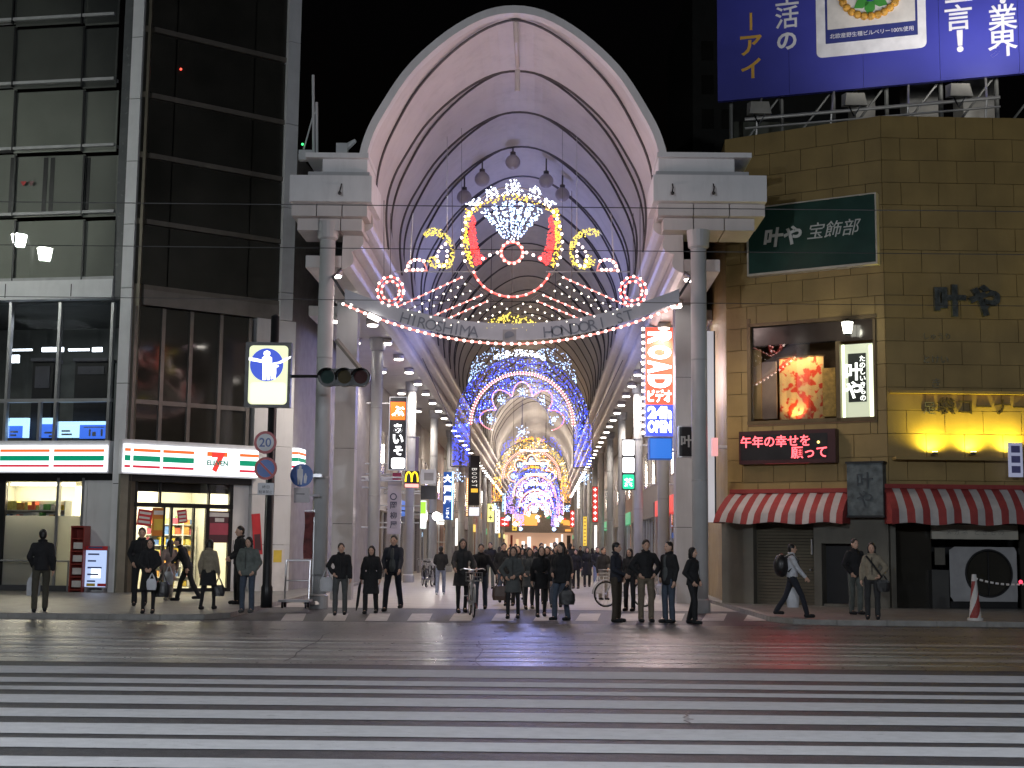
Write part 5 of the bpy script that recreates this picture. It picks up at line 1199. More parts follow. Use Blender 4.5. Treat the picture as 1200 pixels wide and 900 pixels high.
def rpoly(fr, a, r, d, t, name, mat, par):
    mu,mz = (a[0]+a[1])/2,(a[2]+a[3])/2; w,h = (a[1]-a[0])/2,(a[3]-a[2])/2; pts = []
    for cx,cz,a0 in ((w-r,h-r,0),(-w+r,h-r,90),(-w+r,-h+r,180),(w-r,-h+r,270)):
        for k in range(5): q = R(a0+22.5*k); pts.append((cx+r*math.cos(q), cz+r*math.sin(q)))
    mb = MB(); mb.poly(fr.mat(mu,mz,d), pts, t); return mb.build(name, mat, par)
rpoly(FP, a, .09, .121, .01, 'light_face', E_('ped_face', (.86,.90,.56), .95), o)
rpoly(FP, FP.rect(293,448,335,473,.13), .08, .1315, .002, 'bright_half', E_('ped_face_hot', (.95,.96,.74), 1.05), o)
cu, cz = FP.hit(312.5,427.5,.13); r = FP.hit(332,427,.13)[0]-cu
mb = MB(); mb.poly(FP.mat(cu,cz,.132), [(r*math.cos(R(t)), r*math.sin(R(t))) for t in range(0,360,10)], .004); mb.build('blue_disc', E_('ped_blue', (.03,.08,.62), .9), o)
S = r/19.5; fig = E_('ped_white', (1,1,1), 2.2)
def figpoly(pts, par, fr, d, m, name='figure', k=1.0):
    mb = MB(); mb.poly(fr.mat(cu,cz,d), [(x*S*k, y*S*k) for x,y in pts], .004); return mb.build(name, m, par)
figpoly([(-3.5,15.5),(0,17),(3.5,15.5),(4,12.5),(2.5,10.5),(6,8.5),(6.3,0),(4,-18),(.8,-18),(.3,-4),(-.6,-18),(-4.2,-18),(-4.6,-2),(-5.2,5.5),(-12,7.5),(-21,8.6),(-21,5.2),(-14,4.2),(-6,2.5),(-5.4,8.5),(-2.5,10.5),(-4,12.5)], o, FP, .137, fig)
figpoly([(6.9,2.2),(14,3.6),(21,7.6),(28.5,10.5),(28,8.4),(17,2),(10.5,.4),(11,-1),(14,-.2),(14.5,-2),(11.3,-3.4),(11.5,-10),(10.4,-17),(8.6,-17),(8.2,-11),(7.2,-17),(5.4,-17),(6,-9),(5.4,-5),(7,-2.6)], o, FP, .1372, fig)
# round signs
def disc_sign(px, py, rpx, Y, label, kind, par_x=None):
    fr = Fr((P(px-20,640,Y).x, Y), (P(px+20,640,Y).x, Y)); u, z = fr.hit(px, py); r = fr.hit(px+rpx, py)[0]-u
    o = thing('round_sign', label, 'street sign', fr.W(u, z-r)); mk = lambda rr, d, t, m, nm: (lambda mb: (mb.poly(fr.mat(u,z,d), [(rr*math.cos(R(q)), rr*math.sin(R(q))) for q in range(0,360,9)], t), mb.build(nm, m, o)))(MB())
    red, bl, wh = M_('sign_red', (.42,.03,.04), .4), M_('sign_blue', (.03,.11,.42), .4), M_('sign_white', (.62,.62,.66), .4)
    if kind == 'limit':
        mk(r,0,.012,red,'rim'); mk(r*.76,.013,.004,wh,'field'); text('20', fr.mat(u,z,.019), 1, M_('sign_navy', (.04,.09,.32), .4), o, height=r*.80, ext=.003, bold=.012)
    elif kind == 'nopark':
        mk(r,0,.012,red,'rim'); mk(r*.78,.013,.004,bl,'field'); mb = MB(); mb.poly(fr.mat(u,z,.018) @ Matrix.Rotation(R(-45),4,'Z'), [(-r*.8,-r*.09),(r*.8,-r*.09),(r*.8,r*.09),(-r*.8,r*.09)], .003); mb.build('slash', red, o)
    else:
        mk(r,0,.012,bl,'field'); k = r/13.0
        def fp(pts): mb = MB(); mb.poly(fr.mat(u,z,.0135), [(x*k,y*k) for x,y in pts], .003); mb.build('figure', wh, o)
        fp([(-3.5,9.5),(-1.8,11.5),(0,9.5),(-.6,7.8),(1.5,6.5),(1.6,-1),(.6,-10.5),(-1.2,-10.5),(-1.7,-3),(-2.4,-10.5),(-4.2,-10.5),(-4.9,-1),(-4.8,6.5),(-2.8,7.8)])
        fp([(3.4,1.4),(4.6,2.4),(5.6,1.4),(5.2,.4),(6.4,-.8),(6.2,-4),(5.4,-9),(4.4,-9),(4.3,-5.5),(3.8,-9),(2.8,-9),(2.6,-4),(2.6,-.8),(3.8,.4)])
    return o, fr, u, z
o20, fr, u, z = disc_sign(311, 518.5, 13.3, YP-.14, 'round white speed sign with red rim reading 20', 'limit')
mb = MB(); mb.fbox(fr,u-.05,u+.12,z-.03,z+.03,-.12,.0); mb.build('clamp', frameal, o20)
on, fr, u, z = disc_sign(311.5, 549, 13.3, YP-.13, 'round blue no parking sign with red rim and slash', 'nopark')
mb = MB(); mb.fbox(fr,u-.05,u+.12,z-.03,z+.03,-.12,.0); mb.build('clamp', frameal, on)
a = fr.rect(302,566,321,580); o = thing('plate_sign', 'small white rectangular plate with black lines under the no parking sign', 'street sign', fr.W(a[0],a[2]))
mb = MB(); mb.fbox(fr,*a,-.0,.012); mb.fbox(fr,(a[0]+a[1])/2-.06,(a[0]+a[1])/2+.1,a[2]+.1,a[3]-.1,-.08,0); mb.build('plate', M_('sign_white',(0,0,0)), o)
for k, t in enumerate(('終日','駐車禁止')): text(t, fr.mat((a[0]+a[1])/2, a[3]-.09-.11*k, .0125), 1, M_('sign_ink', (.05,.05,.06), .5), o, height=.07, width=.16 if k == 0 else .3, ext=.002)
ob, fr, u, z = disc_sign(353.5, 557, 13.4, 32.55, 'round blue sign of adult and child beside the arcade column', 'ped')
mb = MB(); mb.fbox(fr,u-.1,u+.48,z-.04,z+.04,-.14,-.001); mb.build('bracket', frameal, ob)
a = fr.rect(344.5,571.5,363,589); o = thing('plate_sign', 'plain pale plate under the blue adult and child sign', 'street sign', fr.W(a[0],a[2])); mb = MB(); mb.fbox(fr,*a,-.01,.012); mb.fbox(fr,a[0]+.1,a[1]+.22,a[2]+.15,a[2]+.2,-.1,-.01); mb.build('plate', M_('plate_pale', (.5,.47,.5), .5), o)
mb = MB(); mb.fbox(fr,a[0]+.05,a[1]-.12,a[3]-.16,a[3]-.14,.012,.014); mb.build('print_line', M_('sign_ink',(0,0,0)), o)
# standing banner and cart behind the left column
p = G(362,708,PV); o = thing('standing_banner', 'tall dark red standing banner between wall and arcade column', 'banner', p)
a0, a1 = P(357,600,p.y), P(367,655,p.y); mb = MB(); n = 8; vs = []
for i in range(n+1):
    t = i/n; z = a1.z+(a0.z-a1.z)*t; vs += [Vector((a0.x-.02*math.sin(t*6), p.y+.05*math.sin(t*5), z)), Vector((a1.x+.02, p.y+.03*math.sin(t*4), z))]
mb.add(vs, [(2*i,2*i+1,2*i+3,2*i+2) for i in range(n)]); mb.build('cloth', M_('banner_maroon', (.14,.03,.03), .7, var=.5, scale=7), o)
mb = MB(); mb.tube([(a1.x,p.y,PV),(a1.x,p.y,a0.z+.06)], .018, 6); mb.tube([(a0.x,p.y,a0.z+.03),(a1.x,p.y,a0.z+.04)], .012, 6); mb.tube([(a1.x,p.y,PV),(a1.x,p.y,PV+.08)], [.22,.18], 12); mb.build('pole', frameal, o)
p = G(350,712,PV); o = thing('hand_cart', 'grey folding hand cart parked by the arcade column', 'cart', p); mb = MB()
for x in (-.32,.22): mb.tube([p+Vector((x,0,.1)),p+Vector((x,.1,1.05))], .02, 6)
mb.tube([p+Vector((-.32,.1,1.05)),p+Vector((.22,.1,1.05))], .02, 6); mb.tube([p+Vector((-.32,.04,.6)),p+Vector((.22,.04,.6))], .015, 6); mb.build('frame', frameal, o)
mb = MB(); mb.box(p.x-.38,p.x+.3,p.y-.5,p.y+.05,.24,.29); mb.build('deck', M_('cart_deck', (.4,.39,.4), .5), o)
for x in (-.3,.22):
    for y in (-.4,-.02): mb = MB(); c = p+Vector((x,y,.07)); mb.tube([c-Vector((.02,0,0)),c+Vector((.02,0,0))], .07, 12); mb.tube([c,c+Vector((0,0,.1))], .015, 5); mb.build('wheel', darkm, o)

# ================================================================== arcade sides: piers, shops, projecting signs
def s_of(px, l): k = (px-600); return (1600*(X0+l)-33*k)/(k-38)
for sgn in (-1,1):
    c = arc(sgn*4.78, 5.4, 0); o = thing('arcade_pier', 'square grey clad pier behind the column with the round blue sign' if sgn < 0 else 'square grey clad pier beside the tall 24h sign', 'pier', c); zs = [0,2.1,4.2,6.3,SOF+.02]
    for a, b in zip(zs, zs[1:]): mb = MB(); mb.box(c.x-.29,c.x+.29,c.y-.3,c.y+.3,a,b-.015); mb.build('cladding_panel', greypan, o)
    mb = MB(); mb.box(c.x-.27,c.x+.27,c.y-.28,c.y+.28,0,SOF); mb.build('core', darkm, o)
for (x0,y0,x1,y1) in ((394,398,422,432),):
    d = 33.6 if x0 < 380 else 36; a, b = P(x0,y0,d), P(x1,y1,d); mb = MB(); mb.tube([a,b], .07, 4); mb.build('brace', M_('brace_grey', (.16,.155,.15), .5), arcade)
wallcols = [(.36,.33,.32),(.42,.38,.34),(.30,.28,.30),(.45,.42,.40),(.33,.22,.19),(.38,.36,.30)]
glow = [E_('shop_glow_%d' % i, c, s_) for i, (c, s_) in enumerate((((1,.86,.66),1.1),((1,.95,.88),1.5),((.9,.95,1),1.3),((1,.75,.5),.9)))]
signc = [((.8,.06,.05),.9),((1,.97,.9),1.6),((.95,.65,.10),1.0),((.05,.16,.6),.8),((.1,.5,.25),.7),((1,.45,.10),1.1),((.5,.75,1),1.3),((.9,.9,.3),1.2)]
sgm = [E_('shop_sign_%d' % i, c, s_) for i, (c, s_) in enumerate(signc)]
rs = random.Random(21)
side_lab = {-1: 'office', 1: 'ochre'}
def shop(sgn, s0, s1, k):
    L0 = 6.2; w = M_('shop_wall_%d' % (k % 6), wallcols[k % 6], .6, var=.08, dirt=.2)
    a, b = arc(sgn*L0,s0,0), arc(sgn*L0,s1,0); fr = Fr(a.xy, b.xy) if sgn < 0 else Fr(b.xy, a.xy)
    # fr.n must face the axis
    cols = ['warm grey','tan','violet grey','cream','brick red','olive grey']; o = thing('arcade_shop', cols[k % 6]+' shop front with lit windows along the arcade beyond the '+side_lab[sgn]+' building', 'shop', fr.W(fr.L/2,0), cols[k % 6]+' arcade shops'); L = fr.L
    mb = MB(); mb.fbox(fr,0,L,3.7,SOF,-.5,0); mb.fbox(fr,0,.4,0,3.7,-.5,.06); mb.fbox(fr,L-.4,L,0,3.7,-.5,.06); mb.build('wall', w, o)
    g = glow[rs.randrange(4)]
    mb = MB(); mb.fbox(fr,.4,L-.4,.1,2.9,-2.6,-2.5); mb.build('lit_back_wall', g, o)
    mb = MB(); mb.fbox(fr,.4,L-.4,2.9,3.0,-2.5,-.4); mb.fbox(fr,.4,L-.4,0,.1,-2.5,-.05); mb.fbox(fr,.3,.4,0,2.9,-2.5,-.5); mb.fbox(fr,L-.4,L-.3,0,2.9,-2.5,-.5); mb.build('interior', M_('shop_inside', (.5,.45,.4), .7), o)
    mb = MB(); mb.fbox(fr,.4,L-.4,3.0,3.7,-.5,.12); mb.build('fascia', sgm[rs.randrange(8)] if k % 3 == 1 else w, o)
    n = max(2, int(L/1.8))
    for q in range(n):
        u0, u1 = .4+(L-.8)*q/n, .4+(L-.8)*(q+1)/n
        if q != n//2: mb = MB(); mb.fbox(fr,u0+.03,u1-.03,.1,2.95,-.12,-.1); mb.build('window_pane', glassshop, o)
        mb = MB(); mb.fbox(fr,u0-.03,u0+.03,.1,3.0,-.15,-.06); mb.build('mullion', frameal, o)
    for q in range(3):
        u = .8+(L-2)*rs.random(); mb = MB(); mb.fbox(fr,u,u+rs.uniform(.5,1),.1,rs.uniform(.8,1.6),-1.6,-1.1); mb.build('display', rs.choice(prodc), o)
    for q in range(int(L/2.4)):
        u = .6+q*2.4; mb = MB(); mb.fbox(fr,u,min(u+1.5,L-.3),4.6,6.4,.0,.03); mb.build('upper_window', darkglass if q % 2 else M_('pilaster_grey', (.5,.48,.46), .5), o)
    return fr
s = 22.2; k = 0
while s < 215: w = rs.uniform(7,11); shop(-1, s, min(s+w, 216)-.05, k); s += w; k += 1
s = 14.2; k = 0
while s < 215: w = rs.uniform(7,11); shop(1, s, min(s+w, 216)-.05, k); s += w; k += 1
# end of the street
e0 = arc(0,222,0); o = thing('end_building', 'bright lit building closing the far end of the arcade', 'building', e0)
mb = MB(); mb.box(e0.x-9,e0.x+9,e0.y,e0.y+3,4.2,16); mb.build('wall', M_('end_wall', (.4,.33,.3), .6), o)
rq = random.Random(5)
mb = MB(); mb.box(e0.x-9,e0.x+9,e0.y+2,e0.y+2.2,0,4.2); mb.build('lit_shop', E_('end_glow', (1,.62,.42), .30), o)
for q in range(16):
    x = e0.x-8.4+q*1.05; mb = MB(); mb.box(x,x+rq.uniform(.25,.7),e0.y+.4,e0.y+.6,0,rq.uniform(1.6,4.0)); mb.build('stand', rq.choice([E_('stand_warm',(1,.7,.4),.9),E_('stand_white',(1,.95,.9),1.3),M_('stand_dark',(.1,.07,.06),.6),M_('stand_red2',(.4,.06,.05),.6)]), o)
for q in range(26):
    x = e0.x-8+rq.random()*15; z = 4.3+rq.random()*5; w = rq.uniform(.3,1.1); h = rq.uniform(.3,1.2); mb = MB(); mb.box(x,x+w,e0.y-.2-.01*q,e0.y-.1-.01*q,z,z+h); mb.build('sign_panel', sgm[rq.randrange(8)], o)
# pilaster panels (violet-grey banners) on columns
for px, y0, y1, l in ((484.5,512,560,-4.9),(745,515,562,4.9),(799,452,498,4.75)):
    s_ = s_of(px, l); Y = YE+s_; fr = Fr((P(px-30,640,Y-.33).x,Y-.33),(P(px+30,640,Y-.33).x,Y-.33)); a = fr.rect(px-6,y0,px+6,y1)
    o = thing('column_banner', 'violet grey cloth banner on an arcade column', 'banner', fr.W(a[0],a[2]), 'violet banners on arcade columns'); mb = MB(); mb.fbox(fr,*a,-.05,0); mb.build('cloth', M_('violet_cloth', (.16,.13,.2), .7), o); mb = MB(); mb.tube([fr.W(a[0]-.05,a[3],-.02),fr.W(a[1]+.05,a[3],-.02)], .02, 6); mb.tube([fr.W((a[0]+a[1])/2,a[3],-.02),fr.W((a[0]+a[1])/2,a[3],-.5)], .02, 6); mb.build('rod', frameal, o)
def psign(px0, px1, py0, py1, l, label, case, face, cat='shop sign', t=.22, Y=None, inset=.03):
    pxm = (px0+px1)/2; Y = Y or YE+s_of(pxm, l); fr = Fr((P(px0-20,640,Y).x,Y),(P(px1+20,640,Y).x,Y)); a = fr.rect(px0,py0,px1,py1)
    o = thing('projecting_sign', label, cat, fr.W((a[0]+a[1])/2,a[2]))
    mb = MB(); mb.fbox(fr,*a,-t,0); mb.build('case', case, o)
    if face: mb = MB(); mb.fbox(fr,a[0]+inset,a[1]-inset,a[2]+inset,a[3]-inset,.001,.008); mb.build('face', face, o)
    sg_ = -1 if pxm < 620 else 1; uo = a[0] if sg_ < 0 else a[1]
    wl = (arc(sg_*6.2, Y-YE, 0).x - fr.W(uo,0).x)
    for zz in (a[3]-.25, a[2]+.25): mb = MB(); mb.tube([fr.W(uo,zz,-t/2), fr.W(uo,zz,-t/2)+Vector(((wl if abs(wl) > .2 else sg_*.2) if Y > 41 else sg_*.25,0,0))], .03, 6); mb.build('bracket', columnm, o)
    return o, fr, a
lwh = E_('letter_lit', (1,1,1), 2.6)
o, fr, a = psign(455.5,476.5,465,551,-4.95,'tall black lit sign with orange top and white hiragana letters', frameal, blackm)
b = fr.rect(457.5,471,475,492,.01); mb = MB(); mb.fbox(fr,*b,.009,.016); mb.build('orange_square', E_('sign_orange', (1,.16,.01), 1.3), o)
H = (a[3]-a[2])/86
for ch, y in (('ぶ',482),('あ',502),('い',514.5),('そ',528)): text(ch, fr.mat(*fr.hit(466.5,y,.02),.018), 1, lwh, o, height=11.5*H*(1.1 if ch == 'ぶ' else .95), bold=.04, ext=.008)
b = fr.rect(458.5,536.5,474.5,549,.01); rpoly(fr, b, .08, .012, .006, 'white_block', lwh, o); text('園', fr.mat(*fr.hit(466.5,543,.02),.02), 1, E_('pale_blue_ink', (.45,.55,.85), .8), o, height=9*H, ext=.004)
o, fr, a = psign(454,470,564,626,-5.0,'tall white unlit sign board with grey kanji beneath the hiragana sign', M_('sign_pale', (.42,.38,.38), .5), None)
for ch, y in (('○',582),('岡',592),('柳',604),('屋',615)): text(ch, fr.mat(*fr.hit(461,y,.01),.004), 1, M_('sign_ink2', (.06,.06,.08), .5), o, height=.27, ext=.004, bold=.02)
o, fr, a = psign(460,470,554,563,-5.0,'small dark red square sign above the white kanji board', M_('maroon_sign', (.3,.02,.06), .5), None)
# golden arches sign
o, fr, a = psign(474,491,552,571,-4.3,'black sign with glowing yellow arch letter over a red bar', blackm, None)
yel = E_('arch_yellow', (1,.72,.02), 2.0); mz = (a[3]-a[2]); w_ = (a[1]-a[0])
for sx in (-1,1):
    pts = []
    for i in range(15): t = math.pi*i/14; pts.append(fr.W((a[0]+a[1])/2+sx*w_*.21-math.cos(t)*w_*.21, a[2]+mz*.33+math.sin(t)**.75*mz*.60, .04))
    mb = MB(); mb.tube(pts, w_*.055, 7); mb.build('arch', yel, o)
b = fr.rect(474.5,567,490.5,571,.01); mb = MB(); mb.fbox(fr,*b,.002,.012); mb.build('red_bar', E_('bar_red', (1,.35,.3), 1.8), o)
o, fr, a = psign(493,511,550,567,-4.3,'grey speaker box with square grille above a dark box', greypan, None, 'speaker'); b = fr.rect(497,554,508,563,.01); mb = MB(); mb.fbox(fr,*b,.002,.01); mb.build('grille', M_('grille', (.2,.19,.19), .6), o)
psign(493,511,569,585,-4.3,'dark square box sign under the grey speaker box', darkm, None)
o, fr, a = psign(492,500,586,620,-4.3,'white and green lit vertical sign under the dark box', frameal, E_('sign_palegreen', (.85,1,.8), 1.7))
b = fr.rect(493,588,499,602,.01); mb = MB(); mb.fbox(fr,*b,.009,.014); mb.build('green_part', E_('sign_leaf', (.35,.7,.05), 1.2), o)
o, fr, a = psign(519.5,531,553,609,-4.3,'narrow blue lit vertical sign with white kanji', E_('sign_bluecase', (.02,.1,.4), .6), E_('sign_blueface', (.01,.06,.28), .9), inset=.06)
for ch, y in (('大',561),('戸',574),('屋',586)): text(ch, fr.mat(*fr.hit(524.5,y,.01),.01), 1, lwh, o, height=.42, bold=.04, ext=.008)
mb = MB(); mb.fbox(fr,a[1]-.07,a[1],a[2],a[3],.002,.03); mb.build('edge_tube', E_('cyan_tube', (.4,.8,1), 3), o)
text('\n'.join('ごはん'), fr.mat(*fr.hit(524.5,601,.01),.01), 1, lwh, o, height=.55, ext=.006)
o, fr, a = psign(549,562,534,592,-4.2,'black vertical sign with pale upright capitals and orange patch', darkm, blackm)
for i, ch in enumerate('BOOST'): text(ch, fr.mat(*fr.hit(556,550+i*4.7,.01),.01) @ Matrix.Rotation(R(-90),4,'Z'), 1, E_('letter_dim', (.9,.88,.85), .8), o, height=.36, width=.17, ext=.006, name='letter')
b = fr.rect(552,572.5,560,577,.01); mb = MB(); mb.fbox(fr,*b,.009,.014); mb.build('orange_patch', E_('patch_orange', (.9,.5,.05), 1), o)
psign(549,562,594,605,-4.2,'small white lit square sign under the black capitals sign', darkm, E_('sign_dimwhite', (.8,.82,.9), 1.0))
# bright round spotlight
p = P(511.5,605,YE+26); o = thing('spot_lamp', 'bright round white spotlight glaring under the soffit', 'spotlight', p); mb = MB(); mb.ball(p, .18, 12, 8); mb.build('glare_lens', E_('hot_lens', (1,.97,.92), 18, False), o); mb = MB(); mb.tube([p+Vector((0,.12,0)),p+Vector((0,.5,.1))], .16, 10); mb.tube([p+Vector((0,.4,.1)),p+Vector((-2.2,.5,.3))], .025, 6); mb.build('body', darkm, o)
lamp('POINT', p+Vector((.1,-.4,0)), 130, (1,.95,.9), .15, o)
# right side signs
o, fr, a = psign(756,789,383,512,4.3,'tall red and blue glowing sign reading 24h OPEN', frameal, None, t=.35)
rf = E_('sign_hotred', (1,.09,.05), 1.5); bf = E_('sign_hotblue', (.05,.08,.75), 1.5); hotw = E_('letter_hot', (1,.97,.95), 5)
b = fr.rect(757,384,788.5,474,.01); mb = MB(); mb.fbox(fr,*b,.002,.01); mb.build('red_face', rf, o)
b = fr.rect(757,474.5,788.5,511,.01); mb = MB(); mb.fbox(fr,*b,.002,.01); mb.build('blue_face', bf, o)
wd = fr.hit(788,400)[0]-fr.hit(758,400)[0]; hp = (a[3]-a[2])/129
for ch, y, h in (('R',396,15),('O',413,17),('A',430,16),('D',447,16)): text(ch, fr.mat(*fr.hit(773,y,.01),.014) @ Matrix.Rotation(R(-90),4,'Z'), 1, hotw, o, height=wd*.92, width=h*hp*.95, bold=.06, ext=.008, name='letter')
text('ビデオ', fr.mat(*fr.hit(773,464,.01),.014), 1, hotw, o, width=wd*.92, height=15*hp, bold=.03)
text('24h', fr.mat(*fr.hit(773,483.5,.01),.014), 1, hotw, o, width=wd*.92, height=14.5*hp, bold=.05); text('OPEN', fr.mat(*fr.hit(773,500,.01),.014), 1, hotw, o, width=wd*.92, height=14*hp, bold=.05)
mb = MB(); u = fr.hit(753.5,450)[0]; mb.fbox(fr,u-.03,u+.03,a[2],a[3],-.12,0.0); mb.fbox(fr,u,a[0],a[3]-.3,a[3]-.25,-.1,-.05); mb.build('bulb_strip', ribm, o)
bulbs([fr.W(u, a[2]+.12+k*(a[3]-a[2]-.2)/15, .04) for k in range(16)], .055, LW, o, 'chaser_bulbs')
lamp('AREA', fr.W((a[0]+a[1])/2,(a[2]+a[3])/2,.5), 90, (1,.75,.7), 1.5, o, fr.W((a[0]+a[1])/2-1,a[2],6))
o, fr, a = psign(761,788,513,538,4.3,'blue lit panel hanging under the 24h sign', E_('panel_blue', (.02,.12,.5), .55), E_('panel_blue2', (.03,.2,.8), .8), t=.5)
o, fr, a = psign(729,744,514.5,574,4.3,'white lit vertical sign in three boxes with green foot', darkm, None)
for y0, y1, m in ((515.5,534,lwh),(536,554,lwh),(556,573,E_('sign_green3', (.02,.55,.28), 1.4))):
    b = fr.rect(729.7,y0,743.3,y1,.01); rpoly(fr, b, .06, .002, .01, 'light_box', m, o)
text('茶', fr.mat(*fr.hit(736.5,565.5,.01),.014), 1, lwh, o, height=.36, bold=.03)
o, fr, a = psign(794.5,813,499,536,4.6,'black square sign with white brush kanji by the entrance column', frameal, blackm, Y=33.6)
text('叶', fr.mat(*fr.hit(805,517,.01),.01), 1, wl, o, height=.30, bold=.03)
psign(835,841.5,513,534,4.6,'small pink lit sign between arcade column and ochre wall', E_('pink_sign', (.9,.42,.42), .75), None, Y=35.5)
# lit strips on the side wall by the right column
for (x0,x1,y0,y1,m,lab) in ((806,809.5,540,722,E_('strip_yellow', (.75,.48,.05), .8),'tall yellow lit frame strip behind the entrance column'),(811,815,430,720,E_('strip_white', (.85,.9,1), 1.4),'tall white lit poster strip behind the yellow strip'),(829,837,388,612,E_('strip_pale', (.72,.72,.78), .42),'pale lit poster strip between column and ochre wall')):
    Y = 38.4 if x0 < 820 else 37.2; fr = Fr((P(x0-20,640,Y).x,Y),(P(x1+20,640,Y).x,Y)); a = list(fr.rect(x0,y0,x1,y1)); 
    if y1 > 700: a[2] = .02
    o = thing('light_strip', lab, 'lit panel', fr.W(a[0],a[2])); mb = MB(); mb.fbox(fr,*a,-.12,0); mb.build('face', m, o); mb = MB(); mb.fbox(fr,a[0]-.04,a[0],a[2],a[3],-.15,.02); mb.fbox(fr,a[1],a[1]+.04,a[2],a[3],-.15,.02)
    if y1 < 700:
        mb.fbox(fr,a[0]-.04,a[0],0,a[2],-.15,-.1)
    mb.build('frame', darkm, o)
# far small signs
far = [(571,579,590,612,7,-4.6),(580,586,597,625,1,-4.5),(588,593,578,600,6,-4.4),(586,597,606,617,0,-4.3),(600,606,612,622,2,-4.2),(533,537,607,640,1,-5),(640,647,602,640,2,4.2),(650,656,602,618,1,4.4),(657,663,606,622,6,4.4),(668,674,598,618,0,4.5),(676,681,563,596,1,4.5),(683,688,605,640,2,4.6),(694,701,570,612,0,4.6),(696,700,615,645,1,4.6),(563,566,575,590,1,-4.7),(546,549,560,605,5,-4.9),(600,630,602,616,5,0)]
for i, (x0,x1,y0,y1,c,l) in enumerate(far):
    nm = ['red','white','amber','blue','green','orange','pale blue','lime'][c]
    if l == 0: o, fr, a = psign(x0,x1,y0,y1,0,'wide orange lit sign hung across the far arcade',darkm,sgm[c],Y=YE+185)
    else: o, fr, a = psign(x0,x1,y0,y1,l,'small %s lit sign far along the arcade, width %d by height %d hand spans' % (nm,(x1-x0),(y1-y0)) if False else 'small %s lit vertical sign far along the arcade' % nm, darkm, sgm[c])
seen = {}
for ob in [q for q in bpy.data.objects if q.get('label','').startswith('small ') and 'far along' in q['label']]:
    face = [c for c in ob.children if c.name.startswith('face')]
    if not face: continue
    vs = [v.co for v in face[0].data.vertices]; x0, x1 = min(v.x for v in vs), max(v.x for v in vs); z0, z1 = min(v.z for v in vs), max(v.z for v in vs); y = min(v.y for v in vs); n = max(2, int((z1-z0)/(x1-x0)))
    for q in range(n):
        zc = z0+(z1-z0)*(q+.5)/n; hh = (z1-z0)/n*.3; w = (x1-x0)*.32; xm = (x0+x1)/2
        mb = MB(); mb.box(xm-w,xm+w*.9,y-.02,y-.004,zc-hh*.2,zc+hh*.25); mb.box(xm-w*.2,xm+w*.15,y-.022,y-.006,zc-hh,zc+hh)
        me = bpy.data.meshes.new('mark'); me.from_pydata(mb.v, [], mb.f); c = bpy.data.objects.new('mark', me); COL.objects.link(c); c.parent = ob; me.materials.append(M_('mark_dark', (.12,.1,.1), .5) if ob['label'].split()[1] in ('white','amber','lime','pale') else lwh)
for ob in [q for q in bpy.data.objects if q.get('label','').startswith('small ') and 'far along' in q['label']]: ob['group'] = 'far '+ob['label'].split()[1]+' signs'
# ================================================================== people
skinm = M_('skin', (.60,.37,.27), .55, var=.06, scale=20); hairm = M_('hair_black', (.012,.010,.009), .45, var=.3, scale=30)
def cloth(name, c): return M_('cloth_'+name, c, .85, var=.18, scale=14, bump=.35, bscale=40)
CL = {n: cloth(n, c) for n, c in dict(black=(.012,.012,.014), navy=(.018,.02,.03), charcoal=(.03,.03,.032), grey=(.075,.08,.08), greygreen=(.12,.135,.125), jeans=(.055,.07,.10), palejeans=(.20,.23,.32), khaki=(.15,.12,.085), brown=(.05,.038,.027), beige=(.26,.22,.16), white=(.55,.56,.60), pink=(.24,.18,.165), olive=(.06,.055,.04), wine=(.08,.03,.035), cream=(.30,.27,.22)).items()}
def tobm(mb):
    bm = bmesh.new(); vs = [bm.verts.new(v) for v in mb.v]
    for f in mb.f:
        try: bm.faces.new([vs[i] for i in f])
        except ValueError: pass
    return bm
def voxel(mb, vox, smooth=3, fold=0.0, seed=0):
    me = bpy.data.meshes.new('v'); me.from_pydata(mb.v, [], mb.f); me.update()
    bm = bmesh.new(); bm.from_mesh(me); bmesh.ops.recalc_face_normals(bm, faces=bm.faces); bm.to_mesh(me); bm.free()
    o = bpy.data.objects.new('v', me); COL.objects.link(o); m = o.modifiers.new('r','REMESH'); m.mode = 'VOXEL'; m.voxel_size = vox; m.use_smooth_shade = True
    sm = o.modifiers.new('s','SMOOTH'); sm.iterations = smooth; sm.factor = .5
    r = bpy.data.meshes.new_from_object(o.evaluated_get(bpy.context.evaluated_depsgraph_get())); bpy.data.objects.remove(o); bpy.data.meshes.remove(me)
    if fold:
        for v, n in zip(r.vertices, [x.normal.copy() for x in r.vertices]): v.co = v.co + n*fold*noise.noise((v.co.x*9+seed, v.co.y*9, v.co.z*6))
    r.polygons.foreach_set('use_smooth', [True]*len(r.polygons)); return r
def cap(mb, a, b, ra, rb):
    a, b = Vector(a), Vector(b); mb.ball(a, ra, 10, 7); mb.ball(b, rb, 10, 7); mb.tube([a,b], [ra,rb], 10)
def elli(mb, c, r): mb.ball(c, 1.0, 14, 10, r)
def mk(name, me, mat, par):
    me.materials.clear(); me.materials.append(mat); o = bpy.data.objects.new(name, me); COL.objects.link(o); o.parent = par; me.name = name; return o
PEOPLE = {}
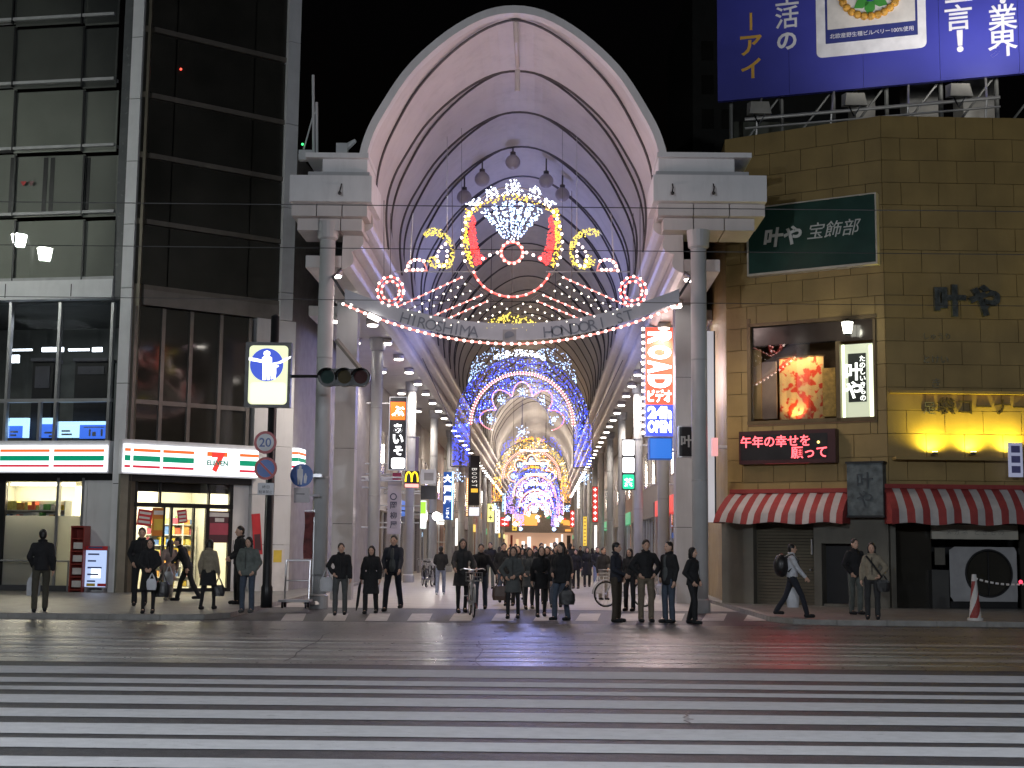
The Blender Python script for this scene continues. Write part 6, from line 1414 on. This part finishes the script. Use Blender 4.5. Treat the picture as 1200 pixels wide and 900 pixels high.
def person(key, label, foot, hgt, face, top='black', legs='charcoal', shoe='black', coat=.86, skirt=None, hair='short', stride=0.0, lean=0.0, arms=('down','down'), female=False, shirt=None, hat=None, group=None, scarf=None, stout=1.0):
    """face: direction in degrees, 0 looks at the street camera, 90 to the viewer's right"""
    p = thing('person', label, 'person', foot, group); k = hgt/1.72; p.rotation_euler = (0,0,R(face))
    sd = sum(map(ord, key)); wS = .145 if female else .165; wH = .095
    L = lambda x,y,z: Vector((x,y - lean*max(0,z-.9), z - .12*abs(lean)*max(0,z-.9)))*k
    # leg joints (x side, y forward = -y)
    legsJ = []
    for sx, st in ((-1,stride),(1,-stride)):
        hip = L(sx*wH,0,.92); kn = Vector((sx*(.10+.01),-st*.18-.02-(.03 if st > 0 else 0),.50))*k; an = Vector((sx*.11,-st*.36+(.05 if st < 0 else 0),.09+(.05 if st < -.6 else 0)))*k; legsJ.append((hip,kn,an))
    ARM = {'down': ((.25,.03,1.13),(.255,-.05,.885)), 'pocket': ((.28,.07,1.14),(.19,-.08,.95)), 'front': ((.25,.0,1.14),(.07,-.21,1.02)), 'up': ((.25,-.10,1.17),(.12,-.24,1.36)), 'reach': ((.27,-.14,1.18),(.30,-.36,1.02)), 'out': ((.33,0,1.15),(.42,-.06,.93)), 'swing': ((.24,-.12,1.14),(.24,-.28,.95)), 'back': ((.24,.14,1.14),(.24,.16,.9)), 'hip': ((.34,.05,1.16),(.20,-.07,1.0)), 'bike': ((.27,-.16,1.16),(.27,-.40,1.03))}
    armsJ = []
    for sx, nm in ((-1,arms[0]),(1,arms[1])):
        e, w = ARM[nm]; armsJ.append((L(sx*wS,0,1.375), L(sx*(e[0]-.03),e[1],e[2]), L(sx*(w[0]-(.02 if w[0] > .1 else 0)),w[1],w[2])))
    HC = L(0,-.012,1.595)
    # body, one continuous surface
    b = MB()
    elli(b, L(0,0,1.26), Vector((wS-.03,.095,.18))*k); elli(b, L(0,.01,.98), Vector((.118,.09,.12))*k); cap(b, L(0,.01,1.0), L(0,0,1.22), .092*k, .1*k)
    cap(b, L(-wS+.01,0,1.37), L(wS-.01,0,1.37), .05*k, .05*k); cap(b, L(0,.012,1.40), L(0,-.005,1.52), .056*k, .05*k)
    elli(b, HC, Vector((.074,.092,.115))*k); elli(b, HC+Vector((0,-.03,-.055))*k, Vector((.053,.056,.058))*k); cap(b, HC+Vector((0,-.09,.0))*k, HC+Vector((0,-.108,-.026))*k, .011*k, .015*k)
    for sx in (-1,1): elli(b, HC+Vector((sx*.076,.008,-.008))*k, Vector((.014,.024,.032))*k)
    for h, kn, an in legsJ: cap(b,h,kn,.07*k,.047*k); cap(b,kn,an,.046*k,.033*k); cap(b,an,an+Vector((0,-.12,-.055))*k,.033*k,.024*k)
    hands = []
    for (s_, e, w), sx in zip(armsJ, (-1,1)):
        cap(b,s_,e,.048*k,.04*k); cap(b,e,w,.04*k,.028*k); d = (w-e).normalized(); pc = w+d*.055*k; hands.append(w+d*.11*k)
        side = Vector((1,0,0)); fw = d.cross(side).normalized(); acr = d.cross(fw).normalized()
        elli(b, pc, Vector((.034,.034,.05))*k)
        for q in range(4):   # fingers fan across the palm, curl towards the body
            o_ = fw*((q-1.5)*.021)*k; ln = (.062,.072,.068,.052)[q]*k; r0 = pc+d*.035*k+o_; m1 = r0+d*ln*.55-acr*sx*-.012*k; m2 = m1+d*ln*.4+acr*sx*.022*k; cap(b,r0,m1,.0105*k,.0098*k); cap(b,m1,m2,.0098*k,.0085*k)
        t0 = pc-d*.015*k-fw*.03*k; t1 = t0-fw*.03*k+d*.03*k; cap(b,t0,t1,.013*k,.011*k); cap(b,t1,t1+d*.03*k-fw*.006*k,.011*k,.009*k)
    mk('body', voxel(b, .0125, 2), skinm, p)
    # face details
    for sx in (-1,1):
        mb = MB(); mb.ball(HC+Vector((sx*.03,-.083,.006))*k, .0105*k, 8, 5, (1.3,.7,.7)); mk('eye', mbmesh(mb), M_('eye_dark', (.02,.015,.012), .3), p)
    mb = MB(); mb.ball(HC+Vector((0,-.083,-.062))*k, .02*k, 8, 5, (1,.4,.28)); mk('mouth', mbmesh(mb), M_('lip', (.30,.11,.09), .5), p)
    # jacket
    j = MB(); g = .03*stout
    elli(j, L(0,0,1.25), Vector((wS+.012*stout,.135*stout,.21))*k); cap(j, L(0,.008,1.12), L(0,0,1.24), (.125 if not female else .112)*k*stout, .13*k)
    [cap(j, L(0,.005,1.405), L(sx*wS,0,1.365), .08*k, .066*k) for sx in (-1,1)]; cap(j, L(0,.015,1.42), L(0,.005,1.475), .075*k, .068*k)
    if True:     # skirt of the jacket or coat down to a clean hem
        N_ = 16; fw_ = .145 if female else .158
        rows = [(1.12,fw_*stout,.125*stout),(.98,(fw_+.01)*stout,.132*stout),(.9,(fw_+.016)*stout,.136*stout),(coat,(fw_+.02)*stout,.14*stout)] if coat >= .8 else [(1.05,fw_,.125),(.9,.172,.145),(.75,.185,.16),(coat,.2*(1+.2*abs(stride)),.178*(1+.35*abs(stride)))]; vs = []
        for z,rx,ry in rows: vs += [L(rx*math.cos(2*math.pi*q/N_), ry*math.sin(2*math.pi*q/N_), z) for q in range(N_)]
        fs = [(r*N_+q, r*N_+(q+1) % N_, (r+1)*N_+(q+1) % N_, (r+1)*N_+q) for r in range(3) for q in range(N_)]; fs += [tuple(range(N_)), tuple(range(3*N_,4*N_))[::-1]]; j.add(vs, fs)
    for s_, e, w in armsJ: cap(j,s_,e,.072*k*stout,.06*k*stout); cap(j,e,w,.062*k*stout,.047*k*stout)
    jo = mk('jacket' if coat >= .8 else 'coat', voxel(j, .019, 3, .012, sd), CL[top], p)
    mb = MB(); ring_ = [L(.078*math.cos(t), .012+.07*math.sin(t), 1.475-.02*math.sin(t)*-1) for t in [2*math.pi*q/16 for q in range(16)]]; mb.tube(ring_, .021*k, 6, closed=True); mk('collar', mbmesh(mb), CL[top], jo)
    mb = MB(); mb.tube([L(0,-.158*stout,1.40),L(0,-.166*stout,1.2),L(0,-.165*stout,1.0)], .006*k, 5); mk('zip', mbmesh(mb), CL['charcoal' if top != 'charcoal' else 'black'], jo)
    if shirt:
        mb = MB(); elli(mb, L(0,-.068,1.26), Vector((.06,.085,.17))*k); elli(mb, L(0,-.085,1.02), Vector((.085,.075,.2))*k); mk('shirt', mbmesh(mb), CL[shirt], p)
    # trousers / tights and skirt
    t = MB(); elli(t, L(0,.008,.93), Vector((.16,.12,.12))*k)
    tr = 1.0 if legs not in ('tights',) else .84; lm = CL['black'] if legs == 'tights' else CL[legs]
    for h, kn, an in legsJ: cap(t,h,kn,.093*k*tr,.07*k*tr); cap(t,kn,an+Vector((0,0,.0)),.07*k*tr,(.062 if tr == 1 else .05)*k*tr)
    mk('trousers' if legs != 'tights' else 'tights', voxel(t, .018, 2, .008, sd+5), lm, p)
    if skirt:
        N_ = 16; rows = [(1.0,.14,.11),(.9,.175,.14),(.72,.2,.17),(skirt[0],.215,.185)]; mb = MB(); vs = []
        for z,rx,ry in rows: vs += [L((rx+.01*math.sin(q*2.5))*math.cos(2*math.pi*q/N_), (ry+.01*math.sin(q*2.5))*math.sin(2*math.pi*q/N_), z) for q in range(N_)]
        mb.add(vs, [(r*N_+q, r*N_+(q+1) % N_, (r+1)*N_+(q+1) % N_, (r+1)*N_+q) for r in range(3) for q in range(N_)]+[tuple(range(3*N_,4*N_))[::-1]]); m_ = mbmesh(mb); m_.polygons.foreach_set('use_smooth', [True]*len(m_.polygons)); mk('skirt', m_, CL[skirt[1]], p)
    for h, kn, an in legsJ:
        mb = MB(); c = Vector((an.x, an.y, an.z-.045*k)); cap(mb, c+Vector((0,.03,.0))*k, c+Vector((0,-.15,-.008))*k, .046*k, .04*k); cap(mb, an, c, .048*k, .046*k)
        for i, v in enumerate(mb.v): mb.v[i] = Vector((v.x, v.y, max(v.z, an.z-.09*k)))
        m_ = mbmesh(mb); m_.polygons.foreach_set('use_smooth', [True]*len(m_.polygons)); mk('shoe', m_, CL[shoe], p)
    # hair
    h = MB(); elli(h, HC+Vector((0,.016,.028))*k, Vector((.084,.096,.104))*k)
    if hair == 'short': elli(h, HC+Vector((0,.045,-.02))*k, Vector((.074,.062,.07))*k)
    elif hair == 'bob': elli(h, HC+Vector((0,.04,-.04))*k, Vector((.09,.07,.11))*k); [cap(h, HC+Vector((sx*.075,.0,.03))*k, HC+Vector((sx*.08,-.012,-.1))*k, .026*k, .02*k) for sx in (-1,1)]
    elif hair == 'long': elli(h, HC+Vector((0,.045,-.03))*k, Vector((.088,.065,.1))*k); [cap(h, HC+Vector((sx*.072,.0,.03))*k, HC+Vector((sx*.095,-.05,-.33))*k, .028*k, .018*k) for sx in (-1,1)]; cap(h, HC+Vector((0,.07,-.02))*k, HC+Vector((0,.11,-.36))*k, .07*k, .045*k)
    hm = voxel(h, .0125, 2, .006, sd)
    mk('hair', hm, hairm if hair != 'bald' else skinm, p)
    if scarf:
        mb = MB(); mb.tube([L(.085*math.cos(t), .01+.08*math.sin(t), 1.46) for t in [2*math.pi*q/14 for q in range(14)]], .035*k, 7, closed=True); mk('scarf', mbmesh(mb), CL[scarf], p)
    rot = Matrix.Rotation(R(face), 3, 'Z'); PEOPLE[key] = p
    return p, [Vector(foot)+rot @ v for v in hands], lambda x,y,z: Vector(foot)+rot @ L(x,y,z)
def mbmesh(mb):
    me = bpy.data.meshes.new('m'); me.from_pydata(mb.v, [], mb.f); me.update(); return me
def bag(hand, w, h, d, mat, label, name='plastic_bag', face=0, handle=.16, seed=1, top=.75):
    o = thing(name, label, 'bag', hand); o.rotation_euler = (0,0,R(face)); mb = MB(); N_ = 14; rows = [(-handle,top*.9),(-handle-h*.25,.95),(-handle-h*.7,1.0),(-handle-h,.86)]; vs = []
    for z,f in rows: vs += [Vector((w/2*f*math.copysign(abs(math.cos(a))**.7,math.cos(a)), d/2*f*math.copysign(abs(math.sin(a))**.7,math.sin(a)), z))*(1) + Vector((noise.noise((a,z*5,seed)),noise.noise((a,z*5,seed+3)),0))*.018 for a in [2*math.pi*q/N_ for q in range(N_)]]
    fs = [(r*N_+q,(r+1)*N_+q,(r+1)*N_+(q+1) % N_, r*N_+(q+1) % N_) for r in range(3) for q in range(N_)]; fs += [tuple(range(N_)), tuple(range(3*N_,4*N_))[::-1]]; mb.add(vs, fs); mk('body', mbmesh(mb), mat, o)
    mb = MB()
    for sy in (-1,1): mb.tube([(-w*.28,sy*d*.2,-handle-.01),(-w*.12,sy*d*.1,-handle*.35),(0,0,.005),(w*.12,sy*d*.1,-handle*.35),(w*.28,sy*d*.2,-handle-.01)], .012, 5)
    mk('handle', mbmesh(mb), mat, o); return o
plast = M_('plastic_white', (.62,.63,.66), .45, var=.1, scale=10, bump=.4, bscale=18); leath = M_('leather_black', (.015,.014,.015), .4); leatb = M_('leather_brown', (.07,.035,.025), .5); canvw = M_('canvas_white', (.5,.5,.52), .7)
def FP_(px, py, hy, z=0.0):      # foot point and height from pixels
    g = G(px, py, z); d = ray(px, py); dep = (g-C0).length; hgt = P(px, hy, g.y).z - z; return g, hgt
def who(key, px, fy, hy, z, face, label, **kw):
    g, h = FP_(px, fy, hy, z); h = min(1.84, max(1.5, h)); return person(key, label, g, h, face, **kw)
p, h, f = who('p1', 46, 717, 620, PV, -160, 'man in black jacket with white bag walking along the store front', top='black', legs='olive', arms=('down','pocket'), stride=.5); bag(h[1] if h[1].x < p.location.x else h[0], .28,.36,.14, plast, 'white plastic bag hanging from the hand of the man at the frosted window')
who('p2', 163, 710, 618, PV, 12, 'man in black coat standing close behind the woman with white paper bag', top='black', legs='black', arms=('pocket','pocket'))
p, h, f = who('p3', 173, 719, 632, PV, 8, 'woman in long black coat holding a white paper bag before her', top='black', legs='tights', coat=.52, hair='bob', female=True, arms=('front','front')); bag((h[0]+h[1])/2+Vector((.1,-.05,-.05)), .2,.22,.08, M_('paper_white', (.62,.62,.66), .6), 'small white paper bag in the hands of the woman in long coat', 'paper_bag', 0, .1); bag(f(.30,.05,.95), .3,.3,.16, leath, 'black handbag at the side of the woman in long coat', 'handbag', 8, .2)
who('p4', 197, 703, 640, PV, -150, 'woman in pale mottled long coat walking into the store', top='pink', legs='cream', coat=.55, hair='long', female=True, stride=.4, shoe='cream')
p, h, f = who('p5', 219, 704, 628, PV, -75, 'man in black jacket bending forward at the store doors', top='black', legs='black', lean=.42, arms=('reach','down'), stride=.7); bag(h[0], .24,.32,.12, plast, 'pale plastic bag held by the bending man')
p, h, f = who('p6', 243, 714, 633, PV, 172, 'woman in beige jacket and black skirt seen from behind', top='beige', legs='tights', coat=.88, skirt=(.58,'black'), hair='bob', female=True, stride=.35); bag(h[0] if h[0].x > p.location.x else h[1], .28,.24,.13, leath, 'black handbag of the woman in beige jacket', 'handbag', 0, .16)
who('p7', 279, 708, 616, PV, -60, 'man in dark jacket reading behind the person in grey-green jacket', top='black', legs='charcoal', arms=('front','front'))
who('p8', 289, 718, 629, PV, -8, 'person in puffy grey-green jacket and dark jeans by the black pole', top='greygreen', legs='jeans', coat=.84, hair='bob', arms=('pocket','pocket'), stout=1.2, shoe='grey')
p, h, f = who('p9', 398, 721, 636, 0, 5, 'man in black jacket and grey trousers with white shoulder bag', top='black', legs='grey', arms=('hip','down'), stride=.3); bag(f(-.33,-.04,1.12), .3,.3,.12, canvw, 'white canvas shoulder bag of the man at the arcade column', 'shoulder_bag', 0, .2)
p, h, f = who('p10', 434, 719, 643, 0, -6, 'short woman in wide black coat carrying a folded umbrella', top='black', legs='black', coat=.5, hair='bob', female=True, stride=.4, stout=1.1)
u_ = h[0]; o = thing('umbrella', 'folded dark umbrella held low by the woman in wide black coat', 'umbrella', u_); mb = MB(); mb.tube([u_+Vector((0,0,.05)),u_+Vector((-.03,0,-.1)),u_+Vector((-.07,-.03,-.5)),u_+Vector((-.09,-.04,-.62))], [.012,.035,.03,.008], 8); mb.build('canopy', CL['black'], o); mb = MB(); mb.tube([u_+Vector((0,0,.12)),u_+Vector((0,0,.0))], .012, 6); mb.build('handle', M_('wood_handle', (.25,.12,.05), .5), o)
who('p11', 460, 716, 627, 0, -10, 'tall man in dark jacket striding beside the woman with umbrella', top='navy', legs='navy', stride=.75, arms=('pocket','swing'), shirt='grey')
who('p12', 516, 697, 640, 0, 178, 'man in black jacket and pale jeans walking away into the arcade', top='black', legs='palejeans', stride=.5, arms=('front','front'), shoe='white')
who('p13', 541, 718, 631, 0, 12, 'long haired girl in dark jacket pushing a bicycle', top='charcoal', legs='tights', skirt=(.62,'black'), hair='long', female=True, arms=('bike','bike'), stride=.4)
who('p14', 563, 714, 637, 0, -4, 'man in black jacket and blue jeans next to the girl with bicycle', top='black', legs='jeans', stride=.35, arms=('pocket','out'))
p, h, f = who('p15', 601, 725, 640, 0, -6, 'woman in grey coat with brown bag and black tights', top='grey', legs='tights', coat=.62, hair='long', female=True, stride=.3, arms=('hip','front')); bag(f(-.28,0,1.02), .4,.3,.15, leatb, 'brown leather bag on the arm of the woman in grey coat', 'shoulder_bag', 0, .22)
who('p16', 634, 723, 640, 0, 5, 'woman in short black coat with black tights stepping forward', top='black', legs='tights', coat=.68, hair='bob', female=True, stride=.6)
p, h, f = who('p17', 657, 727, 635, 0, -40, 'long haired person in black jacket and dark jeans with hand bag', top='black', legs='jeans', hair='long', coat=.82, arms=('front','down'), stout=1.12, stride=.2); bag(h[1], .34,.28,.14, leath, 'black bag carried by the long haired person in jeans', 'handbag', 0, .12)
who('p18', 619, 709, 641, 0, 0, 'man in charcoal coat half hidden behind the woman in black coat', top='charcoal', legs='grey', stride=.4)
who('p19', 722, 729, 635, 0, 65, 'man in dark jacket and brown trousers standing by the parked bicycle', top='navy', legs='brown', arms=('front','pocket'), hair='short')
p, h, f = who('p20', 707, 703, 641, 0, 25, 'young man with white bag behind the bicycle wheel', top='charcoal', legs='cream', hair='short', arms=('down','front')); bag(h[0], .3,.34,.14, plast, 'white bag held beside the bicycle wheel')
who('p21', 738, 716, 645, 0, -30, 'short woman in black jacket behind the man in brown trousers', top='black', legs='black', hair='long', female=True)
who('p22', 757, 729, 632, 0, 10, 'man in black sweater and khaki trousers with hands on hips', top='black', legs='khaki', coat=.92, arms=('hip','hip'))
who('p23', 784, 730, 634, 0, -55, 'man in open black jacket over pale shirt and dark jeans', top='black', legs='jeans', arms=('pocket','down'), shirt='grey', coat=.8)
who('p24', 812, 731, 641, 0, 55, 'man all in black leaning next to the grey entrance column', top='black', legs='black', hair='bob', arms=('pocket','pocket'), stride=.3)
p, h, f = who('p25', 929, 723, 637, PV, 82, 'man in white shirt with black backpack walking past the shutter', top='white', legs='navy', stride=.9, coat=.94, arms=('swing','down')); bag(f(.16,-.02,.80), .27,.42,.16, plast, 'large white plastic bag of the man with backpack', 'plastic_bag', 0, .1)
o = thing('backpack', 'round black backpack on the man in white shirt', 'backpack', f(0,.27,1.18)); c_ = f(0,.25,1.2); mb = MB(); mb.ball(c_, .2, 14, 9, (.85,.85,1.25)); mb.build('pack', leath, o, True); mb = MB()
for sx in (-1,1): mb.tube([f(sx*.1,.18,1.4),f(sx*.12,0,1.47),f(sx*.12,-.15,1.3),f(sx*.13,.1,1.05)], .018, 6)
mb.build('strap', leath, o)
who('p26', 1003, 720, 631, PV, 20, 'man in black jacket and grey trousers beside the dark doorway', top='black', legs='greygreen', arms=('pocket','pocket'))
p, h, f = who('p27', 1023, 726, 636, PV, -15, 'woman in beige jacket with black strap bag beneath the plaque', top='beige', legs='charcoal', hair='bob', female=True, coat=.88, arms=('down','hip')); bag(f(.24,-.05,1.0), .28,.24,.12, leath, 'black cross-body bag of the woman under the plaque', 'shoulder_bag', 0, .1)
mb = MB(); mb.tube([f(-.12,-.13,1.42),f(.05,-.20,1.2),f(.22,-.10,.95)], .02, 6); mb.tube([f(-.12,-.13,1.42),f(-.1,.1,1.40),f(.22,.05,.95)], .02, 6); tag(mb.build('bag_strap', leath), 'diagonal black bag strap across the beige jacket', 'strap')
# crowd deeper in the arcade: individuals copied from the figures above
srcs = ['p14','p16','p18','p15','p26','p12','p23','p2','p21','p10']
rs2 = random.Random(8); crowd = [(590,706,10),(607,703,-8),(645,705,5),(611,696,0),(634,698,12),(627,692,-10),(650,694,6),(668,684,170),(675,690,-5),(688,688,4),(694,684,176),(661,682,0),(597,688,8),(585,684,175),(574,690,-6),(640,682,170),(616,680,5),(604,677,0),(655,675,3),(628,674,176),(680,676,-4),(665,672,2),(590,674,-3),(645,669,0),(612,669,178),(700,690,0),(672,667,0),(634,666,3),(597,710,-12),(641,708,8),(652,712,-6),(588,696,10),(663,700,174),(620,714,14),(598,667,174),(655,665,0)]
for i, (px, py, fc) in enumerate(crowd):
    src = PEOPLE[srcs[i % 10]]; c = copy_tree(src); c.location = G(px, py, 0); c.rotation_euler = (0,0,R(fc+rs2.uniform(-15,15))); sc_ = rs2.uniform(.94,1.03); c.scale = (sc_,)*3
    c['label'] = 'pedestrian in dark winter clothes in the crowd inside the arcade'; c['group'] = 'crowd inside the arcade'
# ================================================================== bicycles
def bicycle(loc, face, label, col, group=None):
    o = thing('bicycle', label, 'bicycle', loc, group); o.rotation_euler = (0,0,R(face)); fm = M_('bike_'+col, {'silver':(.45,.45,.47),'black':(.03,.03,.03),'red':(.3,.03,.03)}[col], .35, .5); ty = M_('tyre', (.015,.015,.015), .7); sp = M_('spoke', (.5,.5,.5), .3, .9)
    r = .33
    for x in (-.52,.52):
        ring_ = lambda rr: [Vector((x+rr*math.cos(2*math.pi*q/28),0,r+rr*math.sin(2*math.pi*q/28))) for q in range(28)]
        mb = MB(); mb.tube(ring_(r-.02), .02, 6, closed=True); w = mk('tyre', mbmesh(mb), ty, o)
        mb = MB(); mb.tube(ring_(r-.045), .012, 5, closed=True); mk('rim', mbmesh(mb), sp, w)
        mb = MB(); mb.tube([(x,-.05,r),(x,.05,r)], .025, 8)
        for q in range(14): a = 2*math.pi*q/14; mb.tube([(x,.02*(-1)**q,r),(x+(r-.05)*math.cos(a),0,r+(r-.05)*math.sin(a))], .003, 3)
        mk('spokes', mbmesh(mb), sp, w)
        mb = MB(); mb.tube([(x+(r+.035)*math.cos(R(q)),0,r+(r+.035)*math.sin(R(q))) for q in (range(20,181,16) if x < 0 else range(0,150,16))], .022, 5); mk('mudguard', mbmesh(mb), fm, o)
    mb = MB(); bb_, st_, hd, ht = (-.02,0,.3),(-.16,0,.78),(.36,0,.62),(.33,0,.78)
    for a, b, rr in ((bb_,st_,.017),(bb_,hd,.02),(st_,ht,.015),((-.52,0,r),bb_,.012),((-.52,0,r),(-.14,0,.7),.011),(hd,ht,.022),(hd,(.52,0,r),.016)): mb.tube([a,b], rr, 7)
    mk('frame', mbmesh(mb), fm, o)
    mb = MB(); mb.tube([ht,(.31,0,.98)], .014, 6); mb.tube([(.12,-.27,1.0),(.28,-.2,1.03),(.33,0,1.0),(.28,.2,1.03),(.12,.27,1.0)], .013, 6); mk('handlebar', mbmesh(mb), sp, o)
    mb = MB(); mb.tube([st_,(-.18,0,.9)], .014, 6); mk('seat_post', mbmesh(mb), sp, o)
    mb = MB(); mb.ball((-.2,0,.93), .1, 10, 6, (1.35,.8,.4)); mk('saddle', mbmesh(mb), darkm, o)
    mb = MB()
    for z in (.78,.86,.95): mb.tube([(.38,-.17,z),(.66,-.17,z),(.66,.17,z),(.38,.17,z),(.38,-.17,z)], .007, 4)
    for q in range(7): x = .38+.28*q/6; mb.tube([(x,-.17,.76),(x,-.17,.95)], .005, 4); mb.tube([(x,.17,.76),(x,.17,.95)], .005, 4); mb.tube([(.66,-.17+.34*q/6,.76),(.66,-.17+.34*q/6,.95)], .005, 4); mb.tube([(x,-.17,.77),(x,.17,.77)], .005, 4)
    mb.tube([(.38,0,.8),(.34,0,.78)], .012, 5); mk('basket', mbmesh(mb), sp, o)
    mb = MB(); mb.tube([(-.02,-.08,.3),(-.02,.08,.3)], .05, 10); mb.tube([(-.02,.08,.3),(.05,.1,.16)], .01, 5); mb.tube([(-.02,-.08,.3),(-.09,-.1,.44)], .01, 5); mb.box(.0,.1,.08,.16,.145,.165); mb.box(-.14,-.04,-.16,-.08,.43,.45); mk('crank', mbmesh(mb), sp, o)
    return o
bicycle(G(541,722,0)+Vector((.22,-.1,0)), -84, 'silver city bicycle pushed by the long haired girl', 'silver')
bicycle(G(722,712,0)+Vector((.25,.3,0)), 196, 'silver bicycle with basket behind the man in brown trousers', 'silver')
for k, (px, py, fc) in enumerate(((497,687,100),(503,688,82),(509,686,95))): bicycle(G(px,py,0), fc, 'parked dark bicycle in the row under the white spotlight', 'black', 'bicycles parked under the spotlight')
